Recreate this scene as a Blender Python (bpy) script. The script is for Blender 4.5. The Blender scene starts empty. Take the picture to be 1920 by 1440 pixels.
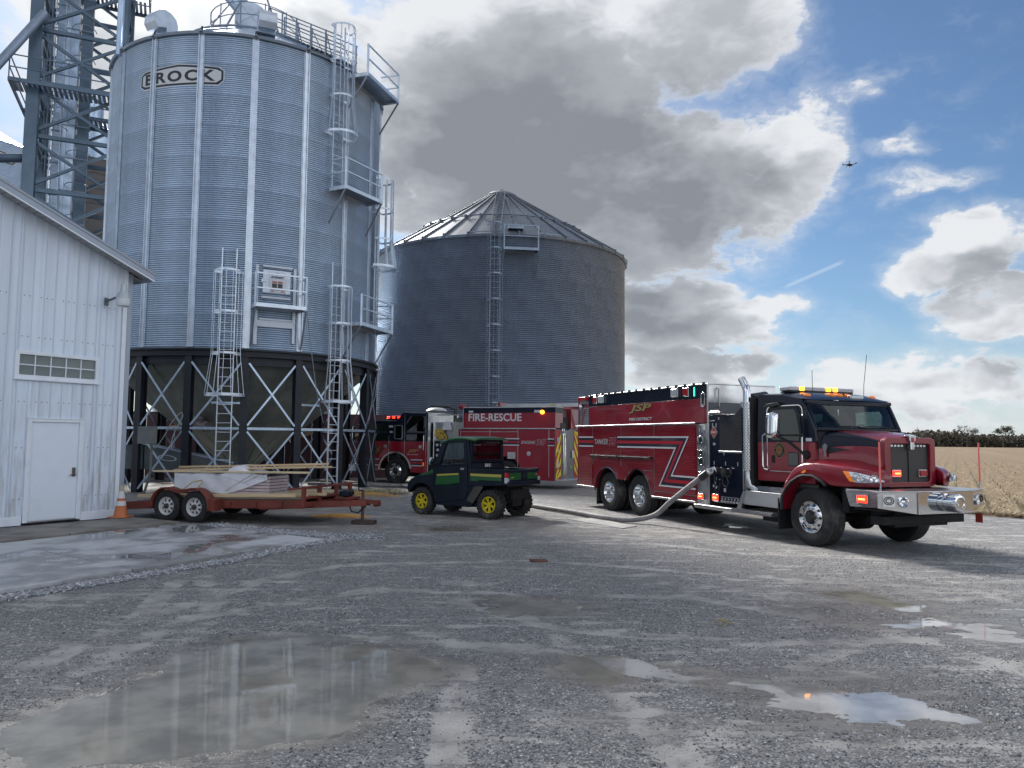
import bpy, math, random
import numpy as np
from mathutils import Vector, Matrix, Euler
random.seed(7); rng = np.random.default_rng(7)
SC = bpy.context.scene; COL = SC.collection
R = math.radians; PI = math.pi; sin = math.sin; cos = math.cos

# ------------------------------------------------------------------ camera
CAM_H = 1.85; PITCH = math.atan(105 / 1444.0); ROLL = math.atan(0.009)
cd = bpy.data.cameras.new('camera'); cd.sensor_width = 36.0; cd.lens = 1444.0 / 1920.0 * 36.0
cd.clip_start = 0.1; cd.clip_end = 6000
cam = bpy.data.objects.new('camera', cd); COL.objects.link(cam); SC.camera = cam
_rt = Vector((1, 0, 0)); _fw = Vector((0, cos(PITCH), sin(PITCH))); _up = Vector((0, -sin(PITCH), cos(PITCH)))
_r2 = _rt * cos(ROLL) + _up * sin(ROLL); _u2 = _up * cos(ROLL) - _rt * sin(ROLL)
cam.matrix_world = Matrix(((_r2.x, _u2.x, -_fw.x, 0), (_r2.y, _u2.y, -_fw.y, 0), (_r2.z, _u2.z, -_fw.z, CAM_H), (0, 0, 0, 1)))

# ------------------------------------------------------------------ exposure
vs = SC.view_settings; vs.view_transform = 'Standard'; vs.look = 'None'; vs.exposure = 1.27; vs.gamma = 1.0
vs.use_curve_mapping = False
SC.cycles.max_bounces = 6; SC.cycles.diffuse_bounces = 3; SC.cycles.glossy_bounces = 4
SC.cycles.transmission_bounces = 5; SC.cycles.transparent_max_bounces = 8
SC.cycles.caustics_reflective = False; SC.cycles.caustics_refractive = False
try: SC.cycles.use_denoising = True
except Exception: pass

# ------------------------------------------------------------------ node helper
class NT:
    def __init__(s, tree): s.t = tree; s.t.nodes.clear()
    def n(s, typ, _in=None, **kw):
        nd = s.t.nodes.new(typ)
        for k, v in kw.items(): setattr(nd, k, v)
        for k, v in (_in or {}).items(): s.set(nd.inputs[k], v)
        return nd
    def set(s, inp, v):
        if isinstance(v, bpy.types.NodeSocket): s.t.links.new(v, inp)
        elif hasattr(v, '__len__') and len(v) == 3 and hasattr(inp.default_value, '__len__') and len(inp.default_value) == 4:
            inp.default_value = (*v, 1.0)
        else: inp.default_value = v
    def m(s, op, a, b=None, c=None, clamp=False):
        nd = s.n('ShaderNodeMath', operation=op, use_clamp=clamp); s.set(nd.inputs[0], a)
        if b is not None: s.set(nd.inputs[1], b)
        if c is not None: s.set(nd.inputs[2], c)
        return nd.outputs[0]
    def vm(s, op, a, b=None):
        nd = s.n('ShaderNodeVectorMath', operation=op); s.set(nd.inputs[0], a)
        if b is not None: s.set(nd.inputs[1], b)
        return nd.outputs['Value'] if op in ('LENGTH', 'DISTANCE', 'DOT_PRODUCT') else nd.outputs[0]
    def ss(s, x, lo, hi, a=0.0, b=1.0, typ='SMOOTHSTEP'):
        nd = s.n('ShaderNodeMapRange', interpolation_type=typ); s.set(nd.inputs[0], x)
        nd.inputs[1].default_value = lo; nd.inputs[2].default_value = hi; nd.inputs[3].default_value = a; nd.inputs[4].default_value = b
        return nd.outputs[0]
    def mix(s, f, a, b, mode='MIX'):
        nd = s.n('ShaderNodeMix', data_type='RGBA', blend_type=mode); s.set(nd.inputs[0], f); s.set(nd.inputs[6], a); s.set(nd.inputs[7], b)
        return nd.outputs[2]
    def noise(s, vec, scale, detail=4, rough=0.55, out='Fac', dist=0.0):
        nd = s.n('ShaderNodeTexNoise', {'Scale': scale, 'Detail': detail, 'Roughness': rough, 'Distortion': dist})
        if vec is not None: s.set(nd.inputs['Vector'], vec)
        return nd.outputs[out]

# ------------------------------------------------------------------ world: clear sky with cumulus
SUN_AZ = -25.0; SUN_EL = 33.0
W = bpy.data.worlds.new('World'); SC.world = W; W.use_nodes = True
w = NT(W.node_tree)
sky = w.n('ShaderNodeTexSky', sky_type='NISHITA', sun_disc=False)
sky.sun_elevation = R(SUN_EL); sky.sun_rotation = R(SUN_AZ); sky.altitude = 100; sky.air_density = 1.0; sky.dust_density = 0.6; sky.ozone_density = 1.6
tc = w.n('ShaderNodeTexCoord').outputs['Generated']
sep = w.n('ShaderNodeSeparateXYZ', {0: tc}); X, Y, Z = sep.outputs
az = w.m('MULTIPLY', w.m('ARCTAN2', X, Y), 57.2958); el = w.m('MULTIPLY', w.m('ARCSINE', Z), 57.2958)
AE = w.n('ShaderNodeCombineXYZ', {0: az, 1: el}).outputs[0]
stretch = w.vm('MULTIPLY', tc, (1.0, 1.0, 1.7))
# cloud masses as (azimuth, elevation, half width, half height, weight) in degrees
BLOBS = [(0.0, 23.0, 15.5, 13.0, 1.25), (-22, 24, 16, 15, 1.0), (9, 16.5, 9, 6.5, 1.1), (13.5, 29, 8.5, 6.0, 1.0),
         (18.2, 18.2, 5.6, 6.2, 1.05), (13.5, 19.0, 5.0, 6.5, 1.15), (11.0, 9.3, 8.0, 4.2, 1.05), (17.6, 8.8, 3.8, 2.6, 1.0), (14, 5.4, 8.5, 2.4, .95),
         (30.5, 12.0, 5.6, 3.0, 1.0), (32.5, 9.0, 4.6, 2.6, .95), (29.0, 4.2, 10.5, 2.6, .95), (26.3, 19.2, 3.6, 1.3, .62),
         (28.2, 16.6, 4.6, 1.2, .62), (24.5, 23.6, 2.0, 1.4, .55), (21.5, 22.5, 3.5, 3.2, .55), (0, 1.4, 70, 1.5, .55), (-8, 9, 14, 5, .9)]
def cloud_density(off, det=8):
    v = w.vm('ADD', stretch, (off[0] / 57.3, 0.0, off[1] * 1.7 / 57.3)) if off != (0, 0) else stretch
    ae = w.vm('ADD', AE, (off[0], off[1], 0.0)) if off != (0, 0) else AE
    wr = w.noise(v, 9.0, 5 if det > 5 else 2, 0.55, 'Color')
    ae = w.vm('ADD', ae, w.vm('MULTIPLY', w.vm('SUBTRACT', wr, (0.5, 0.5, 0.5)), (9.5, 7.0, 0.0)))
    tot = None
    for (a, e, rx, ry, wt) in BLOBS:
        d = w.vm('LENGTH', w.vm('MULTIPLY', w.vm('SUBTRACT', ae, (a, e, 0.0)), (1 / rx, 1 / ry, 0.0)))
        g = w.ss(d, 1.25, 0.35, 0.0, wt)
        tot = g if tot is None else w.m('MAXIMUM', tot, g)
    far = FAR
    high = w.ss(el, 32.0, 48.0)
    out = w.m('MAXIMUM', far, high)
    gen = w.ss(w.noise(v, 2.3, 2, 0.5), 0.42, 0.60, 0.0, 1.0)
    tot = w.m('MAXIMUM', tot, w.m('MULTIPLY', gen, out))
    f = w.noise(w.vm('ADD', v, w.vm('MULTIPLY', w.vm('SUBTRACT', wr, (0.5, 0.5, 0.5)), (.09, .09, .09))), 12.0, det, 0.66)
    return w.m('ADD', tot, w.m('MULTIPLY', w.m('SUBTRACT', f, 0.5), 1.55))
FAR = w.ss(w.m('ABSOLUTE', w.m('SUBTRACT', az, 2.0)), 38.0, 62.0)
d0 = cloud_density((0, 0)); d1 = cloud_density((-1.6, 2.2), 3)
cov = w.m('MAXIMUM', w.ss(d0, 0.36, 0.78), w.m('MULTIPLY', w.ss(d0, -0.05, 0.85), 0.42))
thick = w.ss(d0, 0.62, 1.22); lit = w.ss(d1, 0.35, 1.15)
CORES = [(3.4, 20.0, 15.5, 8.6, 1.0), (-8, 20, 9, 7, .75), (17.4, 18.9, 3.0, 2.4, .7), (13.0, 17.6, 4.5, 4.6, .9), (10.6, 9.4, 6.8, 3.0, .85), (13.3, 5.2, 7.0, 1.1, .55), (31.5, 11.2, 4.0, 1.3, .6), (31.0, 3.6, 6.0, 1.0, .5), (14.5, 14.5, 3.0, 2.2, .5)]
wrp = w.vm('MULTIPLY', w.vm('SUBTRACT', w.noise(stretch, 7.0, 4, 0.55, 'Color'), (0.5, 0.5, 0.5)), (10.0, 7.0, 0.0)); aec = w.vm('ADD', AE, wrp)
core = None
for (a_, e_, rx, ry, wt) in CORES:
    g = w.ss(w.vm('LENGTH', w.vm('MULTIPLY', w.vm('SUBTRACT', aec, (a_, e_, 0.0)), (1 / rx, 1 / ry, 0.0))), 1.3, 0.35, 0.0, wt); core = g if core is None else w.m('MAXIMUM', core, g)
core = w.m('MULTIPLY', core, w.ss(w.noise(stretch, 6.5, 4, 0.6), 0.30, 0.66, 0.45, 1.15))
shade = w.m('MULTIPLY', w.m('ADD', w.m('MULTIPLY', core, 0.66), w.m('ADD', w.m('MULTIPLY', thick, 0.10), w.m('MULTIPLY', lit, 0.34))), w.ss(d0, 0.42, 0.85))
billow = w.noise(stretch, 11.0, 7, 0.62)
shade = w.m('ADD', shade, w.m('MULTIPLY', w.m('SUBTRACT', billow, 0.5), 0.42), clamp=True)
shade = w.m('MULTIPLY', shade, w.m('SUBTRACT', 1.0, w.m('MULTIPLY', FAR, 0.55)))
ramp = w.n('ShaderNodeValToRGB', {0: shade})
cr = ramp.color_ramp; cr.elements[0].position = 0.08; cr.elements[0].color = (3.5, 3.56, 3.66, 1); cr.elements[1].position = 0.95; cr.elements[1].color = (1.10, 1.17, 1.29, 1)
e = cr.elements.new(0.45); e.color = (2.0, 2.1, 2.26, 1)
# glow of the veiled sun in the cloud
sd = Vector((sin(R(SUN_AZ)) * cos(R(SUN_EL)), cos(R(SUN_AZ)) * cos(R(SUN_EL)), sin(R(SUN_EL))))
sdot = w.vm('DOT_PRODUCT', tc, tuple(sd))
glow = w.m('MULTIPLY', w.m('POWER', w.m('MAXIMUM', sdot, 0.0), 160.0), 4.0)
ccol = w.mix(1.0, ramp.outputs[0], w.n('ShaderNodeCombineXYZ', {0: glow, 1: glow, 2: w.m('MULTIPLY', glow, .96)}).outputs[0], 'ADD')
# front-lit clouds outside the view, away from the sun, boosted to add fill light
cloud_fill = w.m('ADD', 1.0, w.m('MULTIPLY', w.m('MULTIPLY', FAR, w.ss(w.vm('DOT_PRODUCT', tc, tuple(sd)), .6, -.6)), 1.1))
ccol = w.mix(1.0, ccol, w.n('ShaderNodeCombineXYZ', {0: cloud_fill, 1: cloud_fill, 2: cloud_fill}).outputs[0], 'MULTIPLY')
hz = w.ss(el, 9.0, 0.0)
skyc = w.mix(w.m('MULTIPLY', hz, 0.55), w.mix(1.0, sky.outputs[0], (0.305, 0.37, 0.43), 'MULTIPLY'), (3.1, 3.45, 3.8))
# thin condensation trail
tv = w.vm('SUBTRACT', AE, (21.6, 11.6, 0.0)); ts_ = w.n('ShaderNodeSeparateXYZ', {0: tv}); ca_, sa_ = cos(R(21)), sin(R(21))
tu = w.m('ABSOLUTE', w.m('ADD', w.m('MULTIPLY', ts_.outputs[0], ca_), w.m('MULTIPLY', ts_.outputs[1], sa_))); tw_ = w.m('ABSOLUTE', w.m('SUBTRACT', w.m('MULTIPLY', ts_.outputs[1], ca_), w.m('MULTIPLY', ts_.outputs[0], sa_)))
trail = w.m('MULTIPLY', w.m('MULTIPLY', w.ss(tu, 2.3, 1.6), w.ss(tw_, .20, .02)), 0.30)
skyc = w.mix(trail, skyc, (3.3, 3.6, 3.9))
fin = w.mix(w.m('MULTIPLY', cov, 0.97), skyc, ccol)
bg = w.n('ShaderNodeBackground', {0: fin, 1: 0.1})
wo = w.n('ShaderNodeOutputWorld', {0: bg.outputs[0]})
W.cycles.sampling_method = 'MANUAL'; W.cycles.sample_map_resolution = 512

# ------------------------------------------------------------------ sun (veiled by cloud, ahead and to the left)
ld = bpy.data.lights.new('sun', 'SUN'); ld.energy = 2.9; ld.angle = R(11); ld.color = (1.0, 0.96, 0.9)
sun = bpy.data.objects.new('sun', ld); COL.objects.link(sun)
sun.rotation_euler = (-sd).to_track_quat('-Z', 'Y').to_euler()

# ------------------------------------------------------------------ materials
MATS = {}
def mat(name, col, rough=0.6, metal=0.0, var=0.0, vscale=3.0, bump=0.0, bscale=60.0, dirt=None, dscale=1.2, damt=0.5, coat=0.0,
        emit=None, es=0.0, spec=0.5, rvar=0.0, alpha=None, trans=0.0, ior=1.45, drange=(0.5, 0.72), stretch=None):
    if name in MATS: return MATS[name]
    m = bpy.data.materials.new(name); m.use_nodes = True; t = NT(m.node_tree)
    p = t.n('ShaderNodeBsdfPrincipled', {'Base Color': col, 'Roughness': rough, 'Metallic': metal, 'Coat Weight': coat, 'Specular IOR Level': spec, 'IOR': ior})
    p.inputs['Coat Roughness'].default_value = 0.04
    co = t.n('ShaderNodeTexCoord').outputs['Object']
    if stretch: co = t.vm('MULTIPLY', co, stretch)
    c = None
    if var or dirt:
        c = tuple(col)
        if var:
            f = t.noise(co, vscale, 6, 0.6)
            lo = tuple(x * (1 - var) for x in col); hi = tuple(min(1, x * (1 + var)) for x in col)
            c = t.mix(t.ss(f, 0.3, 0.7), lo, hi)
        if dirt:
            f = t.noise(co, dscale, 8, 0.68); k = t.ss(f, drange[0], drange[1], 0, damt)
            c = t.mix(k, c, dirt)
            t.set(p.inputs['Roughness'], t.m('ADD', t.m('MULTIPLY', k, 0.45), rough, clamp=True))
        if name in ('galvanised_steel', 'weathered_galvanised_steel', 'weathered_roof_steel', 'white_siding', 'hopper_steel'):
            k = t.ss(t.n('ShaderNodeObjectInfo').outputs['Random'], 0, 1, 0.975 if name != 'weathered_galvanised_steel' else .993, 1.025 if name != 'weathered_galvanised_steel' else 1.007, 'LINEAR'); st2 = t.ss(t.noise(t.vm('MULTIPLY', co, (3.0, 3.0, 0.12)), 2.2, 5, .6), .35, .7, 1.03, .94); k = t.m('MULTIPLY', k, st2)
            c = t.mix(1.0, c, t.n('ShaderNodeCombineXYZ', {0: k, 1: k, 2: k}).outputs[0], 'MULTIPLY')
        if name == 'white_siding':
            zz_ = t.n('ShaderNodeSeparateXYZ', {0: co}).outputs[2]; spl = t.m('MULTIPLY', t.ss(zz_, 1.3, 0.1), t.ss(t.noise(t.vm('MULTIPLY', co, (1.5, 1.5, .8)), 5.0, 7, .68), .40, .68)); c = t.mix(t.m('MULTIPLY', spl, .55), c, (.30, .27, .22))
        t.set(p.inputs['Base Color'], c)
    if rvar and not dirt:
        t.set(p.inputs['Roughness'], t.ss(t.noise(co, vscale * 2.3, 5), 0.3, 0.7, max(0.02, rough - rvar), rough + rvar))
    if bump:
        b = t.n('ShaderNodeBump', {'Strength': bump, 'Distance': 0.01, 'Height': t.noise(co, bscale, 5, 0.6)})
        t.t.links.new(b.outputs[0], p.inputs['Normal'])
    if emit: p.inputs['Emission Color'].default_value = (*emit, 1); p.inputs['Emission Strength'].default_value = es
    if trans: p.inputs['Transmission Weight'].default_value = trans
    if alpha is not None: p.inputs['Alpha'].default_value = alpha
    t.n('ShaderNodeOutputMaterial', {0: p.outputs[0]}); MATS[name] = m; return m

def glass_mat(name, tint, clear):
    m = bpy.data.materials.new(name); m.use_nodes = True; t = NT(m.node_tree)
    tr = t.n('ShaderNodeBsdfTransparent', {0: tint}); gl = t.n('ShaderNodeBsdfGlossy', {0: (0.9, 0.95, 1.0), 1: 0.02})
    fr = t.n('ShaderNodeFresnel', {0: 1.5}).outputs[0]
    mx = t.n('ShaderNodeMixShader', {0: t.m('ADD', t.m('MULTIPLY', fr, 0.8), clear, clamp=True), 1: tr.outputs[0], 2: gl.outputs[0]})
    t.n('ShaderNodeOutputMaterial', {0: mx.outputs[0]}); MATS[name] = m; return m

M = {}
M['red'] = mat('fire_red_paint', (0.24, 0.005, 0.019), 0.28, 0, var=0.10, vscale=0.8, coat=0.6, dirt=(0.16, 0.10, 0.09), dscale=0.9, damt=0.22)
M['black'] = mat('black_paint', (0.006, 0.010, 0.024), 0.22, 0, coat=0.0, spec=0.30, dirt=(0.04, 0.04, 0.045), dscale=1.1, damt=0.12)
M['blackpl'] = mat('black_plastic', (0.014, 0.016, 0.021), 0.55, 0, var=0.2, dirt=(0.05, 0.05, 0.05), dscale=2.0, damt=0.25)
M['dark'] = mat('chassis_black', (0.010, 0.010, 0.012), 0.7, 0, var=0.3, dirt=(0.06, 0.055, 0.05), damt=0.5)
M['chrome'] = mat('chrome', (0.66, 0.67, 0.69), 0.06, 1.0, rvar=0.03)
M['alu'] = mat('brushed_aluminium', (0.62, 0.63, 0.65), 0.28, 1.0, var=0.08, rvar=0.06, dirt=(0.32, 0.31, 0.30), damt=0.35)
M['white'] = mat('white_reflective', (0.58, 0.60, 0.64), 0.45, 0, var=0.05)
M['gold'] = mat('gold_leaf', (0.42, 0.33, 0.14), 0.35, 0.5)
M['rubber'] = mat('tyre_rubber', (0.017, 0.017, 0.019), 0.75, 0, var=0.25, dirt=(0.11, 0.105, 0.10), dscale=3.0, damt=0.55, bump=0.3, bscale=40)
M['tread'] = mat('tyre_tread', (0.04, 0.04, 0.042), 0.85, 0, var=0.25, dirt=(0.17, 0.165, 0.16), dscale=3.0, damt=0.7, bump=0.5, bscale=70)
M['galv'] = mat('galvanised_steel', (0.44, 0.545, 0.68), 0.32, 0.68, var=0.12, vscale=1.1, rvar=0.05, dirt=(0.30, 0.31, 0.33), dscale=0.7, damt=0.35)
M['roofdull'] = mat('weathered_roof_steel', (0.165, 0.19, 0.225), 0.55, 0.5, var=0.15, vscale=0.6)
M['galvdull'] = mat('weathered_galvanised_steel', (0.24, 0.29, 0.365), 0.42, 0.68, var=0.14, vscale=0.5, dirt=(0.17, 0.18, 0.19), dscale=0.35, damt=0.5)
M['galvtrim'] = mat('bright_galvanised_trim', (0.58, 0.645, 0.73), 0.36, 0.7, var=0.10, vscale=3)
M['towersteel'] = mat('tower_steel', (0.105, 0.15, 0.20), 0.45, 0.55, var=0.15, vscale=0.8)
M['navysteel'] = mat('dark_navy_steel', (0.011, 0.015, 0.024), 0.5, 0.0, var=0.2, dirt=(0.05, 0.055, 0.06), damt=0.4)
M['hopper'] = mat('hopper_steel', (0.24, 0.26, 0.245), 0.5, 0.35, var=0.2, vscale=0.6, dirt=(0.09, 0.10, 0.09), dscale=0.5, damt=0.5)
M['glass'] = glass_mat('tinted_glass', (0.55, 0.68, 0.64), 0.02)
M['glassdark'] = glass_mat('dark_tinted_glass', (0.05, 0.07, 0.08), 0.03)
M['glasscl'] = glass_mat('clear_glass', (0.60, 0.68, 0.66), 0.02)
M['cloth'] = mat('black_vinyl', (0.012, 0.013, 0.018), 0.5, 0, bump=0.3, bscale=9)
M['grey'] = mat('grey_plastic', (0.10, 0.105, 0.11), 0.5)
M['seat'] = mat('grey_seat', (0.05, 0.055, 0.06), 0.8)
M['ltred_off'] = mat('red_lens', (0.38, 0.012, 0.02), 0.12, 0, coat=0.5)
M['ltred'] = mat('lit_red_lens', (0.6, 0.02, 0.02), 0.15, emit=(1.0, 0.03, 0.015), es=1.5)
M['ltamb'] = mat('lit_amber_lens', (0.7, 0.25, 0.02), 0.15, emit=(1.0, 0.30, 0.02), es=2.6)
M['amber'] = mat('amber_lens', (0.62, 0.16, 0.01), 0.15, 0, coat=0.5, emit=(1.0, 0.25, 0.01), es=0.12)
M['green_led'] = mat('lit_green_strip', (0.05, 0.5, 0.2), 0.3, emit=(0.05, 1.0, 0.40), es=0.9)
M['clearlens'] = mat('clear_lens', (0.55, 0.58, 0.62), 0.12, 0.3, coat=0.6)
M['orange_rod'] = mat('fluorescent_rod', (0.80, 0.16, 0.13), 0.4)
M['yellow'] = mat('chevron_yellow', (0.75, 0.62, 0.015), 0.45)
M['hose'] = mat('hose_rubber', (0.21, 0.205, 0.21), 0.65, 0, var=0.25, vscale=6, bump=.5, bscale=45, dirt=(0.16, 0.15, 0.14), dscale=5, damt=0.5)
M['navytrim'] = mat('navy_stripe', (0.012, 0.014, 0.035), 0.35, coat=0.4)
M['gunmetal'] = mat('cast_gunmetal', (0.05, 0.052, 0.056), 0.4, 0.7)

# ------------------------------------------------------------------ mesh helpers
class MB:
    def __init__(s): s.v = []; s.f = []
    def add(s, vs, fs):
        o = len(s.v); s.v.extend([tuple(q) for q in vs]); s.f.extend([tuple(o + i for i in q) for q in fs]); return s
    def box(s, x0, x1, y0, y1, z0, z1):
        if x0 > x1: x0, x1 = x1, x0
        if y0 > y1: y0, y1 = y1, y0
        if z0 > z1: z0, z1 = z1, z0
        return s.add([(x0, y0, z0), (x1, y0, z0), (x1, y1, z0), (x0, y1, z0), (x0, y0, z1), (x1, y0, z1), (x1, y1, z1), (x0, y1, z1)],
                     [(0, 3, 2, 1), (4, 5, 6, 7), (0, 1, 5, 4), (1, 2, 6, 5), (2, 3, 7, 6), (3, 0, 4, 7)])
    def obox(s, c, size, M3=None):
        hx, hy, hz = size[0] / 2, size[1] / 2, size[2] / 2; c = Vector(c)
        P = [Vector((x, y, z)) for z in (-hz, hz) for (x, y) in ((-hx, -hy), (hx, -hy), (hx, hy), (-hx, hy))]
        P = [c + ((M3 @ q) if M3 is not None else q) for q in P]
        return s.add(P, [(0, 3, 2, 1), (4, 5, 6, 7), (0, 1, 5, 4), (1, 2, 6, 5), (2, 3, 7, 6), (3, 0, 4, 7)])
    def beam(s, a, b, w=0.05, h=None, up=(0, 0, 1)):
        a = Vector(a); b = Vector(b); d = (b - a); L = d.length
        if L < 1e-6: return s
        d /= L; u = Vector(up)
        if abs(d.dot(u)) > 0.98: u = Vector((1, 0, 0))
        sx = d.cross(u).normalized(); u = sx.cross(d)
        return s.obox((a + b) / 2, (L, w, h or w), Matrix((d, sx, u)).transposed())
    def tube(s, pts, r, n=8, closed=False):
        pts = [Vector(q) for q in pts]; k = len(pts); vs = []; fs = []; prev = None
        for i, q in enumerate(pts):
            if closed: d = pts[(i + 1) % k] - pts[i - 1]
            else: d = pts[min(i + 1, k - 1)] - pts[max(i - 1, 0)]
            d.normalize()
            if prev is None:
                u = Vector((0, 0, 1)) if abs(d.z) < 0.9 else Vector((1, 0, 0))
                u = (u - d * u.dot(d)).normalized()
            else: u = (prev - d * prev.dot(d)).normalized()
            prev = u; sx = d.cross(u)
            rr = r[i] if hasattr(r, '__len__') else r
            for j in range(n):
                t = 2 * PI * j / n; vs.append(q + u * (rr * cos(t)) + sx * (rr * sin(t)))
        for i in range(k if closed else k - 1):
            a = i * n; b = ((i + 1) % k) * n
            for j in range(n): fs.append((a + j, a + (j + 1) % n, b + (j + 1) % n, b + j))
        if not closed: fs.append(tuple(range(n - 1, -1, -1))); fs.append(tuple((k - 1) * n + j for j in range(n)))
        return s.add(vs, fs)
    def cyl(s, a, b, r, n=16, r1=None): return s.tube([a, b], [r, r if r1 is None else r1], n)
    def lathe(s, prof, c=(0, 0, 0), axis=(0, 0, 1), n=32, cap=False):
        ax = Vector(axis).normalized(); u = Vector((1, 0, 0)) if abs(ax.x) < 0.9 else Vector((0, 0, 1))
        u = (u - ax * u.dot(ax)).normalized(); v = ax.cross(u); c = Vector(c); vs = []; fs = []
        for (a, r) in prof:
            for j in range(n):
                t = 2 * PI * j / n; vs.append(c + ax * a + (u * cos(t) + v * sin(t)) * r)
        for i in range(len(prof) - 1):
            for j in range(n): fs.append((i * n + j, i * n + (j + 1) % n, (i + 1) * n + (j + 1) % n, (i + 1) * n + j))
        if cap: fs.append(tuple(range(n - 1, -1, -1))); fs.append(tuple((len(prof) - 1) * n + j for j in range(n)))
        return s.add(vs, fs)
    def prism(s, pts, a0, a1, plane='xz'):
        f = {'xz': lambda p, a: (p[0], a, p[1]), 'yz': lambda p, a: (a, p[0], p[1]), 'xy': lambda p, a: (p[0], p[1], a)}[plane]
        n = len(pts); vs = [f(p, a0) for p in pts] + [f(p, a1) for p in pts]
        fs = [tuple(range(n)), tuple(range(2 * n - 1, n - 1, -1))] + [(i, i + n, (i + 1) % n + n, (i + 1) % n) for i in range(n)]
        return s.add(vs, fs)
    def ring(s, outer, inner, a0, a1, plane='xz'):
        f = {'xz': lambda p, a: (p[0], a, p[1]), 'yz': lambda p, a: (a, p[0], p[1]), 'xy': lambda p, a: (p[0], p[1], a)}[plane]
        n = len(outer); vs = [f(p, a0) for p in outer] + [f(p, a0) for p in inner] + [f(p, a1) for p in outer] + [f(p, a1) for p in inner]; fs = []
        for i in range(n):
            j = (i + 1) % n
            fs += [(i, j, n + j, n + i), (2 * n + j, 2 * n + i, 3 * n + i, 3 * n + j), (j, i, 2 * n + i, 2 * n + j), (n + i, n + j, 3 * n + j, 3 * n + i)]
        return s.add(vs, fs)
    def grid(s, nu, nv, fn, cu=False):
        vs = [fn(i / (nu - 1 if not cu else nu), j / (nv - 1)) for j in range(nv) for i in range(nu)]; fs = []
        for j in range(nv - 1):
            for i in range(nu if cu else nu - 1): fs.append((j * nu + i, j * nu + (i + 1) % nu, (j + 1) * nu + (i + 1) % nu, (j + 1) * nu + i))
        return s.add(vs, fs)
    def mesh(s, name, m=None, smooth=35, fix=True):
        me = bpy.data.meshes.new(name); me.from_pydata([tuple(q) for q in s.v], [], s.f)
        if fix:
            import bmesh
            bm = bmesh.new(); bm.from_mesh(me); bmesh.ops.recalc_face_normals(bm, faces=bm.faces); bm.to_mesh(me); bm.free()
        if m is not None: me.materials.append(m)
        if smooth:
            me.shade_smooth() if hasattr(me, 'shade_smooth') else None
            me.set_sharp_from_angle(angle=R(smooth))
        return me
    def build(s, name, m=None, parent=None, smooth=35, bevel=0.0, seg=2, loc=None, fix=True):
        o = bpy.data.objects.new(name, s.mesh(name, m, smooth, fix)); COL.objects.link(o)
        if parent is not None: o.parent = parent
        if loc is not None: o.location = loc
        if bevel:
            b = o.modifiers.new('edge', 'BEVEL'); b.width = bevel; b.segments = seg; b.limit_method = 'ANGLE'; b.angle_limit = R(40)
            b.harden_normals = True
        return o
def tag(o, label=None, cat=None, group=None, kind=None):
    if label: o['label'] = label
    if cat: o['category'] = cat
    if group: o['group'] = group
    if kind: o['kind'] = kind
    return o
def thing(name, label, cat, loc=(0, 0, 0), rz=0.0, group=None):
    o = bpy.data.objects.new(name, None); COL.objects.link(o); o.location = loc; o.rotation_euler = (0, 0, rz); o.empty_display_size = 0.3
    return tag(o, label, cat, group)
def inst(src, parent, loc=None, rot=None, name=None):
    c = src.copy(); COL.objects.link(c); c.parent = parent
    if loc is not None: c.location = loc
    if rot is not None: c.rotation_euler = rot
    if name: c.name = name
    return c
def copy_tree(o, parent=None):
    c = o.copy(); COL.objects.link(c)
    if parent is not None: c.parent = parent
    for ch in list(o.children): copy_tree(ch, c)
    return c
def box(name, m, parent, x0, x1, y0, y1, z0, z1, bevel=0.0): return MB().box(x0, x1, y0, y1, z0, z1).build(name, m, parent, bevel=bevel)
def text_mesh(txt, size, bold=0.0, shear=0.0, depth=0.004, space=1.0, sx=1.0):
    cu = bpy.data.curves.new('lettering', 'FONT'); cu.body = txt; cu.size = size; cu.offset = bold; cu.shear = shear
    cu.extrude = depth; cu.space_character = space; cu.align_x = 'CENTER'; cu.align_y = 'CENTER'; cu.resolution_u = 3
    o = bpy.data.objects.new('lettering', cu); COL.objects.link(o)
    bpy.context.view_layer.update(); dg = bpy.context.evaluated_depsgraph_get()
    me = bpy.data.meshes.new_from_object(o.evaluated_get(dg)); bpy.data.objects.remove(o); bpy.data.curves.remove(cu)
    if sx != 1.0:
        for v in me.vertices: v.co.x *= sx
    return me
def fit_text(txt, width, height, parent, m, origin, ex, ez, bold=0.0, shear=0.0, depth=0.004, name='lettering', space=1.0):
    """lettering scaled to width x height, centred at origin; ex/ez are the reading and the up direction"""
    me = text_mesh(txt, 1.0, bold, shear, 0.02, space)
    co = np.array([v.co[:] for v in me.vertices]); mn = co.min(0); mx = co.max(0); sz = mx - mn
    ex = Vector(ex).normalized(); ez = Vector(ez).normalized(); en = ex.cross(ez)
    for v in me.vertices:
        q = (np.array(v.co) - (mn + mx) / 2)
        x = q[0] / sz[0] * width; z = q[1] / sz[1] * height; d = (q[2] / sz[2]) * depth * 2
        v.co = ex * x + ez * z + en * d
    me.materials.clear(); me.materials.append(m); me.name = name
    o = bpy.data.objects.new(name, me); COL.objects.link(o); o.parent = parent; o.location = origin; return o
def rrect(x0, x1, z0, z1, r, n=4):
    pts = []
    for (cx, cz, a0) in ((x1 - r, z1 - r, 0), (x0 + r, z1 - r, 90), (x0 + r, z0 + r, 180), (x1 - r, z0 + r, 270)):
        for k in range(n + 1):
            a = R(a0 + 90 * k / n); pts.append((cx + r * cos(a), cz + r * sin(a)))
    return pts
def lerp(a, b, t): return a + (b - a) * t
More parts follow.
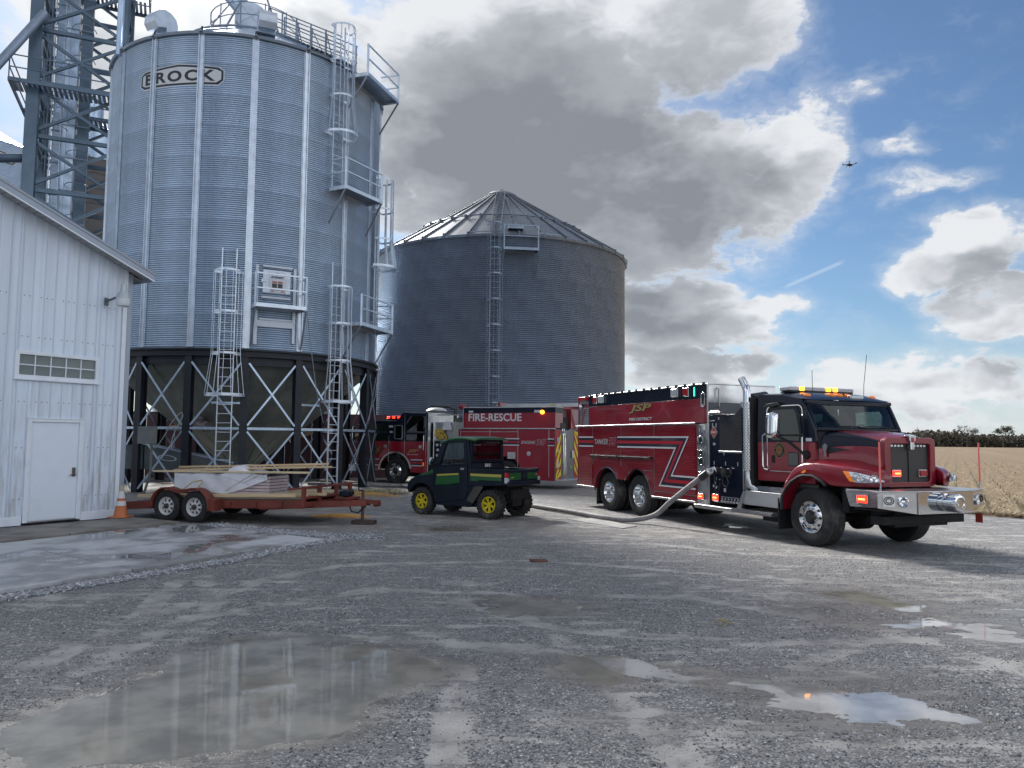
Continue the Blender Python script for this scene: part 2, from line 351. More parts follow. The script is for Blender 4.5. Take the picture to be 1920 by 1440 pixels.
def smooth_path(P, n=10):
    P = [Vector(p_) for p_ in P]; out = []
    for i in range(len(P) - 1):
        p0, p1, p2, p3 = P[max(0, i - 1)], P[i], P[i + 1], P[min(len(P) - 1, i + 2)]
        for k in range(n):
            t_ = k / n; out.append(0.5 * ((2 * p1) + (p2 - p0) * t_ + (2 * p0 - 5 * p1 + 4 * p2 - p3) * t_ ** 2 + (3 * p1 - p0 - 3 * p2 + p3) * t_ ** 3))
    return out + [P[-1]]
# ------------------------------------------------------------------ ground relief (numpy noise)
_perm = rng.permutation(4096)
def vnoise(x, y, seed=0):
    xi = np.floor(x).astype(np.int64); yi = np.floor(y).astype(np.int64); fx = x - xi; fy = y - yi
    u = fx * fx * (3 - 2 * fx); v = fy * fy * (3 - 2 * fy)
    def h(a, b): return _perm[(_perm[(a + seed * 131) & 4095] + b) & 4095] / 4095.0
    return (h(xi, yi) * (1 - u) + h(xi + 1, yi) * u) * (1 - v) + (h(xi, yi + 1) * (1 - u) + h(xi + 1, yi + 1) * u) * v
def fbm(x, y, sc, oct=4, seed=0, g=0.5):
    a = 1.0; t = 0; s = 0
    for k in range(oct):
        t = t + a * vnoise(x / sc * 2 ** k + 17.3 * k, y / sc * 2 ** k - 9.1 * k, seed + k); s += a; a *= g
    return t / s - 0.5
def sstep(x, a, b):
    t = np.clip((x - a) / (b - a), 0, 1); return t * t * (3 - 2 * t)
def poly_sd(px, py, poly):
    d = np.full(px.shape, 1e9); inside = np.zeros(px.shape, bool); n = len(poly)
    for i in range(n):
        ax, ay = poly[i]; bx, by = poly[(i + 1) % n]; ex, ey = bx - ax, by - ay
        t = np.clip(((px - ax) * ex + (py - ay) * ey) / (ex * ex + ey * ey + 1e-12), 0, 1)
        d = np.minimum(d, np.hypot(px - ax - t * ex, py - ay - t * ey))
        c = ((ay > py) != (by > py)) & (px < (bx - ax) * (py - ay) / (by - ay + 1e-12) + ax); inside ^= c
    return np.where(inside, d, -d)
def line_d(px, py, pl):
    d = np.full(px.shape, 1e9)
    for (ax, ay), (bx, by) in zip(pl[:-1], pl[1:]):
        ex, ey = bx - ax, by - ay
        t = np.clip(((px - ax) * ex + (py - ay) * ey) / (ex * ex + ey * ey), 0, 1)
        d = np.minimum(d, np.hypot(px - ax - t * ex, py - ay - t * ey))
    return d
PUDDLES = [
    dict(poly=[(-2.62, 7.36), (-1.99, 7.42), (-1.72, 7.12), (-1.21, 7.0), (-0.81, 6.8), (-0.47, 6.59), (-0.64, 6.15), (-0.86, 5.71), (-0.97, 5.27), (-1.16, 4.86), (-1.5, 4.72), (-2.1, 4.5), (-2.7, 4.45), (-3.15, 4.8), (-3.25, 5.25), (-3.0, 5.75), (-2.79, 6.3), (-2.73, 6.88)], kind='mud'),
    dict(poly=[(0.95, 6.65), (1.3, 6.55), (1.62, 6.42), (2.0, 6.32), (2.3, 6.12), (2.6, 5.98), (2.9, 5.8), (3.05, 5.45), (2.6, 5.35), (2.2, 5.35), (1.9, 5.55), (1.6, 5.95), (1.15, 6.3)], kind='sky'),
    dict(poly=[(0.47, 6.7), (0.96, 6.59), (0.88, 6.13), (0.63, 6.05), (0.37, 6.46)], kind='mud'),
    dict(poly=[(-0.26, 9.23), (0.27, 9.19), (0.92, 8.84), (0.48, 8.42), (0.02, 8.53)], kind='mud'),
    dict(poly=[(3.76, 9.8), (4.35, 9.93), (4.57, 9.28), (5.01, 9.15), (4.63, 8.58), (4.28, 8.7), (4.06, 9.26)], kind='mud'),
    dict(poly=[(4.42, 8.2), (4.95, 8.34), (5.48, 8.36), (5.02, 7.67), (4.6, 7.76)], kind='sky'),
    dict(poly=[(-1.92, 16.76), (-0.9, 16.84), (-0.79, 15.87), (-1.7, 15.8)], kind='mud'),
    dict(poly=[(3.7, 8.35), (4.3, 8.0), (4.9, 7.75), (5.4, 7.35), (4.8, 7.3), (4.1, 7.7), (3.7, 8.1)], kind='sky'),
    dict(poly=[(5.3, 8.9), (6.2, 9.0), (6.4, 8.5), (5.5, 8.4)], kind='sky'),
    dict(poly=[(4.75, 17.76), (5.1, 17.5), (5.05, 17.1), (4.7, 16.9)], kind='sky'),
]
TRACKS = [[(0.47, 7.41), (0.72, 6.06), (0.89, 5.18), (1.05, 4.52), (1.3, 3.6)], [(-0.37, 6.44), (-0.36, 5.34), (-0.34, 4.49), (-0.3, 3.6)],
          [(-0.59, 9.06), (0.49, 7.72), (2.19, 7.28), (4.84, 7.56), (8, 8.0)], [(-3.38, 6.21), (-3.3, 8.02), (-1.69, 9.65), (2.18, 9.33), (3.69, 7.83), (4.2, 6.43), (4.6, 4.5)],
          [(-3.68, 8.25), (-3.13, 10.51), (-2.47, 11.42), (0.35, 12.09), (3.28, 10.83), (6.47, 9.85), (10, 9.5)], [(-2.69, 6.37), (-3.33, 8.8), (-4.11, 10.46)],
          [(-3.83, 6.34), (-3.78, 8.0), (-4.29, 10.06)], [(1.32, 6.21), (0.88, 6.71), (-0.03, 7.02), (-1.79, 7.43)], [(2.41, 6.53), (4.08, 8.07), (6.03, 9.2), (9, 11)],
          [(-8, 20.5), (-1, 17.8), (2.5, 16.4), (8, 14.5)], [(-2, 13.5), (2, 14.6), (4, 13.0), (9, 11.6)]]
PAD = [(-3.35, 14.02), (-6.29, 16.05), (-7.45, 16.33), (-9.9, 12.7), (-9.5, 6.4)]
def relief(x, y):
    near = sstep(-np.hypot(x, y), -60, -25)
    z = (0.020 * fbm(x, y, 1.4, 3, 1) + 0.016 * fbm(x, y, 0.35, 4, 5) + 0.010 * fbm(x, y, 0.09, 3, 9)) * near
    mud = 0.45 * sstep(fbm(x * 0.8, y * 1.5, 1.9, 5, 21, .6), 0.0, 0.2)
    wob = 0.10 * fbm(x, y, 0.6, 4, 40)
    for i, t in enumerate(TRACKS):
        d = line_d(x, y, t) + wob * 1.4
        for off, wd in ((0.0, 0.17),):
            k = sstep(-np.abs(d - off), -wd, -wd * 0.45) * (0.25 + 1.25 * np.clip(fbm(x, y, .6, 4, 60 + i) + .38, 0, 1))
            mud = np.maximum(mud, np.clip(k, 0, 1)); z = z - 0.010 * k
            # tread imprint
            z = z + 0.004 * k * np.sign(np.sin(y * 46 + x * 31)) * sstep(fbm(x, y, 1.1, 2, 80 + i), -.05, .1)
    wet = np.zeros_like(x); water = np.full_like(x, -1.0)
    for i, p in enumerate(PUDDLES):
        sd = poly_sd(x, y, p['poly']) + (0.42 * fbm(x, y, 0.5, 5, 100 + i, .62) if p['kind'] == 'mud' else 1.05 * fbm(x * .6 + y * .35, y * 1.5, 0.42, 5, 100 + i, .66) - .03)
        f = sstep(sd, -0.40, 0.0)
        z = z * (1 - 0.55 * f) - 0.012 * f - 0.045 * sstep(sd, -0.02, 0.55)
        wet = np.maximum(wet, sstep(sd, -0.38, 0.02)); mud = np.maximum(mud, 0.85 * sstep(sd, -0.28, 0.02)); water = np.maximum(water, sd)
    for (cx, cy, rx, ry, a) in ((4.3, 8.4, 2.6, 1.7, .85), (2.5, 5.7, 1.9, 1.1, .8), (5.5, 10.0, 3.0, 1.2, .6), (0.6, 6.3, 1.3, .9, .5), (.4, 8.9, 1.6, .8, .5)):
        e_ = 1 - np.hypot((x - cx) / rx, (y - cy) / ry) + 1.1 * fbm(x, y * 2.2, .55, 5, 700, .65); wet = np.maximum(wet, a * sstep(e_, 0.15, 0.65))
    pad = poly_sd(x, y, PAD); z = np.where(pad > 0.08, -0.03, z)
    # bare earth and spilled straw beside the bins and under the vehicles
    soil = sstep(fbm(x, y, 3.0, 4, 150), -0.02, 0.16) * sstep(y, 14.5, 18.5) * sstep(-np.abs(x + 1), -11, -6)
    return z, mud, wet, soil, water

def spaced(lo, fa, fb, hi, step, grow, lim):
    a = [fa]; s = step
    while a[-1] > lo: s = min(s * grow, lim); a.append(a[-1] - s)
    b = [fb]; s = step
    while b[-1] < hi: s = min(s * grow, lim); b.append(b[-1] + s)
    return np.array(a[:0:-1] + list(np.arange(fa, fb, step)) + b)
xs = spaced(-2600, -5.6, 6.4, 2600, 0.034, 1.045, 300); ys = spaced(-120, 3.9, 11.0, 3200, 0.028, 1.028, 300)
XX, YY = np.meshgrid(xs, ys); ZZ, MUD, WET, SOIL, WATER = relief(XX, YY)
ny, nx = XX.shape
def grid_mesh(name, X_, Y_, Z_):
    n = X_.size; h, wd = X_.shape; me = bpy.data.meshes.new(name); me.vertices.add(n)
    me.vertices.foreach_set('co', np.stack([X_, Y_, Z_], -1).astype(np.float32).ravel())
    i = np.arange(h * wd).reshape(h, wd); q = np.stack([i[:-1, :-1], i[:-1, 1:], i[1:, 1:], i[1:, :-1]], -1).reshape(-1, 4)
    me.loops.add(q.size); me.loops.foreach_set('vertex_index', q.ravel().astype(np.int32))
    me.polygons.add(len(q)); me.polygons.foreach_set('loop_start', np.arange(0, q.size, 4, dtype=np.int32))
    me.polygons.foreach_set('use_smooth', np.ones(len(q), bool)); me.update(calc_edges=True); me.validate(); return me
gme = grid_mesh('ground', XX, YY, ZZ)
for nm, arr in (('mud', MUD), ('wet', WET), ('soil', SOIL)):
    at = gme.attributes.new(nm, 'FLOAT', 'POINT'); at.data.foreach_set('value', arr.astype(np.float32).ravel())
gm = bpy.data.materials.new('gravel_yard'); gm.use_nodes = True; t = NT(gm.node_tree)
co = t.n('ShaderNodeTexCoord').outputs['Object']
def attr(t, n): return t.n('ShaderNodeAttribute', attribute_name=n).outputs['Fac']
mud, wet, soil = attr(t, 'mud'), attr(t, 'wet'), attr(t, 'soil')
v1 = t.n('ShaderNodeTexVoronoi', {'Vector': co, 'Scale': 62.0}); v2 = t.n('ShaderNodeTexVoronoi', {'Vector': co, 'Scale': 27.0})
s1 = t.n('ShaderNodeSeparateColor', {0: v1.outputs['Color']}).outputs[0]; s2 = t.n('ShaderNodeSeparateColor', {0: v2.outputs['Color']}).outputs[0]
pick = t.ss(t.noise(co, 6.0, 4), 0.45, 0.6)
sv = t.m('ADD', t.m('MULTIPLY', s1, t.m('SUBTRACT', 1.0, pick)), t.m('MULTIPLY', s2, pick))
rk = t.n('ShaderNodeValToRGB', {0: sv}); rk.color_ramp.elements[0].color = (0.105, 0.108, 0.117, 1); rk.color_ramp.elements[1].color = (0.62, 0.625, 0.64, 1)
e = rk.color_ramp.elements.new(0.55); e.color = (0.24, 0.243, 0.255, 1); e = rk.color_ramp.elements.new(0.86); e.color = (0.33, 0.33, 0.335, 1)
gap = t.ss(v1.outputs['Distance'], 0.35, 0.75, 1.0, 0.55)
gcol = t.mix(1.0, rk.outputs[0], t.n('ShaderNodeCombineXYZ', {0: gap, 1: gap, 2: gap}).outputs[0], 'MULTIPLY')
fine = t.noise(co, 140.0, 3, 0.6); big = t.noise(co, 0.55, 6, 0.6); mid = t.noise(co, 2.6, 6, 0.65)
mcol = t.mix(t.ss(mid, 0.3, 0.7), (0.26, 0.253, 0.248), (0.44, 0.432, 0.425))
mcol = t.mix(t.m('MULTIPLY', t.ss(fine, 0.35, 0.75), 0.45), mcol, (0.16, 0.16, 0.168))
str1 = t.noise(t.vm('MULTIPLY', co, (0.55, 3.6, 1.0)), 1.5, 7, 0.68); grain = t.noise(co, 34.0, 4, 0.7)
mraw = t.m('ADD', t.m('MULTIPLY', mud, 0.62), t.m('ADD', t.ss(mid, 0.40, 0.66, 0.0, 0.34), t.ss(str1, 0.46, 0.64, 0.0, 0.52)))
mraw = t.m('ADD', mraw, t.m('MULTIPLY', t.m('SUBTRACT', grain, 0.5), 1.15))
mm = t.ss(mraw, 0.36, 0.66)
c = t.mix(mm, gcol, mcol)
c = t.mix(t.ss(big, 0.35, 0.65, 0.0, 0.40), c, (0.19, 0.188, 0.19))
c = t.mix(t.m('MULTIPLY', soil, 0.75), c, t.mix(t.ss(mid, 0.3, 0.7), (0.19, 0.168, 0.145), (0.33, 0.30, 0.26)))
wetk = t.m('MULTIPLY', wet, t.ss(mid, 0.25, 0.6, 0.55, 0.9))
c = t.mix(wetk, c, t.mix(1.0, c, (0.52, 0.50, 0.47), 'MULTIPLY'))
damp = t.ss(t.noise(co, 0.9, 7, 0.65), 0.50, 0.66)
bh = t.m('ADD', t.m('MULTIPLY', t.m('SUBTRACT', 1.0, v1.outputs['Distance']), t.m('SUBTRACT', 1.0, t.m('MULTIPLY', mm, 0.75))), t.m('MULTIPLY', t.noise(co, 30.0, 6, 0.7), 0.8))
bp = t.n('ShaderNodeBump', {'Strength': 0.9, 'Distance': 0.014, 'Height': bh})
rg = t.m('SUBTRACT', 0.80, t.m('ADD', t.m('MULTIPLY', wetk, 0.60), t.m('MULTIPLY', damp, 0.24)), clamp=True)
c = t.mix(1.0, c, (1.12, 1.105, 1.08), 'MULTIPLY')
p = t.n('ShaderNodeBsdfPrincipled', {'Base Color': c, 'Roughness': rg, 'Normal': bp.outputs[0], 'IOR': 1.5})
t.n('ShaderNodeOutputMaterial', {0: p.outputs[0]})
gme.materials.append(gm); ground = bpy.data.objects.new('ground', gme); COL.objects.link(ground); tag(ground, 'wet grey gravel yard with muddy wheel tracks', kind='structure')

# ------------------------------------------------------------------ puddle water
def water_mat(name, col, ior):
    m = bpy.data.materials.new(name); m.use_nodes = True; t = NT(m.node_tree); co = t.n('ShaderNodeTexCoord').outputs['Object']
    b = t.n('ShaderNodeBump', {'Strength': 0.05, 'Distance': 0.01, 'Height': t.noise(t.vm('MULTIPLY', co, (1, .6, 1)), 9.0, 3)})
    cc = t.mix(t.ss(t.noise(co, 2.2, 6, .6), .35, .65), tuple(k * .75 for k in col), tuple(k * 1.25 for k in col))
    p = t.n('ShaderNodeBsdfPrincipled', {'Base Color': cc, 'Roughness': 0.025, 'IOR': ior, 'Normal': b.outputs[0]})
    t.n('ShaderNodeOutputMaterial', {0: p.outputs[0]}); return m
wm = {'mud': water_mat('muddy_water', (0.26, 0.245, 0.21), 1.5), 'sky': water_mat('clear_puddle_water', (0.33, 0.32, 0.31), 1.9)}
for i_, p_ in enumerate(PUDDLES):
    c = np.array(p_['poly']).mean(0); pts = [tuple(c + (np.array(q) - c) * 1.0 + (np.array(q) - c) / (np.linalg.norm(np.array(q) - c) + 1e-9) * 0.34) for q in p_['poly']]
    me = bpy.data.meshes.new('puddle'); n = len(pts); me.from_pydata([(q[0], q[1], -0.0130 - 0.0009 * i_) for q in pts], [], [tuple(range(n))]); me.materials.append(wm[p_['kind']])
    o = bpy.data.objects.new('puddle', me); COL.objects.link(o); tag(o, kind='structure')

# ------------------------------------------------------------------ loose stones (geometry)
def ico():
    ph = (1 + 5 ** .5) / 2
    v = np.array([(-1, ph, 0), (1, ph, 0), (-1, -ph, 0), (1, -ph, 0), (0, -1, ph), (0, 1, ph), (0, -1, -ph), (0, 1, -ph), (ph, 0, -1), (ph, 0, 1), (-ph, 0, -1), (-ph, 0, 1)], float)
    f = np.array([(0, 11, 5), (0, 5, 1), (0, 1, 7), (0, 7, 10), (0, 10, 11), (1, 5, 9), (5, 11, 4), (11, 10, 2), (10, 7, 6), (7, 1, 8), (3, 9, 4), (3, 4, 2), (3, 2, 6), (3, 6, 8), (3, 8, 9), (4, 9, 5), (2, 4, 11), (6, 2, 10), (8, 6, 7), (9, 8, 1)])
    return v / np.linalg.norm(v[0]), f
ICV, ICF = ico()
def stones(name, px, py, pz, rad, mtl, label, cat='gravel', flat=0.62):
    n = len(px); V = ICV[None] * (1 + 0.35 * (rng.random((n, 12, 1)) - .5) * 2)
    V = V * np.stack([np.ones(n), 0.65 + .35 * rng.random(n), flat * (0.75 + .5 * rng.random(n))], -1)[:, None, :]
    a = rng.random(n) * 2 * PI; b = (rng.random(n) - .5) * 1.2; ca, sa, cb, sb = np.cos(a), np.sin(a), np.cos(b), np.sin(b)
    x = V[..., 0]; y = V[..., 1] * cb[:, None] - V[..., 2] * sb[:, None]; z = V[..., 1] * sb[:, None] + V[..., 2] * cb[:, None]
    V = np.stack([x * ca[:, None] - y * sa[:, None], x * sa[:, None] + y * ca[:, None], z], -1) * rad[:, None, None] + np.stack([px, py, pz], -1)[:, None, :]
    F = (ICF[None] + (np.arange(n) * 12)[:, None, None]).reshape(-1, 3)
    me = bpy.data.meshes.new(name); me.vertices.add(n * 12); me.vertices.foreach_set('co', V.astype(np.float32).ravel())
    me.loops.add(F.size); me.loops.foreach_set('vertex_index', F.ravel().astype(np.int32)); me.polygons.add(len(F)); me.polygons.foreach_set('loop_start', np.arange(0, F.size, 3, dtype=np.int32))
    me.update(calc_edges=True); me.materials.append(mtl); o = bpy.data.objects.new(name, me); COL.objects.link(o); return tag(o, label, None, None, 'stuff')
def stone_mat(name, cols, rough=0.8):
    m = bpy.data.materials.new(name); m.use_nodes = True; t = NT(m.node_tree); g = t.n('ShaderNodeNewGeometry').outputs['Random Per Island']
    rp = t.n('ShaderNodeValToRGB', {0: g}); el_ = rp.color_ramp.elements
    el_[0].color = (*cols[0], 1); el_[1].color = (*cols[-1], 1)
    for k in range(1, len(cols) - 1): q = el_.new(k / (len(cols) - 1)); q.color = (*cols[k], 1)
    p = t.n('ShaderNodeBsdfPrincipled', {'Base Color': rp.outputs[0], 'Roughness': rough}); t.n('ShaderNodeOutputMaterial', {0: p.outputs[0]}); return m
NS = 150000
yy = 4.0 + 10.5 * rng.random(NS) ** 1.5; xx = (rng.random(NS) * 2 - 1) * (0.70 * yy + .3)
zz, mu, we, so, wa = relief(xx, yy)
keep = (rng.random(NS) < np.clip(0.80 - 0.9 * mu, 0.05, 1) * sstep(fbm(xx, yy, 0.9, 4, 300, .6), -0.22, 0.10)) & (wa < 0.06 * rng.random(NS) ** 2 - .012) & (poly_sd(xx, yy, PAD) < -0.05)
xx, yy, zz = xx[keep][:62000], yy[keep][:62000], zz[keep][:62000]
rad = 0.0040 + 0.0072 * rng.random(len(xx)) ** 2.2 + 0.006 * (rng.random(len(xx)) < .04)
gmat = stone_mat('gravel_stones', [(0.08, 0.083, 0.09), (0.15, 0.153, 0.165), (0.21, 0.215, 0.225), (0.27, 0.272, 0.28), (0.37, 0.37, 0.375), (0.60, 0.60, 0.61)])
stones('gravel', xx, yy, zz + rad * 0.15, rad, gmat, 'loose dark grey stones scattered over the yard in the foreground')
# pale crushed stone along the edges of the concrete pad
def along(pl, n, wd):
    P = np.array(pl, float); L = np.r_[0, np.cumsum(np.linalg.norm(np.diff(P, axis=0), axis=1))]; s = rng.random(n) * L[-1]
    return np.interp(s, L, P[:, 0]) + rng.normal(0, wd, n), np.interp(s, L, P[:, 1]) + rng.normal(0, wd, n)
ax_, ay_ = [], []
for pl, n, wd in (([(-3.2, 14.25), (-3.45, 13.75), (-4.25, 11.62), (-5.05, 10.1), (-5.75, 8.85), (-6.6, 7.4)], 9500, 0.085), ([(-3.2, 14.35), (-3.4, 14.75), (-4.7, 15.35), (-6.3, 16.5)], 4600, 0.13), ([(-2.95, 14.9), (-2.65, 14.5)], 900, .16)):
    a_, b_ = along(pl, n, wd); ax_.append(a_); ay_.append(b_)
ax_ = np.concatenate(ax_); ay_ = np.concatenate(ay_); k = poly_sd(ax_, ay_, PAD) < -0.03; ax_, ay_ = ax_[k], ay_[k]
zz = relief(ax_, ay_)[0]; rad = 0.009 + 0.016 * rng.random(len(ax_)) ** 1.8
stones('crushed_stone', ax_, ay_, zz + rad * (0.2 + 0.9 * rng.random(len(ax_))), rad, stone_mat('pale_crushed_stone', [(0.16, 0.165, 0.18), (0.26, 0.27, 0.29), (0.36, 0.375, 0.40), (0.52, 0.54, 0.57)], 0.7), 'pale crushed stone heaped along the edge of the concrete pad')
# spilled corn
def corn(name, cx, cy, rx, ry, hgt, n, label):
    a = rng.random(n) * 2 * PI; r_ = np.sqrt(rng.random(n)) * (1 + .15 * rng.normal(size=n)); x = cx + np.cos(a) * r_ * rx; y = cy + np.sin(a) * r_ * ry
    z = relief(x, y)[0] + hgt * np.clip(1 - r_ ** 2, 0, 1) + 0.004
    stones(name, x, y, z, 0.007 + 0.006 * rng.random(n), stone_mat('corn_kernels_' + name, [(0.55, 0.26, 0.05), (0.66, 0.36, 0.10), (0.70, 0.46, 0.2)], 0.6), label, flat=0.7)
corn('corn_spill', -4.05, 18.5, 0.62, 0.38, 0.05, 5200, 'orange heap of spilled corn under the trailer tongue')
corn('corn_heap', -4.75, 25.2, 1.1, 0.7, 0.10, 2600, 'orange spilled corn by the foot of the hopper bin')
sx_ = rng.normal(0, 1, 900) * .5 - 4.6; sy_ = rng.normal(0, 1, 900) * .45 + 26.3
stones('straw_litter', sx_, sy_, relief(sx_, sy_)[0] + .03 + .08 * rng.random(900), 0.03 + .03 * rng.random(900), stone_mat('straw_bits', [(0.34, 0.28, 0.15), (0.45, 0.40, 0.25), (0.30, 0.30, 0.16)], .9), 'heap of straw and chaff at the foot of the hopper bin', flat=0.12)

# ------------------------------------------------------------------ field, stubble and lane
FE = [(9.2, 26.6), (11.44, 21.45), (12.5, 19.8), (13.6, 17.8), (16.0, 13.0)]
fm = bpy.data.materials.new('corn_stubble_soil'); fm.use_nodes = True; t = NT(fm.node_tree); co = t.n('ShaderNodeTexCoord').outputs['Object']
ra = R(29.9); rowdir = (cos(ra), -sin(ra), 0.0)
u_ = t.vm('DOT_PRODUCT', co, rowdir); al_ = t.vm('DOT_PRODUCT', co, (sin(ra), cos(ra), 0.0))
uv = t.n('ShaderNodeCombineXYZ', {0: t.m('MULTIPLY', u_, 1.0), 1: t.m('MULTIPLY', al_, 0.16)}).outputs[0]
row = t.m('SINE', t.m('ADD', t.m('MULTIPLY', u_, 2 * PI / 0.76), t.m('MULTIPLY', t.noise(uv, 2.0, 3), 3.0)))
row2 = t.noise(t.n('ShaderNodeCombineXYZ', {0: t.m('MULTIPLY', u_, 0.16), 1: t.m('MULTIPLY', al_, 0.004)}).outputs[0], 1.0, 3)
lit_ = t.noise(t.vm('MULTIPLY', uv, (1.0, 2.2, 1)), 7.0, 8, 0.72)
c = t.mix(t.ss(lit_, 0.36, 0.62), (0.105, 0.072, 0.042), (0.26, 0.178, 0.098))
c = t.mix(t.m('MULTIPLY', t.ss(row, -0.2, 0.9), 0.60), c, (0.15, 0.11, 0.072))
c = t.mix(t.ss(row2, 0.42, 0.62, 0, 0.45), c, (0.245, 0.18, 0.108))
bp = t.n('ShaderNodeBump', {'Strength': 0.8, 'Distance': 0.06, 'Height': lit_})
p = t.n('ShaderNodeBsdfPrincipled', {'Base Color': c, 'Roughness': 0.95, 'Normal': bp.outputs[0]}); t.n('ShaderNodeOutputMaterial', {0: p.outputs[0]})
fxs = spaced(8, 8.2, 40, 2400, 0.35, 1.06, 200); fys = spaced(6, 12, 44, 2600, 0.35, 1.06, 200)
FX, FY = np.meshgrid(fxs, fys)
def field_edge_x(y): return np.interp(-y, [-2000, -60, -26.6, -21.45, -19.8, -17.8, -13.0, -6], [-700, -6.0, 9.2, 11.44, 12.5, 13.6, 16.0, 20.0])
ed = FX - field_edge_x(FY); ed = ed + 1.2 * fbm(FX, FY, 1.5, 4, 400)
un = FX * cos(ra) - FY * sin(ra)
FZ = np.where(ed > 0, 0.02 + 0.06 * sstep(ed, 0, 1.0) + sstep(-np.hypot(FX, FY), -160, -50) * (0.05 * fbm(FX, FY, .7, 3, 410) + 0.035 * np.sin(un * 2 * PI / .76)), -0.15)
fo = bpy.data.objects.new('field', grid_mesh('field', FX, FY, FZ)); fo.data.materials.append(fm); COL.objects.link(fo); tag(fo, 'harvested corn field with rows of tan stubble', kind='structure')
# the land left of the field edge behind the bins stays yard; stubble pieces lie on the near field
n = 44000; sy_ = 14 + 60 * rng.random(n) ** 1.7; sx_ = field_edge_x(sy_) + 0.1 + (0.78 * sy_ - field_edge_x(sy_)).clip(1) * rng.random(n)
rowp = sx_ * cos(ra) - sy_ * sin(ra); snap = np.round(rowp / .76) * .76; k = rng.random(n) < .10; dlt = np.where(k, snap - rowp, 0); sx_ = sx_ + dlt * cos(ra); sy_ = sy_ - dlt * sin(ra)
L_ = 0.06 + 0.16 * rng.random(n) + .08 * (~k); wd = 0.006 + 0.010 * rng.random(n); a = rng.random(n) * PI; tilt = np.where(k, 0.7 + .6 * rng.random(n), rng.random(n) * .35)
dx, dy, dz = np.cos(a) * np.cos(tilt), np.sin(a) * np.cos(tilt), np.sin(tilt); qx, qy = -np.sin(a), np.cos(a)
b0 = np.stack([sx_, sy_, np.full(n, .05) + .05 * rng.random(n)], -1); D_ = np.stack([dx, dy, dz], -1) * L_[:, None]; Q_ = np.stack([qx, qy, np.zeros(n)], -1) * wd[:, None]
V = np.stack([b0 - Q_, b0 + Q_, b0 + Q_ + D_, b0 - Q_ + D_], 1).reshape(-1, 3)
me = bpy.data.meshes.new('corn_stubble'); me.from_pydata(V.tolist(), [], np.arange(4 * n).reshape(-1, 4).tolist())
me.materials.append(stone_mat('corn_straw', [(0.16, 0.12, 0.07), (0.27, 0.21, 0.12), (0.35, 0.285, 0.175), (0.44, 0.37, 0.24)], .9))
o = bpy.data.objects.new('corn_stubble', me); COL.objects.link(o); tag(o, 'cut corn stalks and husks lying in rows over the field', kind='stuff')

# ------------------------------------------------------------------ concrete pad in slabs
cm = bpy.data.materials.new('damp_concrete'); cm.use_nodes = True; t = NT(cm.node_tree); co = t.n('ShaderNodeTexCoord').outputs['Object']
a1 = t.noise(t.vm('MULTIPLY', co, (1, .8, 1)), 0.42, 5, 0.55); f1 = t.noise(co, 5.0, 6, .6); f2 = t.noise(co, 90.0, 3)
wetm = t.ss(t.m('ADD', a1, t.m('MULTIPLY', t.m('SUBTRACT', f1, .5), .06)), 0.44, 0.50)
pool = t.ss(t.m('ADD', a1, t.m('MULTIPLY', t.m('SUBTRACT', f1, .5), .03)), 0.50, 0.53)
c = t.mix(t.ss(f1, .3, .7), (0.44, 0.455, 0.475), (0.54, 0.555, 0.575)); c = t.mix(t.ss(f2, .4, .7, 0, .25), c, (0.45, 0.46, 0.47))
c = t.mix(wetm, c, (0.26, 0.265, 0.27)); c = t.mix(t.ss(t.noise(co, 1.7, 5), .55, .72, 0, .3), c, (0.25, 0.225, 0.19))
rg = t.m('SUBTRACT', t.m('SUBTRACT', 0.8, t.m('MULTIPLY', wetm, 0.35)), t.m('MULTIPLY', pool, 0.42))
bp = t.n('ShaderNodeBump', {'Strength': t.m('SUBTRACT', 0.25, t.m('MULTIPLY', pool, .245)), 'Distance': 0.004, 'Height': f2})
p = t.n('ShaderNodeBsdfPrincipled', {'Base Color': c, 'Roughness': rg, 'Normal': bp.outputs[0], 'IOR': 1.5}); t.n('ShaderNodeOutputMaterial', {0: p.outputs[0]})
pad = bpy.data.objects.new('concrete_pad', None); COL.objects.link(pad); tag(pad, 'pale concrete pad with damp patches before the white building', kind='structure')
def quad_piece(name, q, z0, z1, m, parent, gap=0.012):
    c = np.array(q).mean(0); q = [tuple(np.array(v) + (c - np.array(v)) / np.linalg.norm(c - np.array(v)) * gap) for v in q]
    return MB().prism(q, z0, z1, 'xy').build(name, m, parent, bevel=0.012)
def bil(a, b, c_, d, u, v):
    a, b, c_, d = map(np.array, (a, b, c_, d)); return tuple((a * (1 - u) + b * u) * (1 - v) + (d * (1 - u) + c_ * u) * v)
A_, B_, C_, D_ = (-6.95, 7.35), (-3.35, 14.02), (-6.9, 16.35), (-10.2, 9.9)
for i in range(4):
    for j in range(2):
        q = [bil(A_, B_, C_, D_, u, v) for (u, v) in ((i / 4, j / 2), ((i + 1) / 4, j / 2), ((i + 1) / 4, (j + 1) / 2), (i / 4, (j + 1) / 2))]
        quad_piece('concrete_slab', q, -0.06, 0.05 - 0.002 * ((i + j) % 2), cm, pad)
sill = mat('stained_concrete', (0.22, 0.205, 0.185), 0.8, 0, var=0.3, vscale=1.5, bump=.3, bscale=50, dirt=(0.11, 0.10, 0.085), dscale=1.4, damt=.7)
for k in range(3):
    a = np.array((-10.25, 9.98)); b = np.array((-6.95, 16.42)); nrm = np.array((-0.86, 0.51))
    p0 = a + (b - a) * k / 3; p1 = a + (b - a) * (k + 1) / 3
    quad_piece('concrete_strip', [tuple(p0 + nrm * .03), tuple(p1 + nrm * .03), tuple(p1 + nrm * 1.75), tuple(p0 + nrm * 1.75)], -0.06, 0.075, sill, pad)

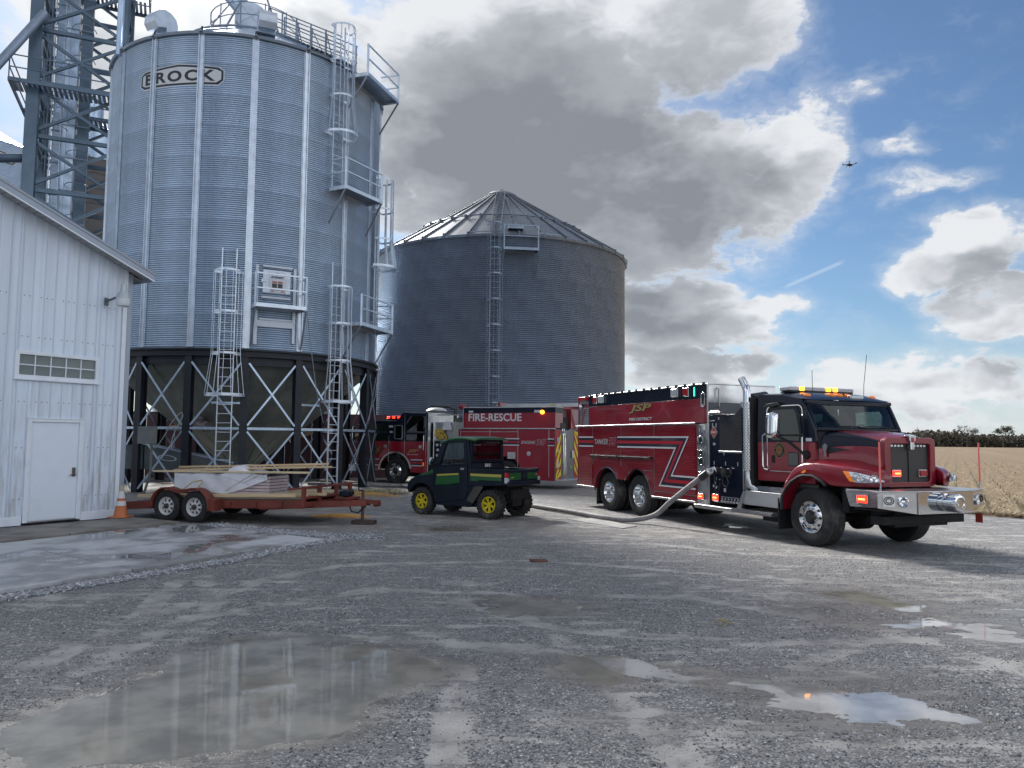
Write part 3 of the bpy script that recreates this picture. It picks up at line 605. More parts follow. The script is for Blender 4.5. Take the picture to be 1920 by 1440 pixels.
# ------------------------------------------------------------------ far trees
tm = mat('autumn_woodland', (0.060, 0.055, 0.045), 0.95, 0, var=0.6, vscale=0.12)
bark = mat('bare_bark', (0.07, 0.062, 0.055), 0.9)
def treeline():
    n = 90000; a = R(12) + R(44) * rng.random(n); d = 520 + 50 * rng.random(n); x = d * np.sin(a); y = d * np.cos(a)
    top = 8.2 + 7.0 * fbm(a * 500, d * .25, 24.0, 4, 500) + 5.0 * fbm(a * 500, d, 4.5, 3, 520); z = 0.1 + top * rng.random(n) ** 0.8
    s_ = 0.35 + 0.65 * rng.random(n); u = rng.normal(size=(n, 3)); u /= np.linalg.norm(u, axis=1)[:, None]; v = np.cross(u, rng.normal(size=(n, 3))); v /= np.linalg.norm(v, axis=1)[:, None]
    c = np.stack([x, y, z], -1); u = u * s_[:, None]; v = v * s_[:, None] * .7; V = np.stack([c - u, c + v, c + u, c - v], 1).reshape(-1, 3)
    me = bpy.data.meshes.new('distant_woods'); me.vertices.add(4 * n); me.vertices.foreach_set('co', V.astype(np.float32).ravel()); me.loops.add(4 * n); me.loops.foreach_set('vertex_index', np.arange(4 * n, dtype=np.int32)); me.polygons.add(n); me.polygons.foreach_set('loop_start', np.arange(0, 4 * n, 4, dtype=np.int32)); me.update(calc_edges=True)
    me.materials.append(stone_mat('wood_foliage', [(0.05, 0.048, 0.044), (0.085, 0.075, 0.06), (0.11, 0.088, 0.065), (0.065, 0.074, 0.055), (0.14, 0.11, 0.08)], .95)); o = bpy.data.objects.new('distant_woods', me); COL.objects.link(o); tag(o, 'low dark line of woods beyond the stubble field', kind='stuff')
treeline()
def bare_tree(name, x, y, H_, label, seed, leafy):
    r = random.Random(seed); T = thing(name, label, 'tree', (x, y, 0), 0, 'tall trees above the far woods')
    tr = MB(); cr_ = MB(); lf = MB()
    def grow(p, d, L, rad, lev):
        q = p + d * L; (tr if lev < 2 else cr_).tube([p, (p + q) / 2 + Vector((r.uniform(-.1, .1), r.uniform(-.1, .1), 0)) * L, q], [rad, rad * .85, rad * .65], 5 if lev < 3 else 3)
        if lev >= 3:
            for _ in range(leafy):
                c = p.lerp(q, r.random()) + Vector((r.gauss(0, .5), r.gauss(0, .5), r.gauss(0, .4))); s = r.uniform(.15, .38)
                a = Vector((r.gauss(0, 1), r.gauss(0, 1), r.gauss(0, 1))).normalized(); b = a.orthogonal().normalized()
                lf.add([c - a * s, c + b * s * .7, c + a * s, c - b * s * .7], [(0, 1, 2, 3)])
        if lev == 5: return
        for k in range(r.choice((2, 3)) if lev else 4):
            nd = (d + Vector((r.gauss(0, .55), r.gauss(0, .55), r.uniform(-.1, .35)))).normalized(); grow(q if k else p.lerp(q, .8), nd, L * r.uniform(.62, .82), rad * .62, lev + 1)
    grow(Vector((0, 0, 0)), Vector((0, 0, 1)), H_ * .30, H_ * .018, 0)
    tr.build('trunk', bark, T, fix=False); c = cr_.build('crown', bark, T, fix=False)
    if lf.v: lf.build('leaves', stone_mat('leaf_' + name, [(0.05, 0.045, 0.03), (0.09, 0.07, 0.045), (0.06, 0.06, 0.04)], .9), c, smooth=0, fix=False)
for (a_, d_, H_, lb, sd_, lf_) in ((28.0, 500, 12.5, 'bare pale-branched tree standing left of the others above the far woods', 3, 0), (30.55, 505, 13.5, 'half-bare tree with a ragged crown, middle one above the far woods', 5, 3), (32.5, 500, 14.5, 'broad round-crowned tree, rightmost above the far woods', 11, 7), (29.0, 515, 10.5, 'small thin bare tree beside the pale bare tree above the woods', 21, 0), (24.3, 512, 10.5, 'low bare tree above the woods just right of the red hood', 31, 1)):
    bare_tree('bare_tree', d_ * sin(R(a_)), d_ * cos(R(a_)), H_, lb, sd_, lf_)

# flush concrete strips set in the yard beside the tanker
for q in ([(1.30, 18.35), (1.95, 18.55), (2.75, 16.95), (2.35, 16.45)], [(.25, 18.75), (1.22, 18.38), (1.18, 18.24), (.2, 18.60)], [(2.0, 21.2), (2.9, 20.9), (2.85, 20.7), (1.95, 21.0)]):
    o = MB().prism(q, -.05, .012, 'xy').build('concrete_strip', mat('yard_concrete', (.38, .375, .365), .8, 0, var=.2, vscale=2, dirt=(.22, .2, .18), dscale=1.6, damt=.6, bump=.3, bscale=60), None, smooth=0); tag(o, kind='structure')
# ------------------------------------------------------------------ white metal building
wallm = mat('white_siding', (0.71, 0.79, 0.90), 0.5, 0, var=0.04, vscale=0.8, dirt=(0.36, 0.35, 0.33), dscale=1.1, damt=0.30, stretch=(1.6, 1.6, 0.35), drange=(.52, .8))
whitem = mat('white_trim_paint', (0.78, 0.83, 0.90), 0.45, 0, dirt=(0.42, 0.40, 0.36), dscale=2.0, damt=0.3)
trimg = mat('grey_blue_trim', (0.33, 0.38, 0.46), 0.4, 0.2)
roofm = mat('grey_roof_metal', (0.30, 0.32, 0.35), 0.42, 0.5, var=.1)
doorm = mat('white_door_paint', (0.76, 0.83, 0.92), 0.35, 0, var=0.03, dirt=(0.5, 0.5, 0.48), dscale=1.5, damt=.25)
soffm = mat('soffit_white', (0.42, 0.43, 0.44), 0.6, 0)
panem = mat('frosted_window_pane', (0.135, 0.165, 0.165), 0.12, 0, var=0.25, vscale=1.5, coat=.4)
BD = thing('white_building', 'white ribbed-metal farm building with one door and a ribbon window', 'building', (-8.96, 17.68, 0), R(59))
SL = -0.372
def roof_z(x): return 5.735 + SL * x if x > -7.2 else 5.735 + SL * -14.4 - SL * x
def siding(x0, x1, zb, zt=None):
    m = MB(); t0 = roof_z(x0) - .03 if zt is None else zt; t1 = roof_z(x1) - .03 if zt is None else zt
    m.prism([(x0 + .0008, zb), (x1 - .0008, zb), (x1 - .0008, t1), (x0 + .0008, t0)], -0.012, 0.03)
    m.prism([(x0 + .004, zb), (x0 + .030, zb), (x0 + .030, t0), (x0 + .004, t0)], -0.026, -0.0125)
    m.prism([(x1 - .016, zb), (x1 - .004, zb), (x1 - .004, t1), (x1 - .016, t1)], -0.026, -0.0125)
    return m.build('siding_panel', wallm, BD, smooth=0)
WX0, WX1, WZ0, WZ1 = -2.36, -0.60, 3.03, 3.60; DX0, DX1, DZ1 = -1.98, -0.945, 2.165
x = 0.0; PW = 0.2295
for k in range(20):
    x1 = -k * PW; x0 = -(k + 1) * PW; cuts = [(0.20, None)]
    if x1 > WX0 and x0 < WX1:
        # window cuts this panel: split into the strips beside, below and above
        a0, a1 = max(x0, WX0), min(x1, WX1)
        if x0 < WX0 - .01: siding(x0, WX0, 0.20)
        if x1 > WX1 + .01: siding(WX1, x1, 0.20)
        lowb = 0.20
        b0, b1 = a0, a1
        siding(b0, b1, WZ1)
        if b1 > DX0 and b0 < DX1:
            if b0 < DX0 - .01: siding(b0, DX0, .20, WZ0)
            if b1 > DX1 + .01: siding(DX1, b1, .20, WZ0)
            siding(max(b0, DX0), min(b1, DX1), DZ1, WZ0)
        else: siding(b0, b1, .20, WZ0)
    else: siding(x0, x1, 0.20)
siding(-14.2, -20 * PW, 0.20)
# inner shell so that the building is closed
box('back_wall', wallm, BD, -14.2, 0, 11.9, 12.0, 0.05, 5.7); box('side_wall', wallm, BD, -0.03, -0.002, 0.031, 12.0, 0.05, 5.64); box('side_wall', wallm, BD, -14.25, -14.2, 0, 12.0, 0.05, 5.7)
for a, b in ((-14.2, DX0 - .09), (DX1 + .09, 0.0)): box('base_trim', whitem, BD, a, b, -0.035, 0.03, 0.02, 0.20, .004)
box('corner_trim', trimg, BD, 0.0, 0.12, -0.045, 0.10, 0.10, 5.62, .006); box('corner_board', whitem, BD, -0.10, -0.002, -0.047, -0.036, 0.10, 5.70)
m = MB()
for zz_ in (0.55, 1.6, 2.55, 3.9, 4.75):
    for k in range(18):
        for dx in (.06, .17):
            xx_ = -(k * PW + dx)
            if (WX0 - .1 < xx_ < WX1 + .1 and WZ0 - .1 < zz_ < WZ1 + .1) or (DX0 - .1 < xx_ < DX1 + .1 and zz_ < DZ1 + .1): continue
            if dx < .1 or k % 2: m.box(xx_ - .009, xx_ + .009, -0.019, -0.0122, zz_ - .009, zz_ + .009)
tag(m.build('screw_heads', mat('screw', (0.16, 0.16, 0.17), .5, .4), BD, smooth=0, fix=False), kind='stuff')
dr = box('door', doorm, BD, DX0 + .02, DX1 - .02, -0.02, 0.02, 0.085, DZ1 - .03, .006)
fr = MB(); fr.box(DX0 - .075, DX0 + .018, -0.06, 0.03, 0.06, DZ1 + .06); fr.box(DX1 - .018, DX1 + .075, -0.06, 0.03, 0.06, DZ1 + .06); fr.box(DX0 + .018, DX1 - .018, -0.06, 0.03, DZ1 - .028, DZ1 + .06); fr.box(DX0 - .09, DX1 + .09, -.075, -.0605, DZ1 + .04, DZ1 + .065)
fr.build('door_frame', whitem, dr, bevel=.006)
hd = MB(); hd.box(DX1 - .13, DX1 - .065, -.045, -.021, 0.98, 1.17); hd.lathe([(0, .024), (.035, .024), (.04, .0)], (DX1 - .097, -.046, 1.02), (0, -1, 0), 12); hd.beam((DX1 - .10, -.085, 1.02), (DX1 - .2, -.085, 1.015), .022)
hd.build('handle', mat('lever_lock', (.16, .145, .13), .35, .8), dr, bevel=.003)
box('threshold', M['alu'], dr, DX0 + .02, DX1 - .02, -.07, .02, .062, .084)
wn = MB(); wn.ring(rrect(WX0, WX1, WZ0, WZ1, .004, 1), rrect(WX0 + .085, WX1 - .075, WZ0 + .075, WZ1 - .075, .004, 1), -0.055, 0.03); win = wn.build('window', whitem, BD, bevel=.006)
gx0, gx1, gz0, gz1 = WX0 + .085, WX1 - .075, WZ0 + .075, WZ1 - .075; cw = (gx1 - gx0) / 5; ch = (gz1 - gz0) / 2
pm = MB().box(-cw / 2 + .011, cw / 2 - .011, -.012, .004, -ch / 2 + .011, ch / 2 - .011).mesh('pane', panem, 0)
for i in range(5):
    for j in range(2):
        o = bpy.data.objects.new('pane', pm); COL.objects.link(o); o.parent = win; o.location = (gx0 + cw * (i + .5), 0, gz0 + ch * (j + .5))
mu = MB()
for i in range(1, 5): mu.box(gx0 + cw * i - .0105, gx0 + cw * i + .0105, -.03, .0, gz0, gz1)
mu.box(gx0, gx1, -.028, -.002, gz0 + ch - .0105, gz0 + ch + .0105); mu.build('muntins', whitem, win, smooth=0)
wn = MB(); wn.box(WX0 - .03, WX1 + .03, -.085, -.056, WZ0 - .035, WZ0 + .004); wn.build('window_sill', whitem, win, bevel=.004)
# roof, rake fascia and soffit
def slope_prism(x0, x1, y0, y1, dz0, dz1): return MB().prism([(x0, roof_z(x0) + dz0), (x1, roof_z(x1) + dz0), (x1, roof_z(x1) + dz1), (x0, roof_z(x0) + dz1)], y0, y1)
slope_prism(-7.2, 0.36, -.46, 12.2, -.01, 0.045).build('roof_sheet', roofm, BD, smooth=0); slope_prism(-15.0, -7.2, -.46, 12.2, -.01, 0.045).build('roof_sheet', roofm, BD, smooth=0)
f_ = slope_prism(-7.2, 0.37, -.485, -.46, -0.13, 0.05).build('rake_fascia', trimg, BD, bevel=.004); slope_prism(-7.2, 0.375, -.50, -.485, 0.005, .058).build('drip_edge', mat('drip_edge', (.30, .33, .38), .4, .4), f_, smooth=0)
slope_prism(-7.2, 0.37, -.492, -.485, -.155, -.125).build('fascia_lip', whitem, f_, smooth=0)
sm = MB().box(-.075, .075, -.458, -.036, -.012, 0).mesh('soffit_slat', soffm, 0)
for k in range(48):
    xk = 0.28 - k * .158; o = bpy.data.objects.new('soffit_slat', sm); COL.objects.link(o); o.parent = BD; o.location = (xk, 0, roof_z(xk) - .05); o.rotation_euler = (0, math.atan(-SL), 0)
slope_prism(0.0, 0.34, 0.0, 12.0, -.10, -.085).build('eave_soffit', soffm, BD, smooth=0)
box('eave_fascia', trimg, BD, .345, .37, -.455, 12.2, roof_z(.36) - .14, roof_z(.36) - .012)
# yard lamp on its bracket
la = MB(); la.box(-.54, -.46, -.06, -.027, 4.80, 4.97); la.tube([(-.50, -.05, 4.90), (-.48, -.22, 4.93), (-.46, -.42, 4.98), (-.45, -.56, 4.99)], .028, 8)
lamp = la.build('yard_lamp', mat('grey_lamp_arm', (.16, .18, .20), .5, .5), BD)
MB().lathe([(.30, .0), (.30, .06), (.12, .075), (.10, .12), (.0, .155), (-.02, .155), (-.02, .0)], (-.45, -.60, 4.94), (0, 0, 1), 24).build('lamp_housing', mat('lamp_housing', (.45, .49, .54), .4, .3), lamp)
MB().lathe([(0, .145), (-.10, .15), (-.17, .13), (-.19, .09), (-.195, 0)], (-.45, -.60, 4.92), (0, 0, 1), 24).build('lamp_lens', mat('lamp_lens', (.62, .66, .70), .2, 0), lamp)

# ------------------------------------------------------------------ grain bins
def corr_sheet(Rr, dphi, hgt, waves, amp, nseg, m, lap=0.004, groove=True):
    prof = []; n = waves * 6
    gr_ = (1.0, .90, .30, -1.0, .30, .90) if groove else (1.0, .5, -.5, -1.0, -.5, .5)
    for k in range(n + 1): prof.append((hgt * k / n, Rr + amp * gr_[k % 6] + lap))
    def fn(u, v):
        z, r = prof[int(round(v * n))]; a = R(-dphi / 2 + dphi * u); return (r * cos(a), r * sin(a), z)
    return MB().grid(nseg + 1, n + 1, fn).mesh('wall_sheet', m, 60, fix=False)
def bend(phi0, Rr):
    def f(s, d, z): a = R(phi0) + s / Rr; return ((Rr + d) * cos(a), (Rr + d) * sin(a), z)
    return f
def bent_text(txt, w_, h_, phi0, Rr, z0, parent, m, bold, d0=0.0, space=1.0, name='lettering'):
    me = text_mesh(txt, 1.0, bold, 0, 0.0, space)
    import bmesh
    bm = bmesh.new(); bm.from_mesh(me)
    xs_ = [v.co.x for v in bm.verts]; ys_ = [v.co.y for v in bm.verts]; x0, x1, y0, y1 = min(xs_), max(xs_), min(ys_), max(ys_)
    for k in range(1, 30): bmesh.ops.bisect_plane(bm, geom=bm.verts[:] + bm.edges[:] + bm.faces[:], plane_co=(lerp(x0, x1, k / 30), 0, 0), plane_no=(1, 0, 0))
    f = bend(phi0, Rr)
    for v in bm.verts: v.co = f((v.co.x - (x0 + x1) / 2) / (x1 - x0) * w_, d0, z0 + (v.co.y - (y0 + y1) / 2) / (y1 - y0) * h_)
    bm.to_mesh(me); bm.free(); me.materials.clear(); me.materials.append(m)
    o = bpy.data.objects.new(name, me); COL.objects.link(o); o.parent = parent; return o
def bent_poly(pts, phi0, Rr, parent, m, name, d0, d1=None):
    """flat outline (s, z) wrapped round the bin, filled column by column"""
    xs_ = sorted(set([lerp(min(p[0] for p in pts), max(p[0] for p in pts), k / 32) for k in range(33)] + [p[0] for p in pts])); f = bend(phi0, Rr); V = []; F = []
    def yr(x):
        ys_ = []
        for (a, b) in zip(pts, pts[1:] + pts[:1]):
            if min(a[0], b[0]) - 1e-9 <= x <= max(a[0], b[0]) + 1e-9:
                if abs(a[0] - b[0]) < 1e-9: ys_ += [a[1], b[1]]
                else: ys_.append(lerp(a[1], b[1], (x - a[0]) / (b[0] - a[0])))
        return min(ys_), max(ys_)
    for x_ in xs_:
        lo, hi = yr(x_); V += [f(x_, d0, lo), f(x_, d0, hi)]
    for k in range(len(xs_) - 1): F.append((2 * k, 2 * k + 2, 2 * k + 3, 2 * k + 1))
    return MB().add(V, F).build(name, m, parent, smooth=60, fix=False)
decw = mat('decal_white', (.50, .52, .54), .5, .2); deck = mat('decal_navy', (.014, .018, .030), .5, 0)
def bin_sign(parent, phi0, Rr, z0, w_, h_, d=0.021):
    hw = w_ / 2; hh = h_ / 2; hexa = lambda g, e=0: [(-hw + g, z0 - hh * .62 + g * .4), (-hw * .9 + g, z0 - hh * .95 + g), (0, z0 - hh + g), (hw * .9 - g, z0 - hh * .95 + g), (hw - g, z0 - hh * .5 + g * .4), (hw - g, z0 + hh * .40 - g * .4), (hw * .9 - g, z0 + hh * .72 - g), (0, z0 + hh - g), (-hw * .9 + g, z0 + hh * .72 - g), (-hw + g, z0 + hh * .40 - g * .4)]
    s = bent_poly(hexa(0), phi0, Rr, parent, decw, 'name_plate', d)
    bent_poly(hexa(.035), phi0, Rr, s, deck, 'plate_border', d + .003); bent_poly(hexa(.105), phi0, Rr, s, decw, 'plate_field', d + .006)
    bent_text('BROCK', w_ * .83, h_ * .50, phi0 - .3, Rr, z0 - .03, s, deck, .035, d + .010, 1.25)
    return s
def radial(phi): a = R(phi); return Vector((cos(a), sin(a), 0)), Vector((-sin(a), cos(a), 0))
def make_ladder(parent, phi, Rr, z0, z1, off=0.18, w_=0.46, cage=None, m=None, nstrap=7, cr=0.47, above=0.0, pitch=0.305):
    """cage = (flare bottom, flare top, cage top)"""
    m = m or M['galvtrim']; n, t = radial(phi); b = n * (Rr + off); L = MB()
    for s in (-1, 1): L.beam(b + t * (s * w_ / 2) + Vector((0, 0, z0)), b + t * (s * w_ / 2) + Vector((0, 0, z1 + above)), .035, .05, up=n)
    for k in range(int((z1 - z0) / 2.2) + 1):
        for s in (-1, 1): L.beam(n * (Rr + .01) + t * (s * w_ / 2) + Vector((0, 0, z0 + .5 + 2.2 * k)), b + t * (s * w_ / 2) + Vector((0, 0, z0 + .5 + 2.2 * k)), .04) if z0 + .5 + 2.2 * k > 4.8 or Rr > 6 else None
    lad = L.build('ladder', m, parent, smooth=0, fix=False)
    rg = MB().cyl(-t * (w_ / 2), t * (w_ / 2), .014, 6).mesh('rung', m, 35, fix=False)
    for k in range(int((z1 - z0) / pitch)):
        o = bpy.data.objects.new('rung', rg); COL.objects.link(o); o.parent = lad; o.location = b + Vector((0, 0, z0 + .15 + pitch * k))
    if cage:
        f0, f1, c1 = cage; C = MB(); 
        def hoop(z, rr, wdt=.045):
            pts = [b + n * (.04 + (rr + .08) * max(0, sin(a)) * 1.05) + t * (rr * cos(a)) * (1.0) + Vector((0, 0, z)) for a in [PI * k / 14 for k in range(15)]]
            for p_, q_ in zip(pts[:-1], pts[1:]): C.beam(p_, q_, .008, wdt)
            for s in (-1, 1): C.beam(b + t * (s * w_ / 2) + Vector((0, 0, z)), pts[0 if s > 0 else -1], .008, wdt)
            return pts
        zs_ = [f1] + [lerp(f1, c1, k / max(1, round((c1 - f1) / 1.3))) for k in range(1, max(1, round((c1 - f1) / 1.3)) + 1)]
        for z in zs_: hoop(z, cr, .07)
        def at(rr, a, z): return b + n * (.04 + (rr + .08) * max(0, sin(a)) * 1.05) + t * (rr * cos(a)) + Vector((0, 0, z))
        cg = None
        for k in range(nstrap):
            a = PI * (k + .5) / nstrap; C.beam(at(cr, a, f1), at(cr, a, c1), .012, .05, up=n)
        if f0 is not None:
            hoop(f0, cr * 1.35, .09)
            for k in range(nstrap):
                a = PI * (k + .5) / nstrap; C.beam(at(cr * 1.35, a, f0), at(cr, a, f1), .012, .05, up=n)
        C.build('safety_cage', m, lad, smooth=0, fix=False)
    return lad
def make_platform(parent, p0, p1, Rr, z, depth=0.85, m=None, rail=1.1, brace=1.25, grate=True, open_side=None):
    m = m or M['galvtrim']; n, t = radial((p0 + p1) / 2); a0 = n * Rr; half = (R(p1 - p0)) / 2 * (Rr + depth * .5)
    P = lambda s, d, zz_: n * (Rr + d) + t * s + Vector((0, 0, zz_))
    fr = MB(); fr.beam(P(-half, depth, z), P(half, depth, z), .03, .13); fr.beam(P(-half, .02, z), P(-half, depth, z), .03, .13); fr.beam(P(half, .02, z), P(half, depth, z), .03, .13); fr.beam(P(-half, .04, z), P(half, .04, z), .03, .10)
    pf = fr.build('platform', m, parent, smooth=0, fix=False)
    dk = MB(); ns = max(4, int(half * 2 / .12))
    for k in range(ns): dk.beam(P(lerp(-half, half, (k + .5) / ns), .06, z + .045), P(lerp(-half, half, (k + .5) / ns), depth - .03, z + .045), 2 * half / ns * .86, .02)
    tag(dk.build('deck_grating', M['galvdull'], pf, smooth=0, fix=False), kind='stuff')
    for s in (-half, half):
        MB().beam(P(s, depth - .02, z - .08), P(s, depth - .02, z + rail), .07, .07).build('rail_post', m, pf, smooth=0, fix=False)
        MB().beam(P(s, depth - .03, z - .07), P(s, .02, z - brace), .05, .05).build('support_brace', M['galvdull'], pf, smooth=0, fix=False)
    rl = MB()
    for h in (rail - .03, rail * .52):
        rl.beam(P(-half, depth - .02, z + h), P(half, depth - .02, z + h), .045, .045)
        for s, nm in ((-half, 'l'), (half, 'r')):
            if open_side != nm: rl.beam(P(s, depth - .02, z + h), P(s, .05, z + h), .045, .045)
    rl.build('handrail', m, pf, smooth=0, fix=False)
    return pf

# ---- hopper-bottom bin
HB = thing('hopper_bin', 'tall corrugated hopper-bottom grain bin on dark legs with a name plate near its top', 'grain bin', (-10.715, 30.683, 0))
RB = 5.112; Z0 = 4.83; TH = 1.092; NT_ = 10
sh = corr_sheet(RB, 20.25, TH + .01, 15, 0.020, 8, M['galv'])
for k in range(18):
    for j in range(NT_):
        o = bpy.data.objects.new('wall_sheet', sh); COL.objects.link(o); o.parent = HB; o.location = (0, 0, Z0 + TH * j); o.rotation_euler = (0, 0, R(-80.5 + 20 * k + (10 if False else 0)))
st = MB()
for (y0, y1, x0, x1) in ((-.085, -.062, .022, .085), (.062, .085, .022, .085), (-.062, .062, .022, .036), (-.115, -.085, .022, .032), (.085, .115, .022, .032)): st.box(RB + x0, RB + x1, y0, y1, Z0 + .03, Z0 + TH * NT_ - .02)
for q in range(40):
    for s in (-.05, .05): st.box(RB + .030, RB + .038, s - .008, s + .008, Z0 + .2 + q * .27, Z0 + .216 + q * .27)
stm = st.mesh('stiffener', M['galvtrim'], 0, fix=False)
legm = MB(); legm.box(RB - .16, RB - .14, -.12, .12, 0, 4.56); legm.box(RB + .10, RB + .12, -.12, .12, 0, 4.56); legm.box(RB - .14, RB + .10, -.012, .012, 0, 4.56); legm.box(RB - .22, RB + .18, -.18, .18, -.05, .02); legm = legm.mesh('leg', M['navysteel'], 0, fix=False)
a0, a1 = R(-10), R(10)
def LP(a, z, r=RB - .02): return Vector((r * cos(a), r * sin(a), z))
girt = MB().beam(LP(R(-8.6), 2.15, RB + .07), LP(R(8.6), 2.15, RB + .07), .075, .085).mesh('girt', M['galv'], 0, fix=False)
brm = []
for (za, zb) in ((2.25, 4.35), (4.35, 2.25), (.12, 2.05), (2.05, .12)): brm.append(MB().beam(LP(R(-8.6), za, RB + (.085 if za < zb else .135)), LP(R(8.6), zb, RB + (.085 if za < zb else .135)), .022, .062).mesh('cross_brace', M['galv'], 0, fix=False))
for k in range(18):
    ph = R(-90.5 + 20 * k)
    for nm, me in (('stiffener', stm), ('leg', legm)):
        o = bpy.data.objects.new(nm, me); COL.objects.link(o); o.parent = HB; o.rotation_euler = (0, 0, ph)
    for nm, me in [('girt', girt)] + [('cross_brace', b_) for b_ in brm]:
        o = bpy.data.objects.new(nm, me); COL.objects.link(o); o.parent = HB; o.rotation_euler = (0, 0, ph + R(10))
MB().lathe([(4.56, RB - .14), (4.56, RB + .16), (4.60, RB + .16), (4.60, RB + .05), (4.76, RB + .05), (4.76, RB + .16), (4.825, RB + .16), (4.825, RB - .14), (4.56, RB - .14)], n=72).build('ring_beam', M['navysteel'], HB)
MB().lathe([(4.28, RB - .20), (4.28, RB - .02), (4.558, RB - .02), (4.558, RB - .20), (4.28, RB - .20)], n=72).build('compression_ring', M['navysteel'], HB)
hp = MB()
for (r0, z0, r1, z1) in ((RB - .21, 4.54, 3.4, 3.08), (3.42, 3.11, 1.9, 1.86), (1.92, 1.89, .42, .62)):
    for k in range(4):
        a0, a1 = R(-10 + 5 * k), R(-5 + 5 * k); hp.add([(r0 * cos(a0), r0 * sin(a0), z0), (r0 * cos(a1), r0 * sin(a1), z0), (r1 * cos(a1), r1 * sin(a1), z1), (r1 * cos(a0), r1 * sin(a0), z1)], [(0, 1, 2, 3)])
hp.beam(LP(R(-10), 4.5, RB - .18), LP(R(-10), .62, .45), .07, .03)
hpm = hp.mesh('hopper_sheet', M['hopper'], 20, fix=False)
for k in range(18):
    o = bpy.data.objects.new('hopper_sheet', hpm); COL.objects.link(o); o.parent = HB; o.rotation_euler = (0, 0, R(20 * k - .5))
MB().lathe([(.64, .5), (.3, .5), (.3, .35), (.64, .35)], n=24).build('discharge_gate', M['galv'], HB)
ZT = Z0 + TH * NT_ + .01
rf = MB(); r0, z0, r1, z1 = RB + .13, ZT - .03, 0.95, ZT + 2.45
for k in range(4):
    a0, a1 = R(-10 + 5 * k), R(-5 + 5 * k); rf.add([(r0 * cos(a0), r0 * sin(a0), z0), (r0 * cos(a1), r0 * sin(a1), z0), (r1 * cos(a1), r1 * sin(a1), z1), (r1 * cos(a0), r1 * sin(a0), z1)], [(0, 1, 2, 3)])
rf.beam(LP(R(-10), z0 + .02, r0), LP(R(-10), z1 + .02, r1), .05, .09); rfm = rf.mesh('roof_sheet', M['galv'], 20, fix=False)
clip = MB().add([(r0 - .05, -.06, z0 - .05), (r0 - .05, .06, z0 - .05), (r0 + .03, .05, z0 - .05), (r0 + .03, -.05, z0 - .05), (r0 - .08, -.03, z0 + .22), (r0 - .08, .03, z0 + .22)], [(0, 1, 2, 3), (0, 3, 4), (1, 5, 2), (3, 2, 5, 4), (0, 4, 5, 1)]).mesh('eave_clip', M['navysteel'], 0, fix=False)
for k in range(18):
    for nm, me, dp in (('roof_sheet', rfm, 0), ('eave_clip', clip, -10)):
        o = bpy.data.objects.new(nm, me); COL.objects.link(o); o.parent = HB; o.rotation_euler = (0, 0, R(-80.5 + 20 * k + dp))
MB().lathe([(ZT - .10, RB + .02), (ZT - .10, RB + .12), (ZT - .02, RB + .155), (ZT - .02, RB + .02)], n=72).build('eave_trim', M['galvdull'], HB)
MB().lathe([(ZT + 1.45, 2.85), (ZT + 1.50, 2.88), (ZT + 1.55, 2.85)], n=48).build('roof_ring', M['galvdull'], HB)
MB().lathe([(z1 - .1, 1.02), (z1 + .12, 1.02), (z1 + .18, .9), (z1 + .18, 0)], n=36).build('peak_collar', M['galvtrim'], HB)
bin_sign(HB, -99.5, RB, 14.25, 3.20, 0.80)
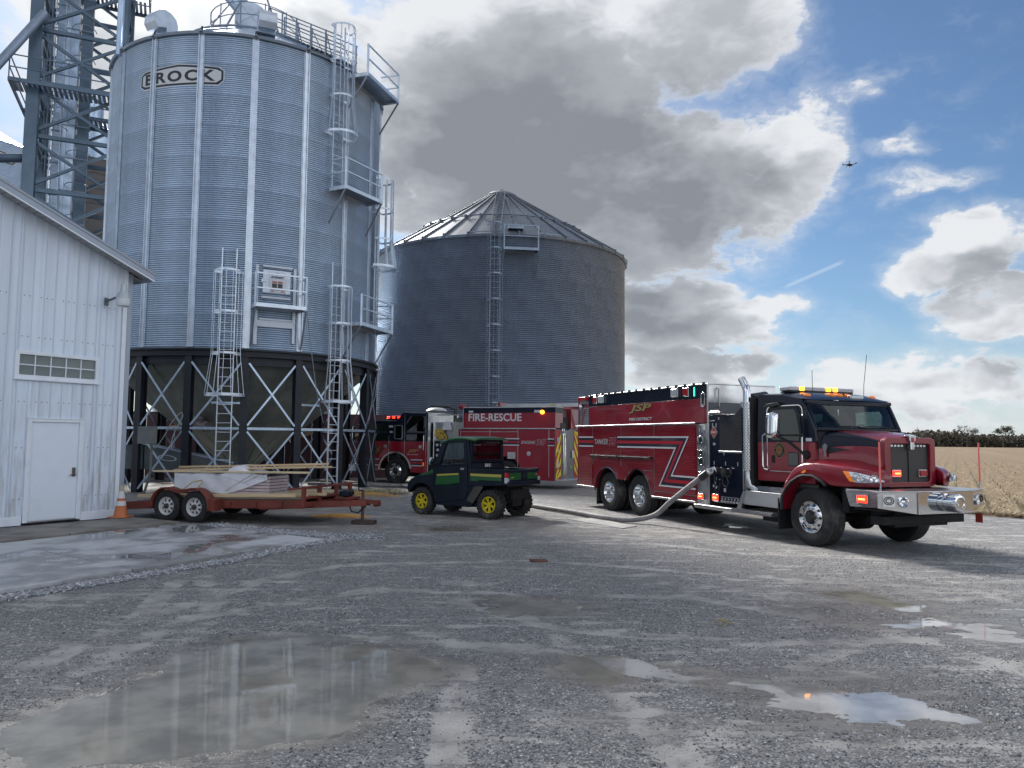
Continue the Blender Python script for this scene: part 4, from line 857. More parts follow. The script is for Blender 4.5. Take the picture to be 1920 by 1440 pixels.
# access door, its frame and its sticker
n, t = radial(-60)
def hatch():
    f = bend(-60, RB); H = MB()
    def q(s0, s1, za, zb, d0, d1):
        P = [f(s, d, z) for d in (d0, d1) for (s, z) in ((s0, za), (s1, za), (s1, zb), (s0, zb))]; H.add(P, [(0, 1, 2, 3), (4, 5, 6, 7), (0, 1, 5, 4), (1, 2, 6, 5), (2, 3, 7, 6), (3, 0, 4, 7)])
    q(-.46, .46, 6.80, 7.60, .02, .075); door = H.build('access_door', mat('door_galv', (.60, .66, .74), .4, .35, var=.06), HB, bevel=.008)
    H = MB(); q(-.48, .50, 7.68, 7.76, .02, .12); q(-.50, .46, 6.60, 6.68, .02, .12); q(-.70, -.60, 6.3, 7.72, .02, .09); q(.56, .66, 5.1, 7.72, .02, .09); q(-.72, -.60, 5.0, 6.2, .02, .10); q(-.62, .60, 5.62, 5.84, .02, .10); q(-.56, .58, 5.86, 5.93, .02, .06); H.build('door_frame', mat('frame_galv', (.50, .55, .62), .4, .3, var=.06), HB, bevel=.006)
    H = MB(); q(-.52, -.36, 7.18, 7.24, .076, .10); q(-.50, -.47, 7.13, 7.29, .09, .12); H.build('door_latch', M['galvtrim'], door, smooth=0)
    H = MB(); q(-.24, .30, 6.84, 7.55, .077, .080); stk = H.build('sticker', mat('sticker_white', (.66, .70, .76), .5), door, smooth=0)
    n_, t_ = radial(-60); c0 = n_ * (RB + .084)
    navy = mat('print_navy', (.02, .03, .09), .5); redp = mat('print_red', (.45, .08, .06), .5); gp = mat('print_dark', (.06, .065, .07), .5)
    fit_text('EVEREST', .44, .065, stk, navy, c0 + t_ * .02 + Vector((0, 0, 7.36)), t_, (0, 0, 1), bold=.03, shear=.2, depth=.003)
    for nm, lst, mm_ in (('print', [(-.16, .0, 6.99, 7.14), (.03, .19, 6.99, 7.14)], gp), ('print', [(-.16, .0, 7.165, 7.215), (.03, .19, 7.165, 7.215), (-.21, -.07, 6.91, 6.945), (-.04, .10, 6.91, 6.945), (.13, .27, 6.91, 6.945), (-.20, -.08, 6.86, 6.885), (.14, .26, 6.86, 6.885)], redp)):
        H = MB()
        for (s0, s1, za, zb) in lst: q(s0, s1, za, zb, .081, .084)
        H.build('printed_panel', mm_, stk, smooth=0)
    H = MB(); P0 = lambda s, z: c0 + t_ * s + Vector((0, 0, z))
    for a_, b_ in (((-.1, 7.44), (.02, 7.52)), ((.02, 7.52), (.08, 7.46)), ((.08, 7.46), (.13, 7.49)), ((.13, 7.49), (.2, 7.43))): H.beam(P0(*a_), P0(*b_), .006, .014, up=n_)
    H.build('mountain_mark', redp, stk, smooth=0, fix=False)
hatch()
# ladders, cages and platforms
make_platform(HB, -68.5, -50.5, RB, 6.28, .62, brace=1.35)
l1 = make_ladder(HB, -77.0, RB, .35, 7.45, cage=(3.25, 4.62, 7.38), above=.75, nstrap=7)
l2 = make_ladder(HB, -35.2, RB, .05, 7.35, cage=(3.15, 4.62, 7.28), above=.85, nstrap=7)
make_platform(HB, -30.5, -4.5, RB, 6.02, .78, open_side='l')
make_ladder(HB, -6.0, RB, 5.9, 12.3, cage=(8.6, 9.7, 12.1), above=0.0, nstrap=6, off=.22)
make_platform(HB, -39.0, -17.5, RB, 10.85, .80, open_side='r')
make_ladder(HB, -36.5, RB, 10.8, 16.6, cage=(12.9, 14.3, 16.95), above=.55, nstrap=6, off=.16)
make_platform(HB, -31.0, -5.0, RB, 15.35, .85, open_side='l', rail=1.15)
# roof stair with handrails, peak rails and roof vents
def roof_pt(phi, r, up=0.0): a = R(phi); return Vector((r * cos(a), r * sin(a), lerp(ZT, z1, (RB + .13 - r) / (RB + .13 - .95)) + up))
n, t = radial(-30); stp = MB(); rs = MB()
for s in (-.42, .42):
    for h in (.35, .68, 1.0): rs.tube([roof_pt(-30, RB + .05, h) + t * s, roof_pt(-30, 1.2, h) + t * s], .024, 6)
    for k in range(6): rs.beam(roof_pt(-30, lerp(RB, 1.2, k / 5), .0) + t * s, roof_pt(-30, lerp(RB, 1.2, k / 5), 1.02) + t * s, .05)
    for k in (1, 3): rs.beam(roof_pt(-30, lerp(RB, 1.2, k / 5) , .95) + t * s, roof_pt(-30, lerp(RB, 1.2, k / 5) + .55, .05) + t * s * 1.5, .03)
for k in range(16): stp.obox(roof_pt(-30, lerp(RB, 1.2, (k + .5) / 16), .10), (.2, .8, .03), Matrix.Rotation(R(-30), 3, 'Z'))
sp = stp.build('roof_stair', M['galvdull'], HB, smooth=0, fix=False); rs.build('stair_handrail', M['galvdull'], sp, smooth=0, fix=False)
pr = MB()
for k in range(12):
    a = 30 * k; pr.beam(roof_pt(a, 1.75, 0), roof_pt(a, 1.75, 1.15), .035)
for h in (.6, 1.1): pr.tube([roof_pt(12 * k, 1.75, h) for k in range(30)], .02, 6, closed=True)
for a in (-150, -128, -100, -48): pr.beam(roof_pt(a, 2.3, 0), Vector((.35 * cos(R(a)), .35 * sin(R(a)), z1 + 2.4)), .05)
pr.build('peak_handrail', M['galvdull'], HB, smooth=0, fix=False)
def drum():
    ax = Vector((0.32, -0.90, 0.12)).normalized(); c = Vector((.05, -.75, z1 + .42))
    d = MB().lathe([(-.55, 0), (-.55, .62), (.30, .62), (.34, .58), (.34, 0)], c, ax, 36).build('fill_hood', M['galvtrim'], HB)
    MB().tube([c + Vector((-.15, .1, .3)), c + Vector((-1.0, .3, 1.35)), c + Vector((-3.4, .6, 4.4))], [.36, .36, .36], 20).build('fill_spout', M['galv'], d)
    u = ax.orthogonal().normalized(); v = ax.cross(u); m_ = MB(); fc = c + ax * .35
    for (p_, q_) in ((u, -u), (v, -v)): m_.beam(fc + p_ * .57, fc + q_ * .57, .05, .02, up=ax)
    m_.build('hood_rib', M['galvtrim'], d, smooth=0, fix=False)
drum()
def vent(phi, r_, w_, hgt, name='roof_vent'):
    n, t = radial(phi); b = roof_pt(phi, r_, -.1); pts = [(-.05, 0), (.32, 0)] + [(.32 + .0, .12)] + [(.62 , .02), (.74, .16), (.72, .36), (.60, .50), (.40, .58), (.18, .56), (.0, .46), (-.08, .30)]
    V = MB(); V.v = []; nn = len(pts)
    for s in (-w_ / 2, w_ / 2): V.v += [tuple(b + n * (p_[0] * hgt * 1.35) + Vector((0, 0, p_[1] * hgt * 1.6)) + t * s) for p_ in pts]
    V.f = [tuple(range(nn)), tuple(range(2 * nn - 1, nn - 1, -1))] + [(i, (i + 1) % nn, (i + 1) % nn + nn, i + nn) for i in range(nn)]
    V.build(name, M['galvtrim'], HB, smooth=50, bevel=.01)
vent(-119, RB - 1.15, .62, .85); vent(-66, RB - 1.0, .62, .82); vent(40, RB - 1.1, .62, .8); vent(150, RB - 1.1, .62, .8)
MB().cyl(LP(R(-133), ZT - .2, RB + .12), LP(R(-133), ZT + 9, RB + .12), .11, 12).build('down_spout', M['galv'], HB)
for p0_, p1_ in ((-83, -69), (-48, -38)): MB().beam(LP(R(p0_), 3.02, RB - .32), LP(R(p1_), 3.02, RB - .32), .07, .07).build('slide_bar', M['galv'], HB, smooth=0, fix=False)
rp = MB(); P_ = lambda ph, r_, z: LP(R(ph), z, r_)
rp.tube([P_(-51.5, RB + .62, 7.3), P_(-50, RB + .5, 6.2), P_(-47, RB + .35, 4.8), P_(-44, RB + .28, 3.4), P_(-41, RB + .3, 2.4)], .012, 5)
rp.tube([P_(-3, RB + .35, 4.95), P_(-14, RB + .55, 3.4), P_(-27, RB + .6, 1.2), P_(-30, RB + .6, .6)], .012, 5)
rp.build('guy_cable', M['galvdull'], HB, fix=False)
# electrical box with conduit on the leg nearest the white building
eb = thing('electrical_box', 'grey electrical box and conduit on the hopper bin leg behind the cone', 'electrical box', (-11.62, 24.95, 0), R(-20))
gb = mat('electric_grey', (.17, .19, .19), .45, .2, var=.1)
box('cabinet', gb, eb, -.30, .22, -.30, .0, 1.62, 2.18, .012)
MB().tube([(.12, -.12, 1.62), (.12, -.12, .75), (.06, -.14, .45), (-.05, -.16, .1), (-.06, -.16, -.02)], .04, 10).build('conduit', gb, eb)
MB().tube(smooth_path([(.20, -.15, 1.6), (.36, -.2, 1.50), (.58, -.1, 1.85), (.78, 0.0, 2.3), (1.0, .12, 2.62), (1.06, .16, 2.5), (.92, .05, 2.1), (.86, -.05, 1.7), (.9, -.05, 1.45)], 6), .013, 6).build('loose_cable', mat('cable_grey', (.35, .35, .36), .5), eb)
cv = thing('grain_conveyor', 'grey inclined conveyor with a pale oval plate beneath the hopper bin', 'conveyor', (-12.4, 26.3, 0), R(9))
cm_ = mat('conveyor_grey', (.13, .155, .16), .45, .3, var=.15)
MB().prism([(-1.2, .78), (-1.2, 1.55), (.1, 1.60), (2.9, .95), (2.9, .35), (.6, .75)], -.3, .3).build('trough', cm_, cv, bevel=.01)
MB().prism([(-.1, 1.605), (2.9, .955), (2.9, 1.01), (-.1, 1.66)], -.34, .34).build('cover', M['galv'], cv, smooth=0)
MB().prism([(.75 + .30 * cos(R(a)), 1.14 + .10 * sin(R(a)) - .04 * cos(R(a))) for a in range(0, 360, 15)], -.312, -.302).build('oval_plate', M['galvtrim'], cv, smooth=0)
MB().prism([(.75 + .25 * cos(R(a)), 1.14 + .075 * sin(R(a)) - .035 * cos(R(a))) for a in range(0, 360, 15)], -.316, -.3125).build('plate_field', cm_, cv, smooth=0)
for x_ in (-.9, 1.4, 2.6): box('support_leg', cm_, cv, x_ - .05, x_ + .05, -.26, -.16, -.02, .8 if x_ < 2 else .5)
# dark red panel wall inside the rear legs, with timber braces
PWL = thing('panel_wall', 'dark maroon panelled wall standing behind the hopper bin legs', 'wall', (-10.6, 36.2, 0), R(10))
mr = mat('maroon_panel', (.085, .040, .052), .6, 0, var=.2, vscale=1.5); wood = mat('raw_lumber', (.46, .34, .20), .7, 0, var=.25, vscale=2.5, stretch=(.4, 6, 6))
pmh = MB().box(.01, 1.20, -.04, .04, 0, 3.0).mesh('panel', mr, 0)
for k in range(-3, 8):
    o = bpy.data.objects.new('panel', pmh); COL.objects.link(o); o.parent = PWL; o.location = (-4.9 + 1.22 * k, 0, 0)
bm_ = MB().beam((0, -.1, 1.7), (1.9, -.1, 2.25), .05, .14).mesh('timber_brace', wood, 0)
for k in range(-1, 4):
    o = bpy.data.objects.new('timber_brace', bm_); COL.objects.link(o); o.parent = PWL; o.location = (-4.4 + 2.3 * k, 0, .1)
for k, (x_, y_, L_, rz) in enumerate(((-9.0, 27.2, 2.6, -12), (-7.6, 27.6, 3.0, -16), (-11.2, 28.4, 2.4, 8), (-12.3, 30.6, 2.8, 14), (-8.7, 29.0, 3.2, -4))):
    o = MB().box(-L_ / 2, L_ / 2, -.07, .07, 0, .04).build('plank', wood, None, loc=(x_, y_, .02 + .0)); o.rotation_euler = (0, 0, R(rz))
    tag(o, ('plank on the ground under the hopper bin, just behind the trailer wheels', 'plank on the ground under the hopper bin, nearest the trailer wrapped stack', 'plank on the ground under the hopper bin by the conveyor', 'plank on the ground against the maroon wall, left under the hopper bin', 'plank on the ground deep under the middle of the hopper bin')[k], 'plank', 'planks under the hopper bin')
mb_ = MB().lathe([(0, .20), (.34, .20), (.38, .15), (.52, .13), (.52, 0)], (-11.35, 28.1, 2.35), (.8, -.5, -.33), 20); mb_.box(-11.6, -11.2, 27.95, 28.2, 2.5, 2.75)
tag(mb_.build('gate_motor', mat('motor_grey', (.22, .20, .21), .4, .3), None), 'pale grey motor mounted on the side of the hopper cone', 'motor')

# ---- wide bin behind the trucks
GB = thing('grain_bin', 'wide corrugated grain bin with a conical roof behind the fire trucks', 'grain bin', (-.763, 46.994, 0))
R2 = 7.563; T2 = 12.50 / 11
sh2 = corr_sheet(R2, 15.15, T2 + .01, 11, 0.022, 7, M['galvdull'], groove=False)
for k in range(24):
    for j in range(11):
        o = bpy.data.objects.new('wall_sheet', sh2); COL.objects.link(o); o.parent = GB; o.location = (0, 0, T2 * j); o.rotation_euler = (0, 0, R(15 * k + (7.5 if j % 2 else 0)))
ze, zp = 12.52, 16.95
rf = MB(); r0, r1 = R2 + .18, .75
for k in range(2):
    a0, a1 = R(-5 + 5 * k), R(5 * k); rf.add([(r0 * cos(a0), r0 * sin(a0), ze), (r0 * cos(a1), r0 * sin(a1), ze), (r1 * cos(a1), r1 * sin(a1), zp), (r1 * cos(a0), r1 * sin(a0), zp)], [(0, 1, 2, 3)])
rf.beam(LP(R(-5), ze + .04, r0), LP(R(-5), zp + .03, r1), .07, .10); rfm = rf.mesh('roof_sheet', M['roofdull'], 20, fix=False)
cl2 = MB().box(r0 - .08, r0 + .02, -.05, .05, ze - .09, ze + .13).mesh('eave_clip', M['roofdull'], 0, fix=False); rm_ = lerp(r0, r1, .38); cl3 = MB().box(rm_ - .06, rm_ + .06, -.06, .06, lerp(ze, zp, .38) + .02, lerp(ze, zp, .38) + .20); cl3 = cl3.mesh('roof_clip', M['roofdull'], 0, fix=False)
for k in range(36):
    for nm, me, d_ in (('roof_sheet', rfm, 0), ('eave_clip', cl2, 5), ('roof_clip', cl3, 5)):
        o = bpy.data.objects.new(nm, me); COL.objects.link(o); o.parent = GB; o.rotation_euler = (0, 0, R(10 * k + d_ + 3))
MB().lathe([(ze - .12, R2 + .02), (ze - .12, R2 + .14), (ze + .0, R2 + .20), (ze + .0, R2 + .02)], n=96).build('eave_trim', M['galvdull'], GB)
MB().lathe([(lerp(ze, zp, .38) + .10, rm_ - .02), (lerp(ze, zp, .38) + .14, rm_ + .02), (lerp(ze, zp, .38) + .18, rm_ - .02)], n=72).build('roof_ring', M['galvdull'], GB)
MB().lathe([(zp - .12, .95), (zp + .02, .95), (zp + .16, .75), (zp + .26, .35), (zp + .30, .16), (zp + .42, .14), (zp + .42, 0)], n=36).build('peak_cap', M['roofdull'], GB)
make_ladder(GB, -91.3, R2, 1.6, 13.1, off=.2, w_=.5, cage=(None, 2.4, 13.0), m=M['galvdull'], nstrap=7, cr=.42)
pfm = make_platform(GB, -88.2, -75.4, R2, 11.62, .75, m=M['galvdull'], rail=1.25, brace=1.2)
n, t = radial(-91.3); rl_ = MB(); P2 = lambda r_, s, up: n * r_ + t * s + Vector((0, 0, lerp(ze, zp, (r0 - r_) / (r0 - r1)) + up))
for s in (-.26, .26): rl_.beam(P2(r0, s, .12), P2(r1 + .3, s, .12), .05)
for k in range(22): rl_.beam(P2(lerp(r0, r1 + .3, k / 22), -.26, .13), P2(lerp(r0, r1 + .3, k / 22), .26, .13), .03)
rl_.build('roof_ladder', M['roofdull'], GB, smooth=0, fix=False)
n3, t3 = radial(-83)
rh = MB(); P3 = lambda r_, s, up: n3 * r_ + t3 * s + Vector((0, 0, lerp(ze, zp, (r0 - r_) / (r0 - r1)) + up))
rh.beam(P3(r0 - .5, -.4, .12), P3(r0 - .5, .4, .12), .5, .14, up=(0, 0, 1)); rh.build('roof_hatch', M['galvdull'], GB, smooth=0, fix=False)
for a_ in (-101, -74): MB().beam(LP(R(a_), ze + .12, r0 + .0), LP(R(a_ + 9), ze + .12, r0), .05, .05).build('snow_guard', M['galvdull'], GB, smooth=0, fix=False)
# bright bin seen between the hopper legs
BB = thing('corrugated_bin', 'pale corrugated bin glimpsed between the legs under the hopper bin', 'grain bin', (-15.5, 46.5, 0))
shb = corr_sheet(5.6, 20.2, 1.12, 11, .014, 6, M['galvtrim'])
for k in range(18):
    for j in range(5):
        o = bpy.data.objects.new('wall_sheet', shb); COL.objects.link(o); o.parent = BB; o.location = (0, 0, 1.11 * j); o.rotation_euler = (0, 0, R(20 * k))
MB().lathe([(5.55, 5.75), (8.2, .4), (8.3, 0)], n=48).build('roof', M['galv'], BB)

# ------------------------------------------------------------------ bucket elevator tower and what stands behind it
tan_ = mat('tan_bin_cladding', (.125, .115, .112), .6, .2, var=.15, vscale=.8); ts = M['towersteel']
SB = thing('tan_ribbed_bin', 'narrow tan banded bin with a grey conical top behind the lattice tower', 'grain bin', (-25.3, 45.0, 0))
rb = 1.62; bm2 = MB().lathe([(0, rb), (.86, rb), (.87, rb - .03), (.90, rb - .03)], n=40).mesh('wall_band', tan_, 40, fix=False)
for k in range(20):
    o = bpy.data.objects.new('wall_band', bm2); COL.objects.link(o); o.parent = SB; o.location = (0, 0, .9 * k)
MB().lathe([(18.0, rb + .03), (19.55, rb + .03), (19.6, rb - .02)], n=40).build('top_band', M['galv'], SB)
cs = MB()
for k in range(2):
    a0, a1 = R(-20 + 20 * k), R(20 * k); cs.add([((rb + .08) * cos(a0), (rb + .08) * sin(a0), 19.55), ((rb + .08) * cos(a1), (rb + .08) * sin(a1), 19.55), (.3 * cos(a1), .3 * sin(a1), 20.75), (.3 * cos(a0), .3 * sin(a0), 20.75)], [(0, 1, 2, 3)])
cs.beam(LP(R(-20), 19.58, rb + .08), LP(R(-20), 20.78, .3), .05, .06); cs = cs.mesh('roof_sheet', M['galv'], 20, fix=False)
for k in range(9):
    o = bpy.data.objects.new('roof_sheet', cs); COL.objects.link(o); o.parent = SB; o.rotation_euler = (0, 0, R(40 * k))
MB().lathe([(20.6, .55), (22.3, .55), (22.35, 0)], n=24).build('inlet_box', M['galv'], SB)
LB = thing('lettered_bin', 'corrugated bin with part of a name plate showing behind the tower, at the far left', 'grain bin', (-36.2, 51.0, 0))
R5 = 3.7; sh5 = corr_sheet(R5, 20.2, 1.12, 11, .014, 6, M['galv'])
for k in range(18):
    for j in range(14):
        o = bpy.data.objects.new('wall_sheet', sh5); COL.objects.link(o); o.parent = LB; o.location = (0, 0, 5.4 + 1.11 * j); o.rotation_euler = (0, 0, R(20 * k))
MB().lathe([(0, R5 - .2), (5.42, R5 - .2)], n=40).build('base_wall', M['galvdull'], LB); MB().lathe([(20.9, R5 + .12), (22.9, .4), (22.95, 0)], n=40).build('roof', M['galv'], LB)
bin_sign(LB, -49, R5, 19.9, 3.3, .85)
TW = thing('elevator_tower', 'tall blue-grey lattice grain tower with ladders and a platform behind the white building', 'tower', (-20.55, 35.6, 0), R(24))
HT = 27.0; hw = 1.75
for (sx, sy, w_) in ((-1, -1, .50), (1, -1, .34), (1, 1, .40), (-1, 1, .40)):
    if (sx, sy) == (1, -1): MB().cyl((sx * hw, sy * hw, 0), (sx * hw, sy * hw, HT), .19, 16).build('leg', ts, TW)
    else: box('leg', ts, TW, sx * hw - w_ / 2, sx * hw + w_ / 2, sy * hw - w_ / 2, sy * hw + w_ / 2, 0, HT, .02)
def tb(a, b, w_=.16): return MB().beam(a, b, w_).build('brace', ts, TW, smooth=0, fix=False)
lev = [7.8 + 2.45 * k for k in range(8)]
cor = [(-hw, -hw), (hw, -hw), (hw, hw), (-hw, hw)]
for k, z in enumerate(lev):
    for i in range(4):
        a, b = cor[i], cor[(i + 1) % 4]; tb((*a, z), (*b, z), .17)
        if k < 7:
            if (k + i) % 2: a, b = b, a
            tb((*a, z + .15), (*b, lev[k + 1] - .15), .12); tb((*b, z + .15), (*a, lev[k + 1] - .15), .13) if i % 2 == 0 else None
for (x0, x1, y0, y1, mm_) in ((-.72, -.22, -.55, -.15, M['galv']), (-.12, .34, -.55, -.15, ts), (-1.25, -.85, .4, .8, M['galv']), (-.6, -.3, .6, 1.0, ts)):
    d = box('leg_casing', mm_, TW, x0, x1, y0, y1, 0, HT, .01); j = MB()
    for k in range(12): j.box(x0 - .03, x1 + .03, y0 - .03, y1 + .03, 8.5 + 1.55 * k, 8.56 + 1.55 * k)
    j.build('flange', M['galvdull'], d, smooth=0)
L = MB()
for s in (-.2, .2): L.beam((-.95 + s, -.75, 6), (-.95 + s, -.75, HT), .05)
tl = L.build('ladder', M['galvtrim'], TW, smooth=0, fix=False); rg = MB().cyl((-.2, 0, 0), (.2, 0, 0), .016, 6).mesh('rung', M['galvtrim'], 0, fix=False)
for k in range(60):
    o = bpy.data.objects.new('rung', rg); COL.objects.link(o); o.parent = tl; o.location = (-.95, -.75, 8.0 + .31 * k)
cg = MB()
for k in range(12): cg.tube([(-.95 + .48 * cos(a), -.75 - .75 * sin(a), 8.4 + 1.5 * k) for a in [PI * q / 12 for q in range(13)]], .02, 5)
for q in range(5):
    a = PI * (q + .5) / 5; cg.beam((-.95 + .48 * cos(a), -.75 - .75 * sin(a), 8.4), (-.95 + .48 * cos(a), -.75 - .75 * sin(a), HT), .02)
for k in range(9): cg.tube([(-.0 + .50 * cos(a), -.55 - .75 * sin(a), 8.9 + 1.5 * k) for a in [PI * q / 12 for q in range(13)]], .02, 5)
cg.build('safety_cage', M['galvdull'], tl, smooth=0, fix=False)
for zp_ in (17.2, 23.6):
    pf = MB()
    for (a, b) in (((-hw - .8, -hw - .9), (hw + .9, -hw - .9)), ((-hw - .8, hw + .3), (hw + .9, hw + .3)), ((-hw - .8, -hw - .9), (-hw - .8, hw + .3)), ((hw + .9, -hw - .9), (hw + .9, hw + .3))): pf.beam((*a, zp_), (*b, zp_), .08, .17)
    pfo = pf.build('platform', ts, TW, smooth=0, fix=False); gr = MB()
    for k in range(26): gr.box(lerp(-hw - .75, hw + .8, k / 26), lerp(-hw - .75, hw + .8, (k + .62) / 26), -hw - .85, -hw + .55, zp_ + .06, zp_ + .09)
    for k in range(26): gr.box(lerp(-hw - .75, hw + .8, k / 26), lerp(-hw - .75, hw + .8, (k + .62) / 26), hw - .9, hw + .25, zp_ + .06, zp_ + .09)
    tag(gr.build('deck_grating', M['galvdull'], pfo, smooth=0, fix=False), kind='stuff'); hr = MB()
    for h in (.55, 1.1):
        for (a, b) in (((-hw - .8, -hw - .9), (hw + .9, -hw - .9)), ((-hw - .8, hw + .3), (hw + .9, hw + .3)), ((-hw - .8, -hw - .9), (-hw - .8, hw + .3)), ((hw + .9, -hw - .9), (hw + .9, hw + .3))): hr.beam((*a, zp_ + h), (*b, zp_ + h), .045)
    for k in range(5):
        for y_ in (-hw - .9, hw + .3): hr.beam((lerp(-hw - .8, hw + .9, k / 4), y_, zp_), (lerp(-hw - .8, hw + .9, k / 4), y_, zp_ + 1.1), .045)
    hr.build('handrail', ts, pfo, smooth=0, fix=False)
for k, (a, b, r_) in enumerate((((-1.2, -2.6, 24.5), (-6.6, -4.2, 14.0), .31), ((-1.4, -2.3, 20.6), (-4.4, -3.6, 14.6), .18), ((-1.9, -1.4, 14.2), (-6.5, -2.8, 13.0), .20), ((-1.9, 1.2, 13.1), (-7.0, .2, 12.0), .18))):
    MB().cyl(a, b, r_, 18).build('grain_spout', M['galvdull'] if k < 2 else ts, TW)
for a, b in (((hw, -hw, 19.6), (4.9, -2.6, 16.0)), ((hw, -hw, 18.3), (4.9, -2.6, 15.8)), ((hw, -hw, 15.3), (4.9, -2.6, 16.0)), ((hw, hw, 21.5), (4.9, -2.4, 16.1))): MB().beam(a, b, .15).build('tie_brace', ts, TW, smooth=0, fix=False)
# ------------------------------------------------------------------ wheels
def truck_wheel(parent, x, y, z, r, wid, side, style, name='wheel'):
    """side = -1: outer face looks to -y.  style: convex (steer) or deep (dual)"""
    W_ = bpy.data.objects.new(name, None); COL.objects.link(W_); W_.parent = parent; W_.location = (x, y, z)
    ax = (0, side, 0); h = wid / 2; rr = r * .56
    key = ('tyre', round(r, 3), wid, side)
    if key not in CACHE:
        CACHE[key] = MB().lathe([(-h * .80, rr * .98), (-h * .95, rr * 1.08), (-h, r * .80), (-h * .93, r * .93), (-h * .84, r * .975)], (0, 0, 0), ax, 56).lathe([(h * .80, rr * .98), (h * .95, rr * 1.08), (h, r * .80), (h * .93, r * .93), (h * .84, r * .975)], (0, 0, 0), ax, 56).mesh('tyre', M['rubber'], 40)
        T = MB().lathe([(-h * .84, r * .975), (-h * .76, r * .995), (-h * .5, r), (-h * .47, r * .978), (-h * .42, r * .978), (-h * .39, r), (-h * .03, r), (0, r * .978), (h * .05, r * .978), (h * .08, r), (h * .39, r), (h * .42, r * .978), (h * .47, r * .978), (h * .5, r), (h * .76, r * .995), (h * .84, r * .975)], (0, 0, 0), ax, 56)
        CACHE[key + ('t',)] = T.mesh('tread', M['tread'], 30)
    for nm, me in (('tyre', CACHE[key]), ('tread', CACHE[key + ('t',)])):
        o = bpy.data.objects.new(nm, me); COL.objects.link(o); o.parent = W_
    k2 = ('rim', style, round(r, 3), wid, side)
    if k2 not in CACHE:
        m = MB()
        if style == 'deep':
            m.lathe([(h * .82, rr), (h * .90, rr * .99), (h * .92, rr * .955), (h * .70, rr * .90), (-h * .10, rr * .84), (-h * .30, rr * .78), (-h * .34, rr * .55), (-h * .28, rr * .5), (-h * .2, rr * .34), (h * .25, rr * .30), (h * .30, rr * .26), (h * .31, 0)], (0, 0, 0), ax, 48)
            for k in range(10):
                a = 2 * PI * k / 10; m.cyl((rr * .44 * cos(a), side * (-h * .30), rr * .44 * sin(a)), (rr * .44 * cos(a), side * (-h * .05), rr * .44 * sin(a)), .016, 6)
        else:
            m.lathe([(h * .82, rr), (h * .90, rr * .99), (h * .90, rr * .955), (h * .62, rr * .90), (h * .70, rr * .80), (h * .92, rr * .66), (h * .96, rr * .52), (h * .92, rr * .44), (h * .80, rr * .40)], (0, 0, 0), ax, 48)
            for k in range(10):
                a = 2 * PI * (k + .5) / 10; m.cyl((rr * .53 * cos(a), side * (h * .93), rr * .53 * sin(a)), (rr * .53 * cos(a), side * (h * 1.12), rr * .53 * sin(a)), .017, 6)
        CACHE[k2] = m.mesh('rim', M['chrome'], 35)
        d = MB()
        if style != 'deep':
            for k in range(10):
                a = 2 * PI * k / 10; d.cyl((rr * .735 * cos(a), side * h * .72, rr * .735 * sin(a)), (rr * .735 * cos(a), side * (h * .86), rr * .735 * sin(a)), .024, 10)
            d.lathe([(h * .75, rr * .42), (h * .98, rr * .33), (h * 1.16, rr * .29), (h * 1.18, rr * .22), (h * 1.18, 0)], (0, 0, 0), ax, 24)
        else:
            for k in range(10):
                a = 2 * PI * (k + .5) / 10; d.cyl((rr * .66 * cos(a), side * (-h * .36), rr * .66 * sin(a)), (rr * .66 * cos(a), side * (-h * .30), rr * .66 * sin(a)), .026, 10)
        d.lathe([(-h * .8, rr * .98), (-h * .75, 0)], (0, 0, 0), ax, 24)
        CACHE[k2 + ('d',)] = d.mesh('hub', M['gunmetal'], 35)
    for nm, me in (('rim', CACHE[k2]), ('hub', CACHE[k2 + ('d',)])):
        o = bpy.data.objects.new(nm, me); COL.objects.link(o); o.parent = W_
    return W_
CACHE = {}
M['ltcore'] = mat('led_core', (.8, .2, .05), .3, emit=(1.0, .22, .05), es=3.0)
def lens_light(parent, c, w_, h_, side, m, name='warning_light', ax='y', d=.04):
    """bezel plus lens on a side (ax='y') or an end (ax='x') face"""
    B = MB(); x, y, z = c
    def bb(w, h, a, b): return (x - w / 2, x + w / 2, y + side * a, y + side * b, z - h / 2, z + h / 2) if ax == 'y' else (x + side * a, x + side * b, y - w / 2, y + w / 2, z - h / 2, z + h / 2)
    o = B.box(*bb(w_, h_, .001, d * .55)).build(name, M['chrome'], parent, bevel=.006)
    MB().box(*bb(w_ * .84, h_ * .80, d * .56, d)).build('lens', m, o, bevel=.008)
    if m is M['ltred']: MB().box(*bb(w_ * .60, h_ * .18, d * 1.002, d * 1.03)).build('led_row', M['ltcore'], o, smooth=0)
    return o
